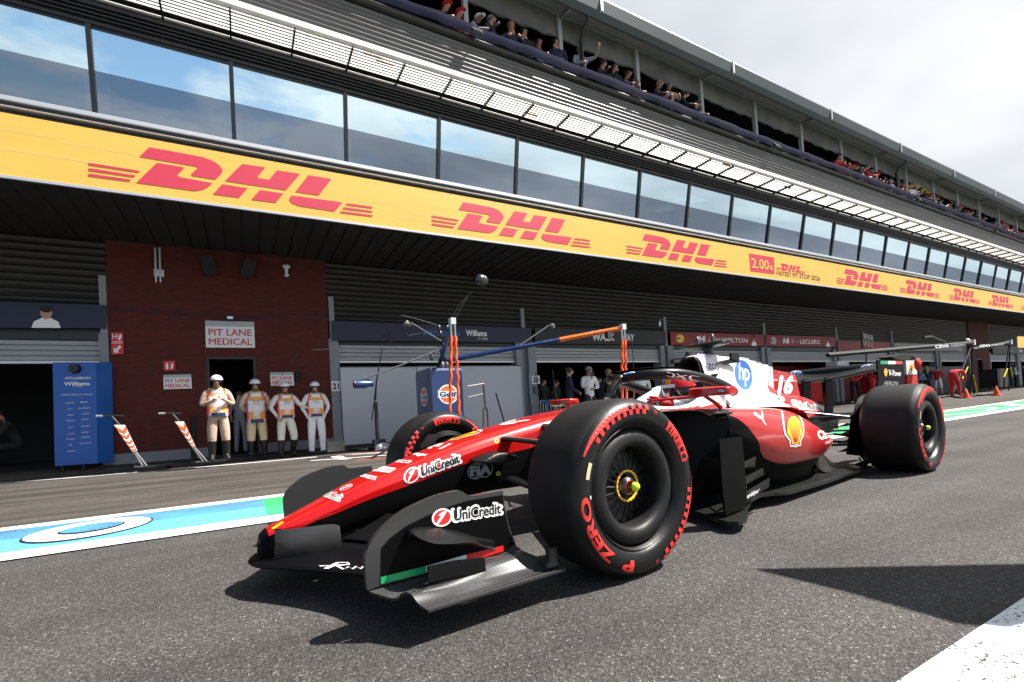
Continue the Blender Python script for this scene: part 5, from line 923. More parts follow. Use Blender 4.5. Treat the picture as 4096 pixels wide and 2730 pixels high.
def body_mesh(pose, regs, fingers=False, bulk=1.0, legs=True):
    """one continuous skin over a posed skeleton; regs: region -> material"""
    key = (pose if isinstance(pose, str) else id(pose), tuple(sorted(regs.items())), fingers, bulk)
    if key in _BODY: return _BODY[key]
    J = joints(POSE[pose] if isinstance(pose, str) else pose); V = []; E = []; RR = []; ix = {}; bones = []
    def pt(n, co, r): ix[n] = len(V); V.append(Vector(co)); RR.append(r)
    for n, co in J.items():
        b = n if n in RAD else n[1:]; r = RAD[b]; k = bulk if b in ('pelvis', 'spine', 'chest', 'sh', 'el', 'hip', 'kn', 'an') else 1; pt(n, co, (r[0]*k, r[1]*k))
    def ed(a, b, reg): E.append((ix[a], ix[b])); bones.append((a, b, reg))
    ed('pelvis', 'spine', 'top'); ed('spine', 'chest', 'top'); ed('chest', 'neck', 'neck'); ed('neck', 'head', 'head'); ed('head', 'crown', 'head')
    J2 = J
    h = Vector(J['head']); f = Vector((0, -1, 0)); 
    pt('nose', h+Vector((0, -.118, -.008)), (.018, .022)); ed('head', 'nose', 'head'); pt('chin', h+Vector((0, -.055, -.075)), (.052, .050)); ed('head', 'chin', 'head')
    for s in 'lr':
        ed('chest', s+'sh', 'top'); ed(s+'sh', s+'el', 'arm'); ed(s+'el', s+'wr', 'sleeve'); ed(s+'wr', s+'ha', 'hand')
        ed('pelvis', s+'hip', 'leg'); ed(s+'hip', s+'kn', 'leg'); ed(s+'kn', s+'an', 'shin'); ed(s+'an', s+'to', 'foot')
        if fingers:
            w0, hd = Vector(J[s+'wr']), Vector(J[s+'ha']); d = (hd-w0).normalized(); sd = d.cross(Vector((0, -1, .2))).normalized(); nn = sd.cross(d)
            for i, l_ in enumerate((.060, .072, .068, .052)):
                a = hd+sd*(.026-.017*i)+d*.02; b = a+d*l_*.55-nn*.012; c = b+d*l_*.4-nn*.022
                for k, (q, r) in enumerate(((a, .011), (b, .0095), (c, .008))): pt('%sf%d%d' % (s, i, k), q, (r, r))
                ed(s+'ha', '%sf%d0' % (s, i), 'hand'); ed('%sf%d0' % (s, i), '%sf%d1' % (s, i), 'hand'); ed('%sf%d1' % (s, i), '%sf%d2' % (s, i), 'hand')
            a = w0+d*.03+sd*.035; b = a+d*.045+sd*.012-nn*.01; pt(s+'t0', a, (.013, .013)); pt(s+'t1', b, (.010, .010)); ed(s+'wr', s+'t0', 'hand'); ed(s+'t0', s+'t1', 'hand')
    me = bpy.data.meshes.new('b'); me.from_pydata(V, E, []); o = bpy.data.objects.new('b', me); COL.objects.link(o)
    m = o.modifiers.new('s', 'SKIN'); m.use_smooth_shade = True; m.branch_smoothing = .6
    for i, r in enumerate(RR): me.skin_vertices[0].data[i].radius = r
    me.skin_vertices[0].data[ix['pelvis']].use_root = True
    u = o.modifiers.new('u', 'SUBSURF'); u.levels = 1; u.render_levels = 1
    dg = bpy.context.evaluated_depsgraph_get(); dg.update(); out = bpy.data.meshes.new_from_object(o.evaluated_get(dg))
    bpy.data.objects.remove(o); bpy.data.meshes.remove(me)
    ms = sorted(set(regs.values())); out.materials.clear()
    for q in ms: out.materials.append(MATS[q])
    segs = [(V[ix[a]], V[ix[b]], (RR[ix[a]][0]+RR[ix[b]][0])/2, reg) for a, b, reg in bones]
    for p in out.polygons:
        c = p.center; best = None
        for a, b, r, reg in segs:
            ab = b-a; t = max(0, min(1, (c-a).dot(ab)/ab.length_squared)); d = (c-(a+ab*t)).length-r
            if best is None or d < best[0]: best = (d, reg)
        reg = best[1]
        if reg == 'neck' and c.z < J['chest'][2]+.09 and 'bend' != pose: reg = 'top'
        p.material_index = ms.index(regs[reg]); p.use_smooth = True
    out.name = 'person_body'; _BODY[key] = out; return out
def regs(top, legs, skin='skin', sleeve=None, boots='boot_leather', shin=None, hand=None):
    return dict(top=top, arm=top, sleeve=sleeve or top, hand=hand or skin, leg=legs, shin=shin or legs, foot=boots, neck=skin, head=skin)
def hairm(J, kind):
    mb = MB(); h = Vector(J['head']); c = Vector(J['crown'])
    if kind == 'cap': mb.ell(h+Vector((0, .0, .03)), (.094, .112, .085), 12, 6, z0=-.1); mb.ell(h+Vector((0, -.11, .035)), (.07, .07, .012), 10, 4)
    elif kind == 'long': mb.ell(h+Vector((0, .018, .03)), (.094, .105, .09), 12, 7, z0=-.35); mb.tube([h+Vector((0, .07, .06)), h+Vector((.02, .10, -.08)), h+Vector((.03, .11, -.24)), h+Vector((.03, .10, -.34))], [.06, .09, .08, .03], 10)
    else: mb.ell(h+Vector((0, .020, .035)), (.094, .106, .085), 12, 7, z0=-.30)
    return mb
def person(label, loc, rz, h, pose, rg, hair='hair_brown', style='short', group=None, fingers=False, glasses=True, helmet=False, bulk=1.0):
    me = body_mesh(pose, rg, fingers, bulk); t = thing('person', label, 'person', loc, rz, group); t.scale = (h/1.75,)*3
    b = bpy.data.objects.new('body', me); COL.objects.link(b); b.parent = t; J = joints(POSE[pose])
    key = ('H', pose, hair, style)
    def child(n, key, mk, ms, smooth=60):
        if key not in _BODY:
            o = mk().build(n, ms, t, smooth=smooth, local=True); _BODY[key] = o.data
        else: o = bpy.data.objects.new(n, _BODY[key]); COL.objects.link(o); o.parent = t
        return o
    if not helmet: child('cap' if style == 'cap' else 'hair', key, lambda: hairm(J, style), hair)
    if glasses:
        def mk():
            mb = MB(); c = Vector(J['head'])+Vector((0, -.103, .016))
            for s in (-1, 1): mb.ell(c+Vector((s*.034, 0, 0)), (.030, .012, .020), 8, 5); mb.box(c+Vector((s*.072, .05, .008)), (.006, .10, .008))
            return mb
        child('sunglasses', ('G', pose), mk, 'visor')
    if helmet:
        def mk():
            mb = MB(); c = Vector(J['head'])+Vector((0, .005, .062)); mb.ell(c, (.112, .132, .100), 18, 8, z0=-.15)
            for s in (-1, 1): mb.ell(c+Vector((s*.104, -.02, .0)), (.014, .03, .016), 8, 5, 1); mb.tube([c+Vector((s*.10, .0, -.02)), c+Vector((s*.075, -.06, -.14)), c+Vector((0, -.085, -.175))], .007, 6, 2)
            return mb
        child('helmet', ('HM', pose), mk, ['white_paint', 'gulf_orange', 'black'])
    return t
def vest(t, y0=-.165, z0=.86, z1=1.44, w=.19):
    mb = MB(); rows = []
    for i in range(9):
        z = z0+(z1-z0)*i/8; q = .95+.05*math.sin(i*1.7); ww = w*(1.0 if z < 1.3 else 1.0-.25*(z-1.3)/.14)
        rows.append([(ww*math.sin(R(-62+124*j/10))*1.05, y0*q*math.cos(R(-62+124*j/10))*(1 if z > 1.0 else 1.02)-.005, z) for j in range(11)])
    def fm(i, j):
        if j < 1 or j > 8 or (i == 7 and j in (1, 8)): return 0
        if i == 6: return 1
        if i >= 3: return 2
        if i >= 1: return 1
        return 3 if j not in (1, 8) else 2
    mb.grid(rows, False, fm); mb.grid([[(x, -y*.92, z) for x, y, z in r][::-1] for r in rows[:]], False, 0)
    for s in (-1, 1): mb.box((s*.125, -.02, 1.465), (.06, .16, .012), Matrix.Rotation(R(-14*s), 3, 'Y').to_3x3(), 4)
    v = mb.build('tabard', ['vest_pink', 'vest_orange', 'vest_white', 'navy_paint', 'yellow'], t, smooth=70, local=True)
    art('tabard_lettering', [T('PIT', .2, .14, .8, .36, 'vest_white', 0, bold=.06), T('MEDICAL', .15, .70, .85, .76, 'decal_black', 0), T('DOCTOR', .2, .60, .8, .66, 'decal_black', 0)], lambda u, v_, l: Vector((-.105+.21*u, y0*math.cos((-.105+.21*u)/.2)*1.02-.008-l, z0+(z1-z0)*v_)), v, True, .1)
    return v
def stand(px, pyf, pyh, Y=None):
    """world foot point and height from foot and head pixels"""
    g = ground_at(px, pyf) if Y is None else None
    if g is not None and g.y > 11.75: Y = 11.7
    if Y is not None: p = at(px, pyh, Y=Y); z = gz(p.x, Y); return Vector((p.x, Y, z)), p.z-z
    p = at(px, pyh, Y=g.y); return g, p.z-g.z
MG = 'medical marshals by the doorway'
for lab, px, pf, ph, pose, cl, rz in (('marshal in tan overalls and white helmet looking down at a phone', 880, 1846, 1494, 'phone', 'cloth_tan', 8), ('marshal in cream overalls and white helmet with hands behind the back', 1018, 1838, 1510, 'back', 'cloth_cream', 4),
        ('marshal in ivory overalls turned sideways and pointing with one arm', 1150, 1832, 1522, 'point', 'cloth_ivory', 14), ('smiling marshal in white overalls with both hands in the pockets', 1272, 1821, 1521, 'pockets', 'cloth_white', 0)):
    g, h = stand(px, pf, ph); white = cl == 'cloth_white'
    t = person(lab, g, R(rz), h*.975, pose, regs(cl, cl, boots='boot_leather', shin=cl if white else 'boot_leather'), fingers=True, helmet=True, group=MG, bulk=1.15)
    vest(t, z0=.80 if cl == 'cloth_cream' else .92, w=.20)
    if pose == 'phone': MB().box((0, -.31, 1.30), (.15, .012, .08)).build('phone', 'white', t, local=True)
g, h = stand(955, 0, 1560, 12.7); person('person in grey jacket half hidden inside the medical doorway', g, R(150), h, 'down', regs('cloth_grey', 'cloth_grey'), glasses=False)
g, h = stand(20, 0, 1632, 12.9); person('mechanic in black kit seated at the left garage entrance', g, R(-60), 1.72, 'sit', regs('cloth_black', 'cloth_black', boots='black'), hair='hair_black', glasses=False)
# people in and around the garages
for lab, px, ph, Y, pose, top, leg, hair, style, rz, gl in (
  ('man in navy jumper with a headset facing right outside garage 20', 2272, 1466, 11.3, 'belt', 'cloth_navy', 'cloth_navy', 'hair_brown', 'short', 62, False),
  ('man in white shirt and sunglasses raising a radio to his mouth', 2352, 1462, 11.2, 'mic', 'cloth_white', 'cloth_navy', 'hair_grey', 'short', -6, True),
  ('woman with blond hair in black seen from behind at garage 20', 2432, 1472, 11.6, 'down', 'cloth_black', 'cloth_black', 'hair_blond', 'long', 170, False),
  ('person in white tee shirt standing behind the halo of the car', 2562, 1472, 11.4, 'down', 'cloth_white', 'cloth_black', 'hair_brown', 'short', 160, False),
  ('dark haired man in black jacket just inside garage 20', 2171, 1512, 12.7, 'down', 'cloth_black', 'cloth_black', 'hair_black', 'short', 10, False),
  ('woman in black with sunglasses behind the blue barrier', 2222, 1518, 12.9, 'down', 'cloth_black', 'cloth_grey', 'hair_brown', 'long', 20, True),
  ('man with yellow badge bending his head inside garage 20', 2392, 1505, 13.0, 'belt', 'cloth_navy', 'cloth_black', 'hair_black', 'short', 60, False),
  ('grey haired man deep inside garage 20', 2455, 1490, 13.6, 'down', 'cloth_grey', 'cloth_black', 'hair_grey', 'short', 0, False),
  ('bald man at the back of garage 20', 2478, 1488, 14.2, 'down', 'cloth_black', 'cloth_black', 'hair_grey', 'short', 0, False),
  ('fair haired person behind the halo top by the red garage', 2668, 1470, 12.8, 'down', 'cloth_black', 'cloth_black', 'hair_blond', 'short', 10, False),
  ('blond person looking on from the red garage behind the air intake', 2737, 1468, 13.2, 'down', 'cloth_red', 'cloth_black', 'hair_blond', 'short', 0, False)):
    g, h = stand(px, 0, ph, Y); t = person(lab, g, R(rz), h, pose, regs(top, leg, sleeve='skin' if 'tee' in lab else None), hair=hair, style=style, glasses=gl, fingers=Y < 11.5, group='people around garage 20')
    if 'headset' in lab or 'radio' in lab:
        mb = MB(); J = joints(POSE[pose]); c = Vector(J['head'])
        if 'headset' in lab:
            mb.lathe([(-.012, .038), (.012, .038), (.02, .02)], c+Vector((.092, .01, 0)), (1, 0, 0), 14); mb.lathe([(-.012, .038), (.012, .038), (.02, .02)], c+Vector((-.092, .01, 0)), (-1, 0, 0), 14); mb.tube([c+Vector((.10*math.cos(R(a)), .01, .13*math.sin(R(a)))) for a in range(0, 181, 20)], .008, 6)
        else: mb.tube([c+Vector((.11*math.cos(R(a)), .06*math.sin(R(a))-.05, -.13)) for a in range(150, 391, 24)], .016, 6); mb.box(Vector(J['rha'])+Vector((0, -.05, .04)), (.05, .04, .12))
        mb.build('headset', 'black', t, smooth=50, local=True)
for lab, px, pf, ph, pose, top, leg, hair, style, rz, skin_leg in (
  ('woman with long hair in black standing by the red garage', 3703, 1582, 1461, 'down', 'cloth_black', 'cloth_black', 'hair_blond', 'long', 150, False),
  ('person in red tee shirt and white shorts shading the eyes', 3747, 1580, 1466, 'raise_', 'cloth_red', 'cloth_white', 'hair_brown', 'short', 100, True),
  ('mechanic in red overalls bending over a hose by the cones', 3825, 1588, 1476, 'bend', 'cloth_red', 'cloth_red', 'hair_brown', 'short', 80, False),
  ('person in white shirt and black trousers at the far right', 4058, 1546, 1462, 'belt', 'cloth_white', 'cloth_black', 'hair_black', 'short', 20, False),
  ('person in black at the right edge beside the tyre trolley', 4092, 1545, 1464, 'down', 'cloth_black', 'cloth_black', 'hair_black', 'cap', 10, False),
  ('person in blue shirt behind the red fuel cabinet', 3678, 1575, 1487, 'belt', 'cloth_blue', 'cloth_navy', 'hair_black', 'short', 60, False),
  ('mechanic with black trousers and white shoes seen under the rear wing', 3412, 1598, 1440, 'belt', 'cloth_red', 'cloth_black', 'hair_black', 'short', -60, False),
  ('mechanic in red leaning in the garage behind the rear wing', 3475, 1592, 1450, 'belt', 'cloth_red', 'cloth_red', 'hair_brown', 'cap', 40, False),
  ('mechanic in red kneeling among wheels far down the lane', 3950, 1560, 1492, 'sit', 'cloth_red', 'cloth_black', 'hair_black', 'short', 60, False)):
    g, h = stand(px, pf, ph); h = {'bend': h*1.55, 'sit': h*1.4}.get(pose, h)
    person(lab, g, R(rz), min(1.9, max(1.55, h)), pose, regs(top, leg, shin='skin' if skin_leg else None, boots='white' if 'white shoes' in lab else 'boot_leather'), hair=hair, style=style, glasses=False, group='people down the pit lane')
# spectators on the terrace
SPN = [(632, 15, 'in red cap near the left end of the terrace', 'cap', 'cloth_red', 'cloth_black', 'rail'), (722, 62, 'in red cap low behind the rail beside the first post', 'cap', 'cloth_red', 'cloth_red', 'rail'), (850, 95, 'in white cap and dark glasses right of the first post', 'cap', 'cloth_white', 'cloth_grey', 'rail'), (942, 100, 'with grey hair and dark jacket with white sleeve stripes', 'short', 'hair_grey', 'cloth_navy', 'drink'), (1078, 150, 'with long blond hair leaning on the rail', 'long', 'hair_blond', 'cloth_navy', 'rail'), (1168, 195, 'in dark suit and sunglasses holding a drink', 'short', 'hair_brown', 'cloth_black', 'drink'), (1262, 270, 'with brown bobbed hair low behind the rail', 'long', 'hair_brown', 'cloth_grey', 'rail'), (1382, 262, 'in navy jacket over white shirt at the second post', 'short', 'hair_brown', 'cloth_navy', 'drink'),
       (1545, 310, 'in mauve shirt pointing to the right with a raised arm', 'short', 'hair_grey', 'cloth_grey', 'raise_'), (1690, 405, 'with beard drinking from a glass', 'short', 'hair_black', 'cloth_black', 'drink'), (1772, 430, 'with dark glasses and a glass at the rail', 'short', 'hair_brown', 'cloth_black', 'drink'), (1858, 480, 'in navy blazer and white shirt with round sunglasses', 'short', 'hair_brown', 'cloth_navy', 'rail'), (1898, 525, 'half hidden by the third post', 'short', 'hair_brown', 'cloth_pink', 'rail'), (2070, 545, 'bald with sunglasses and dark suit', 'short', 'skin', 'cloth_black', 'rail'), (2140, 555, 'with grey hair and brown jacket beside a bald man', 'short', 'hair_grey', 'cloth_tan', 'rail'), (2238, 615, 'in black with short dark hair leaning out', 'short', 'hair_black', 'cloth_black', 'rail'), (2318, 678, 'in dark glasses before the fourth post', 'short', 'hair_brown', 'cloth_black', 'rail')]
def spect(px, py, lab, style, hair, top, pose, Y=10.57):
    p = at(px, py, Y=Y); z = 8.46-.0028*(p.x-8)*2.8; h = min(1.95, max(1.45, p.z-z)); person(lab, (p.x, Y, p.z-h), R(rnd.uniform(-25, 45)), h, pose, regs(top, 'cloth_black', skin='skin' if rnd.random() < .85 else 'skin_dark'), hair=hair, style=style, glasses='glass' in lab or rnd.random() < .4, group='spectators on the terrace')
for u, v, lab, style, hair, top, pose in SPN: spect(1400+u/1.681, v/1.681, 'spectator '+lab, style, hair, top, pose)
far = [(1098, 1035), (1125, 1068), (1155, 1104), (1185, 1108), (1212, 1106), (1245, 1125), (1278, 1112), (1272, 1148), (1310, 1145), (1350, 1160), (1400, 1188), (1440, 1206), (1480, 1214), (1500, 1222), (1530, 1240), (1568, 1250), (1620, 1246), (1590, 1234), (1655, 1275), (1690, 1290), (1710, 1304), (1748, 1325), (1780, 1340), (1830, 1378), (1850, 1358), (1900, 1385), (1912, 1383), (1950, 1420), (1990, 1420), (2025, 1448), (2070, 1462), (2120, 1500), (2150, 1495), (2190, 1502)]
farp = [(2700+u/1.6855, v/1.6855) for u, v in far]+[(2800+u/1.8156, 800+v/1.8156) for u, v in ((2180, 175), (2212, 182), (2192, 165), (2262, 192), (2250, 212), (2300, 228), (2340, 243), (2325, 236))]
LB = ['distant spectator in red top packed along the far terrace rail', 'distant spectator in black top packed along the far terrace rail', 'distant spectator in white top packed along the far terrace rail', 'distant spectator in red cap packed along the far terrace rail', 'distant spectator in yellow cap packed along the far terrace rail', 'distant spectator in pink top packed along the far terrace rail']
for i, (px, py) in enumerate(farp):
    k = {0: 0, 6: 0, 7: 0, 14: 2, 16: 4, 18: 4, 15: 4, 19: 4, 20: 3, 22: 2, 23: 5, 25: 3, 34: 0, 36: 0, 37: 3, 38: 0}.get(i, (1, 0, 1, 3, 1, 2)[i % 6])
    top = ('cloth_red', 'cloth_black', 'cloth_white', 'cloth_black', 'cloth_black', 'cloth_pink')[k]; cap = {3: 'cloth_red', 4: 'yellow'}.get(k)
    spect(px, py, LB[k], 'cap' if cap else 'short', cap or ('hair_brown', 'hair_black', 'hair_grey')[i % 3], top, ('rail', 'drink', 'rail')[i % 3])
# the driver
DRV = thing('person', 'racing driver in red helmet and white suit seated in the red car', 'person', CAR.location, CAR.rotation_euler.z)
hc = cp(ZC(1090, 705), y=.0)
dp = dict(pelvis=(0, 0, 0), spine=(0, 0, 0), chest=(0, 0, 0))
def dj(x, y, z): return (y, -x, z)          # person frame (faces -Y) -> car frame by a quarter turn
hg = [Vector((-1.20, .13, .668)), Vector((-1.20, -.13, .665))]
pose = {k: dj(*v) for k, v in dict(pelvis=(-1.55, 0, .22), spine=(-1.56, 0, .38), chest=(-1.50, 0, .56), neck=(hc.x-.02, 0, hc.z-.11), head=(hc.x, 0, hc.z), crown=(hc.x, 0, hc.z+.06), lsh=(-1.50, .18, .57), rsh=(-1.50, -.18, .57), lel=(-1.44, .27, .575), rel=(-1.44, -.27, .56), lwr=(-1.28, .18, .65), rwr=(-1.28, -.18, .64), lha=(-1.20, .135, .672), rha=(-1.20, -.135, .665), lhip=(-1.5, .1, .2), rhip=(-1.5, -.1, .2), lkn=(-1.0, .11, .34), rkn=(-1.0, -.11, .34), lan=(-.62, .09, .26), ran=(-.62, -.09, .26), lto=(-.56, .09, .36), rto=(-.56, -.09, .36)).items()}
me = body_mesh(pose, regs('cloth_white', 'cloth_white', hand='cloth_red'), True); b = bpy.data.objects.new('body', me); COL.objects.link(b); b.parent = DRV; b.rotation_euler = (0, 0, R(90))
mb = MB(); mb.ell(hc+Vector((-.005, 0, .005)), (.148, .122, .132), 24, 16); hl = mb.build('helmet', 'red_paint', DRV, smooth=80, local=True); HBV = bvh_of(hl)
def hband(a0, a1, z0, z1, m, n, lift):
    mb = MB(); rows = []
    for i in range(25):
        a = R(a0+(a1-a0)*i/24); r = []
        for z in (z0, (z0+z1)/2, z1):
            q = math.sqrt(max(.05, 1-(z/.132)**2)); r.append((hc.x-.005+(.148*q+lift)*math.cos(a), (.122*q+lift)*math.sin(a), hc.z+.005+z))
        rows.append(r)
    mb.grid(rows); return mb.build(n, m, hl, smooth=80, local=True)
hband(-78, 78, -.055, .012, 'visor', 'visor', .004); hband(-80, 22, .012, .036, 'decal_white', 'visor_strip', .005); hband(22, 82, .012, .036, 'decal_red', 'visor_strip', .005); hband(-100, 100, -.11, -.055, 'cloth_white', 'chin_band', .002); hband(60, 130, .06, .075, 'decal_white', 'helmet_stripe', .003)
pdecal('helmet_badge', [PG([(0, 1), (1, 1), (1, .4), (.5, 0), (0, .4)], 'decal_yellow'), LINE([(.4, .2), (.6, .5), (.4, .6), (.55, .85)], .16, 'decal_black', 1)], [ZC(888, 650), ZC(945, 650), ZC(955, 578), ZC(890, 578)], HBV, hl)
pdecal('helmet_lettering', [T('Bitdefender', 0, 0, 1, 1, 'decal_white', 0, bold=.02)], [ZC(1155, 660), ZC(1345, 640), ZC(1345, 615), ZC(1150, 630)], HBV, hl)
SW = thing('steering_wheel', 'black steering wheel held by the gloved driver in the red car', 'steering wheel', CAR.location, CAR.rotation_euler.z)
wc = Vector(((hg[0].x+hg[1].x)/2+.03, 0, hg[0].z-.05)); mb = MB(); mb.box(wc, (.04, .20, .12), Matrix.Rotation(R(20), 3, 'Y')); mb.build('hub', 'black', SW, local=True)
for s in (1, -1): mb = MB(); mb.tube(cr([wc+Vector((0, s*.09, .06)), wc+Vector((.0, s*.13, .03)), wc+Vector((0, s*.135, -.03)), wc+Vector((0, s*.09, -.06))], 4), .016, 8); mb.build('grip', 'rubber', SW, smooth=60, local=True)

# ------------------------------------------------------------------ signs and banners on the wall
ZA = lambda u, v: (u/1.4936, 900+v/1.4936)
ZB = lambda u, v: (1250+u/1.681, 1050+v/1.681)
ZD = lambda u, v: (2500+u/1.4743, 1150+v/1.4743)
def sign(name, label, cat, q, layers, m, Y, depth=.02, group=None):
    """q: pixel corners bl, br, tr, tl"""
    P = [at(*p, Y=Y) for p in q]; mb = MB(); mb.prism([p for p in P], (0, depth, 0)); o = tag(mb.build(name, m), label, cat, group)
    if layers: art('face_lettering', layers, planar(q, Y-.002), o, step=.0008)
    return o
YS = YW-.09
PLM = lambda: [RECT(0, .80, 1, 1, 'decal_grey'), T('PIT LANE', .06, .45, .94, .70, 'decal_red', 1, bold=.02), T('MEDICAL', .06, .10, .94, .35, 'decal_red', 1, bold=.02)]
SG = 'pit lane medical signs'
sign('medical_sign', 'large white PIT LANE MEDICAL sign above the doorway', 'sign', [ZA(1230, 733), ZA(1524, 735), ZA(1518, 580), ZA(1225, 572)], PLM(), 'white', YS, group=SG)
sign('medical_sign', 'small white PIT LANE MEDICAL sign left of the doorway', 'sign', [ZA(978, 983), ZA(1147, 978), ZA(1141, 893), ZA(976, 897)], PLM(), 'white', YS, group=SG)
sign('medical_sign', 'small white PIT LANE MEDICAL sign right of the doorway behind a helmet', 'sign', [ZA(1618, 963), ZA(1758, 960), ZA(1752, 880), ZA(1613, 882)], PLM(), 'white', YS, group=SG)
sign('hydrant_sign', 'red hydrant sign with letter H and white arrow at the brick edge', 'sign', [ZA(666, 776), ZA(740, 773), ZA(734, 643), ZA(662, 644)], [RECT(.03, .50, .97, .52, 'decal_white'), T('H', .12, .70, .5, .94, 'decal_white', 0), PG([(.6, .66), (.7, .62), (.9, .8), (.85, .95), (.75, .85), (.65, .9)], 'decal_white'), RECT(.1, .56, .9, .58, 'decal_white'), PG([(.2, .08), (.62, .08), (.5, .16), (.82, .32), (.68, .42), (.36, .24), (.2, .32)], 'decal_white')], 'decal_red', YS)
sign('extinguisher_sign', 'small red fire extinguisher sign left of the doorway', 'sign', [ZA(978, 872), ZA(1047, 870), ZA(1045, 812), ZA(976, 815)], [RECT(.2, .15, .42, .65, 'decal_white'), RECT(.26, .65, .36, .8, 'decal_white'), PG([(.6, .2), (.75, .15), (.85, .55), (.78, .85), (.66, .6)], 'decal_white')], 'decal_red', YS)
sign('bay_number', 'white board with the number 21 on the column', 'sign', [ZA(1982, 995), ZA(2035, 993), ZA(2032, 935), ZA(1978, 935)], [T('21', .12, .18, .86, .82, 'decal_black', 0, bold=.05)], 'white', YW-.05)
sign('bay_number', 'white board with the number 20 beside the open garage', 'sign', [ZB(1477, 818), ZB(1530, 819), ZB(1527, 762), ZB(1475, 762)], [T('20', .12, .2, .88, .8, 'decal_black', 0, bold=.05)], 'white', YW-.05)
BY = YW-.10; BG = 'team banners above the garages'
mat('banner_navy', (.010, .014, .045), .5); mat('banner_black', (.008, .009, .013), .5); mat('banner_red', (.26, .008, .012), .5, var=(1.2, .15)); mat('atl_blue', (.03, .20, .62), .5)
PORT = lambda x, w_, suit: [OV(x, .62, w_*.42, .24, 'skin', 0, 16), OV(x, .78, w_*.45, .16, 'hair_black', 1, 14), PG([(x-w_, 0), (x+w_, 0), (x+w_*.85, .25), (x+w_*.25, .42), (x-w_*.25, .42), (x-w_*.85, .25)], suit, 0), RECT(x-w_*.18, .36, x+w_*.18, .46, 'skin', 1)]
sign('team_banner', 'navy banner with a portrait of a man in white above the left garage', 'banner', [(-60, 1311), (425, 1314), (425, 1221), (-60, 1206)], PORT(.475, .12, 'decal_white'), 'banner_navy', BY, .03, BG)
sign('team_banner', 'navy banner reading ATLASSIAN Williams F1 TEAM', 'banner', [ZB(130, 526), ZB(1480, 540), ZB(1468, 442), ZB(128, 393)], [PG([(.382, .36), (.392, .62), (.402, .36), (.396, .36), (.392, .48), (.388, .36)], 'atl_blue'), T('ATLASSIAN', .408, .36, .565, .62, 'atl_blue', 0, bold=.012), T('Williams', .60, .36, .718, .74, 'decal_white', 0, bold=.03), T('F1 TEAM', .665, .13, .718, .26, 'decal_white', 0)], 'banner_navy', BY, .03, BG)
sign('team_banner', 'black banner with white WALK WAY lettering behind the boom', 'banner', [(2140, 1375), (2664, 1378), (2664, 1326), (2140, 1312)], [T('WALK', .39, .22, .56, .72, 'decal_white', 0, bold=.04), T('WAY', .61, .22, .72, .72, 'decal_white', 0, bold=.04)], 'banner_black', BY, .03, BG)
HELM = lambda x, m: [OV(x, .5, .04, .34, m, 0, 18), PG([(x-.038, .46), (x-.01, .42), (x+.0, .56), (x-.036, .6)], 'decal_black', 1)]
sign('team_banner', 'red banner reading 44 HAMILTON with a yellow helmet', 'banner', [ZD(272, 339), ZD(818, 346), ZD(815, 280), ZD(268, 264)], HELM(.09, 'decal_yellow')+[T('44', .25, .28, .345, .78, 'decal_white', 0, bold=.06, shear=.15), LINE([(.375, .2), (.40, .75), (.42, .3), (.44, .5)], .008, 'decal_white'), T('HAMILTON', .46, .26, .81, .66, 'decal_white', 0, bold=.015)]+PORT(.885, .03, 'decal_white'), 'banner_red', BY, .03, BG)
sign('team_banner', 'red banner reading 16 LECLERC with a pale helmet', 'banner', [ZD(833, 347), ZD(1243, 351), ZD(1238, 293), ZD(830, 281)], HELM(.095, 'decal_grey')+[T('16', .22, .25, .31, .78, 'decal_white', 0, bold=.06, shear=.15), LINE([(.35, .7), (.345, .3), (.37, .35), (.39, .6), (.42, .35), (.44, .55)], .007, 'decal_white'), T('LECLERC', .46, .26, .76, .66, 'decal_white', 0, bold=.015)]+PORT(.88, .03, 'decal_white'), 'banner_red', BY, .03, BG)
sign('team_banner', 'plain red banner right of the LECLERC banner', 'banner', [ZD(1256, 375), ZD(1568, 372), ZD(1563, 326), ZD(1254, 317)], [], 'banner_red', BY, .03, BG)
sign('team_banner', 'plain grey banner beyond the red ones', 'banner', [ZD(1590, 378), ZD(1990, 373), ZD(1985, 345), ZD(1588, 330)], [], 'clad', BY, .03, BG)
sign('team_banner', 'dark grey banner with small logos at the far right', 'banner', [ZD(2170, 392), ZD(2360, 392), ZD(2360, 360), ZD(2168, 356)], [T('AIR', .5, .3, .6, .7, 'decal_grey', 0), T('FA', .8, .25, .92, .75, 'decal_white', 0, bold=.04)], 'banner_black', BY, .03, BG)
sign('team_banner', 'yellow board hanging at the far right of the lane', 'banner', [ZD(2316, 355), ZD(2380, 357), ZD(2380, 292), ZD(2314, 290)], [], 'dhl_yellow', 9.9, .03, BG)
# fittings on the brick pier
mb = MB()
for u in (926, 953): p, q = at(*ZA(u, 138), Y=YS-.03), at(*ZA(u+6, 345), Y=YS-.03); mb.tube([p, q], .022, 10)
mb.box(at(*ZA(950, 290), Y=YS), (.18, .05, .15)); tag(mb.build('tube_light', 'alu', smooth=50), 'twin vertical tube light fitting high on the brick wall', 'lamp')
for i, (u0, v0, u1, v1) in enumerate(((1190, 165, 1300, 315), (1440, 185, 1535, 330))):
    c = at(*ZA((u0+u1)/2, (v0+v1)/2), Y=YS-.12); t = thing('loudspeaker', 'black loudspeaker left of the other high on the brick wall' if i == 0 else 'black loudspeaker tilted inward beside the white camera', 'speaker', c, 0, 'loudspeakers on the brick wall')
    rt = Matrix.Rotation(R(-14 if i == 0 else 16), 3, 'Y') @ Matrix.Rotation(R(18), 3, 'X'); MB().box((0, 0, 0), (.24, .22, .40), rt).build('cabinet', 'matt_black', t, local=True); MB().box((0, .13, 0), (.05, .08, .05)).build('bracket', 'black', t, local=True)
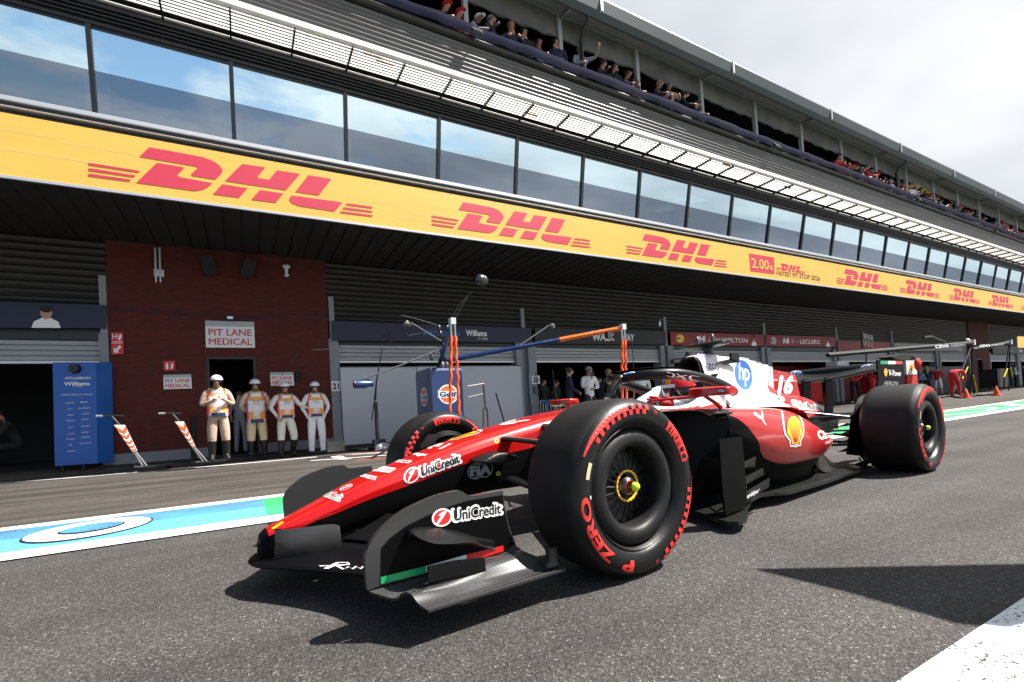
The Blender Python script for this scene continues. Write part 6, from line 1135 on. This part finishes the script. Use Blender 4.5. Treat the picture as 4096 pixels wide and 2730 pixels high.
c = at(*ZA(1710, 250), Y=YS-.10); mb = MB(); mb.ell(c, (.09, .09, .05), 12, 6); mb.tube([c-Vector((0, 0, .03)), c-Vector((0, 0, .16))], [.045, .03], 10); mb.ell(c-Vector((0, 0, .20)), (.055, .055, .05), 12, 6); tag(mb.build('dome_camera', 'off_white', smooth=60), 'white dome camera on a stalk high on the brick wall', 'camera')
c = at(*ZA(1375, 556), Y=YS-.06); t = thing('flood_lamp', 'small black flood lamp above the large medical sign', 'lamp', c); MB().box((0, 0, 0), (.15, .08, .09)).build('housing', 'black', t, local=True); MB().box((0, -.042, -.005), (.11, .01, .055)).build('lens', 'lens', t, local=True)
sign('notice_plate', 'small black plate beside the right medical sign', 'plate', [ZA(1765, 935), ZA(1798, 933), ZA(1795, 877), ZA(1762, 878)], [], 'matt_black', YS, .03)
mb = MB(); mb.tube([at(*ZA(650, 500), Y=YS), at(*ZA(1000, 525), Y=YS), at(*ZA(1380, 548), Y=YS), at(*ZA(1960, 548), Y=YS)], .008, 6); tag(mb.build('wall_cable', 'navy_paint'), 'thin purple cable strung across the brick wall', 'cable')
for i, (px, py) in enumerate(((1910, 125), (3108, 584), (3676, 798), (3985, 927))):
    c = at(px, py, Y=9.83); t = thing('terrace_floodlight', ('square floodlight on the navy banner at the left, largest of four', 'floodlight below an empty terrace bay', 'floodlight below the yellow capped spectators', 'floodlight at the far right end of the terrace')[i], 'floodlight', c, 0, 'floodlights on the terrace rail')
    rt = Matrix.Rotation(R(-35), 3, 'X') @ Matrix.Rotation(R(10), 3, 'Y'); MB().box((0, 0, 0), (.26, .06, .20), rt).build('housing', 'frame_dark', t, local=True); MB().box(rt @ Vector((0, -.034, 0)), (.22, .008, .165), rt).build('lens', 'lens', t, local=True); MB().tube([(0, .02, -.02), (0, .2, -.12)], .02, 8).build('bracket', 'frame_dark', t, local=True)

# ------------------------------------------------------------------ garage screens, cabinet, booms and other pit equipment
q = lambda a, b, c, d: [a, b, c, d]
SC_G = 'white garage screens'
mat('screen_white', (.50, .52, .57), .45, var=(.6, .04))
for lab, u0, u1 in (('white screen panel across garage 21, left of the blue cabinet', 186, 700), ('white screen panel across garage 21, right of the blue cabinet', 703, 1400)):
    P = [at(*ZB(u, v), Y=12.25) for u, v in ((u0, 708 if u0 < 300 else 704), (u1, 704 if u0 < 300 else 696))]; z1 = (P[0].z+P[1].z)/2
    mb = MB(); mb.span((P[0].x, 12.25, .08), (P[1].x-.01, 12.29, z1)); t = tag(mb.build('garage_screen', 'screen_white'), lab, 'screen', SC_G); mb = MB(); mb.span((P[0].x, 12.235, z1), (P[1].x-.01, 12.30, z1+.03)); mb.build('top_rail', 'frame_dark', t)
t = thing('blue_partition', 'bright blue folding partition with ATLASSIAN Williams lettering at the left garage', 'partition', at(300, 1860, Y=11.95))
qa = [ZA(328, 1442), ZA(583, 1425), ZA(572, 822), ZA(314, 822)]; mb = MB(); mb.prism([at(*p, Y=11.95) for p in qa], (0, .03, 0)); pn = mb.build('panel', 'royal_blue', t)
a, b_2 = at(*ZA(583, 1425), Y=11.95), at(*ZA(572, 822), Y=11.95); c, d = at(*ZA(680, 1415), Y=12.2), at(*ZA(668, 822), Y=12.2); mb = MB(); mb.add([a, c, d, b_2, a+Vector((0, .03, 0)), c+Vector((0, .03, 0)), d+Vector((0, .03, 0)), b_2+Vector((0, .03, 0))], [(0, 1, 2, 3), (7, 6, 5, 4), (3, 2, 6, 7), (1, 5, 6, 2)]); mb.build('panel', 'royal_blue', t)
lay = [T('ATLASSIAN', .27, .835, .86, .86, 'decal_white', 0, bold=.015), T('Williams', .25, .775, .85, .812, 'decal_white', 0, bold=.03), T('F1 TEAM', .44, .762, .70, .772, 'decal_white', 0)]+[T(s, x, y, x+w_, y+.014, 'decal_white', 0) for s, x, y, w_ in (('KOMATSU', .18, .68, .22), ('BARCLAYS', .42, .68, .24), ('Claude', .70, .68, .2), ('AUTO', .28, .60, .2), ('BNY', .62, .605, .18), ('(O)', .31, .54, .12), ('kraken', .58, .548, .26), ('AMP', .31, .483, .14), ('Y EASY', .62, .49, .2), ('Dorilton', .29, .43, .19), ('<SNC>', .62, .435, .19), ('(A)', .32, .36, .12), ('duracell', .62, .37, .2), ('o keeper', .29, .30, .19), ('brillo', .64, .31, .16), ('Santander', .28, .25, .2), ('ZEELAND', .62, .26, .2), ('P', .34, .19, .06), ('VAST DATA', .58, .20, .28), ('BACCO', .30, .13, .17))]
art('lettering', lay, planar(qa, 11.945), pn, step=.002)
c = at(*ZA(445, 858), Y=11.9); MB().lathe([(.0, .09), (.02, .10), (-.14, .075), (-.14, .001)], c+Vector((0, .05, 0)), (0, 1, 0), 16).build('camera_lens', 'black', t, smooth=50)
for u in (372, 500, 610): MB().cyl(at(*ZA(u, 1438), Y=12.0), at(*ZA(u, 1438), Y=12.0)-Vector((0, 0, .08)), .02).build('foot', 'black', t)
# fuel cabinet with round emblem
YC = 9.9; fx0, fx1 = at(*ZB(806, 900), Y=YC).x, at(*ZB(1013, 900), Y=YC).x; zt = at(*ZB(900, 706), Y=YC).z; dl = ray(*ZB(700, 900)); yb_ = dl.y/dl.x*fx0
CAB = thing('equipment_cabinet', 'tall navy blue equipment cabinet with orange and white round emblem', 'cabinet', ((fx0+fx1)/2, YC, gz(fx0, YC)))
mb = MB(); rr = .07; zz = gz(fx0, YC)
prof = [(YC, zz+.06), (YC, zt-rr), (YC+rr*.3, zt-rr*.3), (YC+rr, zt), (yb_-rr, zt), (yb_, zt-rr), (yb_, zz+.06)]
mb.prism([(fx0, y, z) for y, z in prof], (fx1-fx0, 0, 0)); mb.build('case', 'navy_paint', CAB)
for x in (fx0+.08, fx1-.08): MB().cyl((x-.03, YC+.15, zz+.05), (x+.03, YC+.15, zz+.05), .05).build('castor', 'black', CAB)
mat('gulf_blue', (.02, .05, .2), .4)
GULF = [OV(.5, .5, .5, .5, 'decal_white', 0, 36), RECT(-.02, .30, 1.02, .70, 'decal_white', 0), OV(.5, .5, .43, .43, 'gulf_orange', 1, 36), RECT(.02, .33, .98, .67, 'decal_white', 2), T('Gulf', .06, .37, .94, .64, 'gulf_blue', 3, bold=.05)]
art('round_emblem', GULF, planar([ZB(848, 952), ZB(980, 955), ZB(978, 822), ZB(845, 822)], YC-.002), CAB, step=.002)
def leftface(q):
    h = quadmap(q)
    def fn(u, v, l): d = ray(*h(u, v)); return CAMP+d*((fx0-l-.002)/d.x)
    return fn
art('round_emblem', GULF, leftface([ZB(730, 970), ZB(773, 968), ZB(772, 842), ZB(727, 842)]), CAB, step=.002); art('hatch', [RECT(0, 0, 1, 1, 'navy_paint'), RING(.5, .5, .5, .5, .02, 'matt_black', 1)], leftface([ZB(718, 815), ZB(778, 810), ZB(778, 755), ZB(718, 762)]), CAB, step=.003)
# two overhead booms with orange hoses
def hose(p0, p1, parent, r=.026):
    mb = MB(); n = 26; pts = [Vector(p0).lerp(Vector(p1), i/n)+Vector((.012*math.sin(i*1.7), .012*math.cos(i*1.3), 0)) for i in range(n+1)]; mb.tube(pts, [r*(1+.16*(i % 2)) for i in range(n+1)], 10); return mb.build('air_hose', 'hose_orange', parent, smooth=70)
pv = at(*ZB(878, 668), Y=YC+.32)
def boom(label, tip, orange, q_):
    t = thing('overhead_boom', label, 'boom', pv+Vector((q_, 0, 0)), 0, 'overhead booms with orange hoses'); pz = pv+Vector((q_, 0, .02)); z = at(*ZB(1650, 512), Y=YC).z
    MB().lathe([(-.16, .11), (-.06, .10), (-.02, .06), (.06, .055), (.06, .001)], pz, (0, 0, 1), 18).build('pivot', 'black', t, smooth=40)
    m_ = pz.lerp(tip, .66) if orange else tip; MB().tube([pz, m_], [.055, .045], 4, flat=(Vector((0, 0, 1)), 1)).build('arm', 'navy_paint', t)
    if orange:
        MB().tube([m_, tip], .05, 4).build('arm_end', 'gulf_orange', t); a1 = pz.lerp(tip, .80)
    MB().box(tip+Vector((0, 0, .02)), (.10, .12, .12)).build('end_block', 'off_white', t)
    for dx_ in (-.035, .045): MB().cyl(tip+Vector((dx_, 0, -.04)), tip+Vector((dx_, 0, -.26)), .022, .018).build('coupling', 'steel', t, smooth=40)
    return t
tipA = at(*ZB(2085, 442), Z=pv.z+.42); tipB = at(*ZB(940, 405), Z=pv.z+.48)
bA = boom('long navy boom with orange Gulf end reaching right over the garage entrance', tipA, True, .07); bB = boom('foreshortened navy boom with white end block pointing at the camera', tipB, False, -.05)
for t, tip, ub in ((bA, tipA, ((2078, 925), (2110, 925))), (bB, tipB, ((918, 1000), (985, 1010)))):
    for i, (u, v) in enumerate(ub): p = at(*ZB(u, v), Y=tip.y); hose(tip+Vector((-.035+.08*i, 0, -.24)), (p.x, tip.y, max(.25, p.z-.25)), t)
nA = (tipA-pv).normalized()
def boomface(q):
    h = quadmap(q); P0 = pv+Vector((.07, 0, .02)); nrm = Vector((nA.y, -nA.x, 0)); P0 = P0+nrm*.052
    def fn(u, v, l): d = ray(*h(u, v)); s_ = (P0+nrm*l-CAMP).dot(nrm)/d.dot(nrm); return CAMP+d*s_
    return fn
art('lettering', [T('ATLASSIAN', 0, .1, .36, .8, 'decal_white', 0), T('Williams', .40, .05, .70, .95, 'decal_white', 0, bold=.05), T('F1 TEAM', .73, .1, 1, .8, 'decal_white', 0)], boomface([ZB(1553, 546), ZB(1812, 503), ZB(1810, 482), ZB(1551, 526)]), bA); art('lettering', [T('Gulf', 0, 0, 1, 1, 'decal_white', 0, bold=.04)], boomface([ZB(1865, 488), ZB(1945, 474), ZB(1943, 450), ZB(1862, 464)]), bA)
yb2 = tipB.y
def rod(pts, r, m_, n, parent): return MB().tube(pts, r, 8).build(n, m_, parent, smooth=50)
bz = lambda u, v, Y=YC: at(*ZB(u, v), Y=Y)
rod([bz(845, 590), bz(600, 690), bz(340, 785)], .016, 'arm_grey', 'camera_arm', bB); mb = MB(); c = bz(348, 820); mb.tube([c+Vector((-.17, 0, 0)), c+Vector((.02, 0, 0)), c+Vector((.06, 0, .005)), c+Vector((.18, 0, .01))], [.085, .085, .065, .06], 14); mb.box(c+Vector((.03, 0, .08)), (.16, .05, .05)); cm = mb.build('lane_camera', 'navy_paint', bB, smooth=40); mb = MB(); mb.lathe([(0, .075), (.05, .085), (.05, .06), (0, .05)], c+Vector((-.16, 0, 0)), (-1, 0, 0), 14); mb.build('lens_hood', 'black', cm)
rod([bz(865, 530), bz(660, 405)], .012, 'arm_grey', 'light_arm', bB); mb = MB(); mb.lathe([(0, .001), (0, .085), (.04, .10), (.06, .06), (.12, .03), (.12, .001)], bz(636, 430), (0, 0, 1), 18); mb.build('lamp_head', 'arm_grey', bB, smooth=40)
rod([bz(845, 425), bz(700, 380), bz(598, 357)], .006, 'black', 'cable', bB); rod([bz(598, 357), bz(580, 400), bz(600, 450), bz(650, 492), bz(760, 470), bz(850, 430)], .004, 'black', 'cable', bB)
for du in (0, 26): rod([bz(920+du, 400), bz(985+du*.9, 290), bz(1075, 190)], .010, 'black', 'mast', bB)
mb = MB(); c = bz(1125, 118); mb.ell(c, (.16, .16, .13), 18, 10, z0=-.5); mb.ell(c+Vector((.08, 0, -.02)), (.13, .13, .14), 14, 8); mb.ell(c+Vector((-.06, -.04, -.10)), (.06, .06, .04), 12, 6); mb.build('camera_dome', 'dark_steel', bB, smooth=60)
rod([bz(835, 570), bz(500, 572), bz(0, 588)], .006, 'dark_steel', 'guide_wire', bB); rod([at(*ZA(1787, 757), Y=YC), at(*ZA(1700, 880), Y=YC), at(*ZA(1560, 1060), Y=YC+.3)], .004, 'black', 'cable', bB)
mb = MB()
for u, v in ((850, 440), (860, 480), (880, 560), (800, 640), (905, 440), (870, 600)): mb.ell(bz(u, v, YC+.05), (.05, .05, .07), 8, 6)
mb.build('valve_cluster', 'dark_steel', bB, smooth=60)
rod([at(*ZB(1385, 565), Y=10.2), at(*ZB(1590, 425), Y=10.2)], .014, 'arm_grey', 'light_arm', bA); mb = MB(); mb.lathe([(-.02, .001), (-.02, .08), (.05, .085), (.09, .04), (.09, .001)], at(*ZB(1610, 438), Y=10.2), (0, 0, 1), 16); mb.build('lamp_head', 'arm_grey', bA, smooth=40); mb = MB(); mb.box(at(*ZB(1390, 575), Y=10.2), (.16, .10, .08)); mb.build('clamp', 'dark_steel', bA)
rod([tipA+Vector((.02, 0, -.16)), tipA+Vector((.22, 0, -.16)), tipA+Vector((.25, 0, -.3)), tipA+Vector((.24, 0, -.8)), tipA+Vector((.26, 0, -1.2))], .008, 'black', 'cable', bA); mb = MB(); mb.box(at(*ZB(1992, 490), Y=tipA.y), (.12, .08, .14)); mb.build('lamp_head', 'dark_steel', bA)
# a black cable reel with camera hanging in front of the walkway banner
c = at(*ZD(203, 215), Y=10.4); t = thing('hanging_camera', 'small chrome camera head with looping black cable by the black banner', 'camera', c); MB().ell((0, 0, 0), (.05, .05, .10), 10, 8).build('camera_head', 'steel', t, smooth=60, local=True); MB().ell((.02, 0, .12), (.07, .05, .04), 10, 6).build('camera_cap', 'dark_steel', t, smooth=60, local=True)
MB().tube([(.02, 0, .14), (-.05, 0, .2), (-.16, 0, .1), (-.14, 0, -.06), (-.02, 0, -.1)], .006, 6).build('cable', 'black', t, local=True); MB().tube([(.03, 0, .14), (.14, 0, -.2), (.16, 0, -.8), (-.02, 0, -1.0), (-.16, 0, -.6)], .004, 6).build('cable', 'black', t, local=True)
# light stand, leaning pole, jacks
YT = 11.0; t = thing('light_stand', 'black light stand with tilted rod in front of the white screen', 'stand', at(*ZB(440, 1225), Y=YT)); f = lambda u, v: at(*ZB(u, v), Y=YT)
MB().tube([f(440, 1225), f(424, 940)], [.045, .04], 10).build('post', 'black', t, smooth=50); MB().tube([f(420, 930), f(430, 800), f(448, 700), f(468, 575)], [.03, .018, .014, .010], 8).build('rod', 'black', t, smooth=50); MB().tube([f(425, 880), f(410, 970), f(398, 1062)], .012, 8).build('lever', 'black', t, smooth=50)
mb = MB(); mb.box(f(448, 1208), (.26, .2, .12)); mb.build('base', 'black', t); mb = MB(); mb.tube([f(478, 500), f(490, 480), f(505, 500), f(520, 545)], .012, 8); mb.tube([f(515, 458), f(530, 545)], .022, 8); mb.build('lamp_bracket', 'black', t, smooth=50)
P = [at(*ZB(1232, 880), Y=11.4), at(*ZB(1290, 1075), Y=11.4)]; mb = MB(); mb.tube([P[0], P[1], P[1]+(P[1]-P[0])*1.1], .022, 8); tag(mb.build('leaning_pole', 'black'), 'black pole leaning in front of the white screen behind the nose', 'pole')
for i, (hx0, hy0, hx1, hy1, sx, sy, p0, p1, p2, p3, fx, fy, bx0, bx1, by) in enumerate(((575, 1142, 740, 1142, 668, 1146, (680, 1195), (745, 1195), (820, 1350), (792, 1358), 862, 1440, 800, 1012, 1448), (948, 1127, 1086, 1129, 1030, 1130, (1045, 1176), (1098, 1174), (1168, 1325), (1150, 1333), 1222, 1415, 1135, 1320, 1420))):
    YJ = 10.9; f = lambda u, v, y=0: at(*ZA(u, v), Y=YJ+y); t = thing('front_jack', ('front jack with orange and white chevron plate beside the blue partition', 'front jack with orange and white chevron plate nearer the doorway')[i], 'jack', f(fx, by), 0, 'jacks leaning at the garage')
    MB().tube([f(hx0, hy0), f((hx0+hx1)/2, hy0-3), f(hx1, hy1)], .018, 8).build('handlebar', 'dark_steel', t, smooth=50); MB().tube([f(hx0, hy0), f(hx0+40, hy0)], .024, 8).build('grip', 'alu', t, smooth=50)
    MB().tube([f(sx, sy), f((p0[0]+p1[0])/2, p0[1]), f((p2[0]+p3[0])/2, p3[1]-5)], .022, 8).build('stem', 'dark_steel', t, smooth=50)
    mb = MB(); mb.prism([f(*p, -.03) for p in (p0, p1, p2, p3)], (0, .015, 0)); pl = mb.build('chevron_plate', 'white', t)
    art('chevrons', [PG([(0, y+.0), (.5, y-.09), (1, y+.0), (1, y+.09), (.5, y), (0, y+.09)], 'gulf_orange') for y in (.12, .32, .52, .72, .88)], planar([ZA(*p3), ZA(*p2), ZA(*p1), ZA(*p0)], YJ-.032), pl, step=.002)
    for d_ in (-10, 14): MB().tube([f((p2[0]+p3[0])/2+d_*.4, p3[1]), f(fx+d_, fy)], .020, 8).build('fork', 'steel', t, smooth=50)
    mb = MB(); mb.tube([f(bx0, by, -.05), f(bx1, by-8, .1)], .018, 8); mb.tube([f(bx0, by, .25), f(bx1, by-8, .3)], .018, 8); mb.box(f((fx+bx1)/2, by-8, .1), (.45, .3, .03)); mb.build('base_frame', 'black', t)
    for u_ in (bx0, fx, bx1): c = f(u_, by-6, .1); MB().cyl(c-Vector((0, .03, 0)), c+Vector((0, .03, 0)), .045).build('wheel', 'rubber', t, smooth=40)
P = [at(*ZA(1156, 1145), Y=11.9), at(*ZA(1158, 1400), Y=11.9)]; mb = MB(); mb.cyl(P[0], P[1], .055); tag(mb.build('black_post', 'matt_black', smooth=40), 'short black post against the brick wall beside the doorway', 'post')
t = thing('hose_bundle', 'bundle of black hoses lying along the foot of the white screen', 'hoses', ground_at(1680, 1800)); 
for k in range(6):
    pts = [ground_at(1400+k*30+i*42, 1806-i*1.2+6*math.sin(i*1.4+k))+Vector((0, .15*math.sin(i*.9+k), .03+.03*abs(math.sin(k*2+i*.7)))) for i in range(10)]; MB().tube(cr(pts, 3), .022, 7).build('hose', 'rubber', t, smooth=60)
c = ground_at(1540, 1806); mb = MB(); rb = random.Random(3); mb.ell(c+Vector((0, 0, .07)), (.24, .14, .11), 14, 8); mb.v = [(x+rb.uniform(-.02, .02), y+rb.uniform(-.02, .02), z+rb.uniform(-.02, .02)) for x, y, z in mb.v]; tag(mb.build('silver_bag', 'alu'), 'crumpled silver foil bag on the ground behind the far front tyre', 'bag')
c = ground_at(1345, 1808); mb = MB(); mb.box(c+Vector((.0, .1, .12)), (.35, .25, .22)); tag(mb.build('ground_box', 'dark_steel'), 'low dark box at the foot of the column by the white marshal', 'box')
t = thing('crowd_barrier', 'silver and blue crowd barrier in the entrance of garage 20', 'barrier', at(*ZB(1600, 1000), Y=11.9)); f = lambda u, v: at(*ZB(u, v), Y=11.9)
MB().tube([f(1532, 930), f(1672, 926)], .02, 8).build('top_rail', 'steel', t, smooth=50); MB().tube([f(1540, 940), f(1655, 938)], .035, 8).build('blue_rail', 'royal_blue', t, smooth=50); MB().tube([f(1578, 940), f(1580, 1040)], .035, 8).build('blue_leg', 'royal_blue', t, smooth=50)
for k in range(9): MB().tube([f(1534+k*17, 930), f(1536+k*17, 1050)], .010, 6).build('bar', 'steel', t, smooth=50)
for px, nm, lab in ((2062, 'wall_switch', 'grey switch box with cable on the column left of number 20'), (2140, 'wall_switch', 'small grey switch box under the number 20')):
    c = at(px, 1560, Y=YW-.08); t = thing(nm, lab, 'switch box', c); MB().box((0, 0, 0), (.09, .06, .2)).build('case', 'clad', t, local=True); MB().tube([(0, -.03, -.1), (.04, -.03, -.2), (.10, -.03, -.12), (.08, -.02, .2), (.06, 0, .5)], .012, 6).build('cable', 'black', t, smooth=60, local=True)
c = at(*ZB(1463, 850), Y=YW-.1); mb = MB(); mb.tube([at(*ZB(1458, 745), Y=YW-.1), c, at(*ZB(1475, 960), Y=YW-.1)], .02, 8); tag(mb.build('blue_hose', 'cloth_blue'), 'pale blue hose hanging on the column of number 20', 'hose')
# down the lane: red garage, fuel rig, booms, cones
mat('garage_red', (.16, .006, .008), .5)
mb = MB(); mb.span((14.5, 13.6, .05), (31, 13.65, 2.1)); tag(mb.build('red_partition', 'garage_red'), 'dark red partition wall inside the garages behind the rear wing', 'partition')
for lab, u0, v0, u1, v1, m_, Y in (('red tool cabinet in the garage between the rear wing pillars', 1085, 545, 1170, 690, 'cloth_red', 12.6), ('white box high on the dark gantry behind the rear wing', 1250, 435, 1322, 462, 'white', 12.0), ('tall red cabinet seen under the rear wing', 1240, 560, 1320, 680, 'garage_red', 12.8), ('red tool trolley beside the left rear tyre', 1430, 520, 1500, 620, 'cloth_red', 12.2)):
    a, b_2 = at(*ZD(u0, v0), Y=Y), at(*ZD(u1, v1), Y=Y); t = thing('tool_cabinet', lab, 'cabinet', ((a.x+b_2.x)/2, Y, gz(a.x, Y)), 0, 'cabinets in the red garage'); z0 = b_2.z if b_2.z > .8 else gz(a.x, Y)+.06
    MB().span((a.x, Y, z0), (b_2.x, Y+.5, a.z)).build('case', m_, t)
    for k in range(4): MB().span((a.x+.05, Y-.012, z0+(a.z-z0)*(k+.1)/4), (b_2.x-.05, Y-.001, z0+(a.z-z0)*(k+.9)/4)).build('drawer', m_, t)
for i, u in enumerate((1195, 1225)): 
    p0, p1 = at(*ZD(u-4, 545), Y=10.6), at(*ZD(u-20, 700), Y=10.6)
    if i == 0: mb = MB(); mb.tube([p0, p0.lerp(p1, .5)+Vector((.02, 0, 0)), p1], .05, 10); tag(mb.build('orange_hose', 'hose_orange', smooth=60), 'bright orange hose hanging behind the rear wing pillar', 'hose')
c = at(*ZD(1690, 560), Y=10.3); t = thing('fuel_rig', 'white and red upright cabinet with yellow shield by the rear wing endplate', 'cabinet', (c.x, 10.3, gz(c.x, 10.3)))
a, b_2 = at(*ZD(1656, 432), Y=10.3), at(*ZD(1728, 575), Y=10.3); MB().span((a.x, 10.3, gz(a.x, 10.3)), (b_2.x, 10.7, at(*ZD(1690, 518), Y=10.3).z)).build('lower_case', 'cloth_red', t); MB().span((a.x, 10.3, at(*ZD(1690, 514), Y=10.3).z), (b_2.x, 10.7, a.z)).build('upper_case', 'white', t)
art('shield_badge', [PG([(0, 1), (1, 1), (1, .4), (.5, 0), (0, .4)], 'decal_yellow'), LINE([(.4, .2), (.6, .5), (.4, .6), (.55, .85)], .14, 'decal_black', 1)], planar([ZD(1680, 492), ZD(1703, 492), ZD(1703, 458), ZD(1680, 458)], 10.295), t, step=.003); MB().ell(at(*ZD(1727, 455), Y=10.1), (.25, .12, .30), 12, 8).build('hose_cover', 'cloth_red', t, smooth=60)
def dark_boom(label, p0, p1, Yb, txt, q, leg):
    A_, B_ = at(*ZD(*p0), Y=Yb), at(*ZD(*p1), Y=Yb); t = thing('black_boom', label, 'boom', (B_.x, Yb, gz(B_.x, Yb)), 0, 'black overhead booms down the lane')
    MB().tube([A_, B_], .09, 4).build('arm', 'matt_black', t); art('lettering', [T('CEVA', 0, 0, .42, 1, 'decal_white', 0, bold=.05), T('LOGISTICS', .48, .15, 1, .75, 'decal_white', 0)], planar(q, Yb-.10), t, step=.002); MB().box(B_+Vector((0, 0, .02)), (.16, .2, .26)).build('end_block', 'off_white', t)
    for i, (u, v) in enumerate(leg): E_ = at(*ZD(u, v), Y=Yb); MB().tube(cr([B_, B_.lerp(E_, .4)+Vector((.06*(-1)**i, 0, 0)), B_.lerp(E_, .8)+Vector((.1*(-1)**i, 0, 0)), E_], 4), .035, 8).build('hose', 'rubber', t, smooth=60)
    return t
t = dark_boom('black boom with CEVA LOGISTICS lettering reaching to the red mechanic', (1195, 400), (2048, 328), 9.6, '', [ZD(1830, 360), ZD(2008, 345), ZD(2006, 330), ZD(1828, 342)], ((2035, 640), (2060, 630), (1925, 640)))
for (u0, v0, u1, v1) in ((2022, 470, 1990, 540), (2055, 520, 2080, 635)): MB().tube([at(*ZD(u0, v0), Y=9.55), at(*ZD(u1, v1), Y=9.55)], .025, 6).build('marker_strip', 'yellow', t)
MB().ell(at(*ZD(2020, 316), Y=9.6), (.10, .10, .12), 10, 8).build('lamp', 'white', t, smooth=60); MB().tube([at(*ZD(1762, 295), Y=9.6), at(*ZD(1805, 290), Y=9.6), at(*ZD(1885, 325), Y=9.6)], .05, 6).build('camera_arm', 'dark_steel', t)
mb = MB(); mb.prism([at(*ZD(u, v), Y=9.9) for u, v in ((1570, 408), (1625, 395), (1690, 398), (1720, 425), (1660, 432), (1600, 425))], (0, .5, 0)); mb.build('cabinet_cover', 'matt_black', t)
t = dark_boom('shorter black boom with CEVA LOGISTICS lettering beyond the brick pier', (2050, 366), (2268, 326), 9.9, '', [ZD(2092, 355), ZD(2235, 342), ZD(2234, 328), ZD(2090, 340)], ((2262, 610), (2235, 600)))
for (u0, v0, u1, v1) in ((2255, 480, 2235, 530), (2275, 475, 2285, 530)): MB().tube([at(*ZD(u0, v0), Y=9.85), at(*ZD(u1, v1), Y=9.85)], .03, 6).build('marker_strip', 'yellow', t)
MB().span(at(*ZD(2195, 480), Y=10.2), at(*ZD(2265, 585), Y=10.2)+Vector((0, .8, 0))).build('equipment_stack', 'matt_black', t)
c = at(*ZD(1428, 322), Y=10.2); t = thing('signal_panel', 'square black panel with six round holes on a thin mast', 'signal panel', c); rt = Matrix.Rotation(R(6), 3, 'Y'); MB().box((0, 0, 0), (.86, .06, .66), rt).build('panel', 'matt_black', t, local=True)
for a in range(3):
    for b_2 in range(2): MB().lathe([(0, .001), (0, .09), (-.01, .09), (-.01, .001)], rt @ Vector((-.27+.27*a, -.035, -.16+.32*b_2)), (0, 1, 0), 14).build('lamp', 'dark_red' if b_2 == 0 else 'dark_steel', t, local=True)
MB().tube([(-.1, 0, -.3), (-.25, 0, -1.0), (-.32, 0, -1.5)], .03, 6).build('mast', 'black', t, local=True)
for i, (u, v, h_) in enumerate(((2013, 655, 60), (2193, 640, 58))):
    c = ground_at(*ZD(u, v)); hh = at(*ZD(u, v-h_), Y=c.y).z-c.z; t = thing('traffic_cone', ('orange cone on the lane under the first black boom', 'orange cone on the lane further right beside a black trolley')[i], 'cone', c, 0, 'orange cones')
    MB().lathe([(.03, hh*.30), (hh*.4, hh*.2), (hh*.97, hh*.06), (hh, .001)], (0, 0, 0), (0, 0, 1), 20).build('cone_body', 'hose_orange', t, smooth=50, local=True); MB().box((0, 0, .015), (hh*.75, hh*.75, .03)).build('base', 'hose_orange', t, local=True)
t = thing('wheel_trolley', 'low white wheel trolley on the lane between the cones', 'trolley', ground_at(*ZD(2140, 600))); 
for u in (2098, 2130, 2160): MB().tube([at(*ZD(u, 608), Y=t.location.y), at(*ZD(u+18, 582), Y=t.location.y)], .05, 4).build('rail', 'white', t)
MB().tube([at(*ZD(2095, 608), Y=t.location.y), at(*ZD(2175, 602), Y=t.location.y)], .05, 4).build('base_rail', 'white', t)
mb = MB(); pts = [ground_at(*ZD(u, v))+Vector((0, 0, .04)) for u, v in ((1870, 655), (1920, 648), (1980, 655), (2050, 645), (2130, 640), (2200, 630), (2240, 605))]; mb.tube(cr(pts, 4), .035, 8); tag(mb.build('black_air_hose', 'rubber', smooth=60), 'black air hose lying along the lane past the cones', 'hose')
a, b_2 = at(*ZD(1745, 470), Y=12.1), at(*ZD(2010, 625), Y=12.1); mb = MB(); mb.span((a.x, 12.1, .2), (b_2.x, 12.14, a.z)); t = tag(mb.build('dark_screen', 'banner_navy'), 'dark navy screen across the garage behind the bending mechanic', 'screen'); MB().span((a.x, 12.06, at(*ZD(1800, 552), Y=12.1).z), (b_2.x, 12.09, at(*ZD(1800, 556), Y=12.1).z)).build('red_tape', 'cloth_red', t)
a = at(*ZD(325, 420), Y=12.0); t = thing('extractor_pipe', 'grey extractor pipe under the red banner behind the car', 'pipe', a); MB().tube([at(*ZD(278, 440), Y=12.0), at(*ZD(345, 428), Y=12.0), at(*ZD(370, 415), Y=12.0)], .09, 10).build('duct', 'clad', t, smooth=50); MB().tube([at(*ZD(368, 420), Y=12.0), at(*ZD(376, 388), Y=12.0)], [.10, .11], 10).build('nozzle', 'clad', t, smooth=50)
# added unseen caster past the right edge; its canopy is shaped to shadow the lane
t = thing('unseen_shadow_caster', 'added unseen shadow caster on poles, a sloping canopy beside the lane', 'stand', (4.6, -.6, 0))
g0, g1, g2, g3 = ground_at(3030, 2276), ground_at(4300, 2253), ground_at(4300, 2560), ground_at(3760, 2480)
zc_ = 2.25; P = [g+SUN*(zc_/SUN.z) for g in (g0, ground_at(4200, 2254), ground_at(4500, 2400), ground_at(4050, 2520), ground_at(3850, 2492), ground_at(3400, 2365))]; mb = MB(); mb.prism(P, (0, 0, .03)); mb.build('blocker', 'black', t)
for x, y in ((P[1].x+.2, P[1].y-.3), (P[2].x, P[2].y-.1)): MB().cyl((x, y-.6, 0), (x, y, P[1].z), .03).build('pole', 'steel', t)
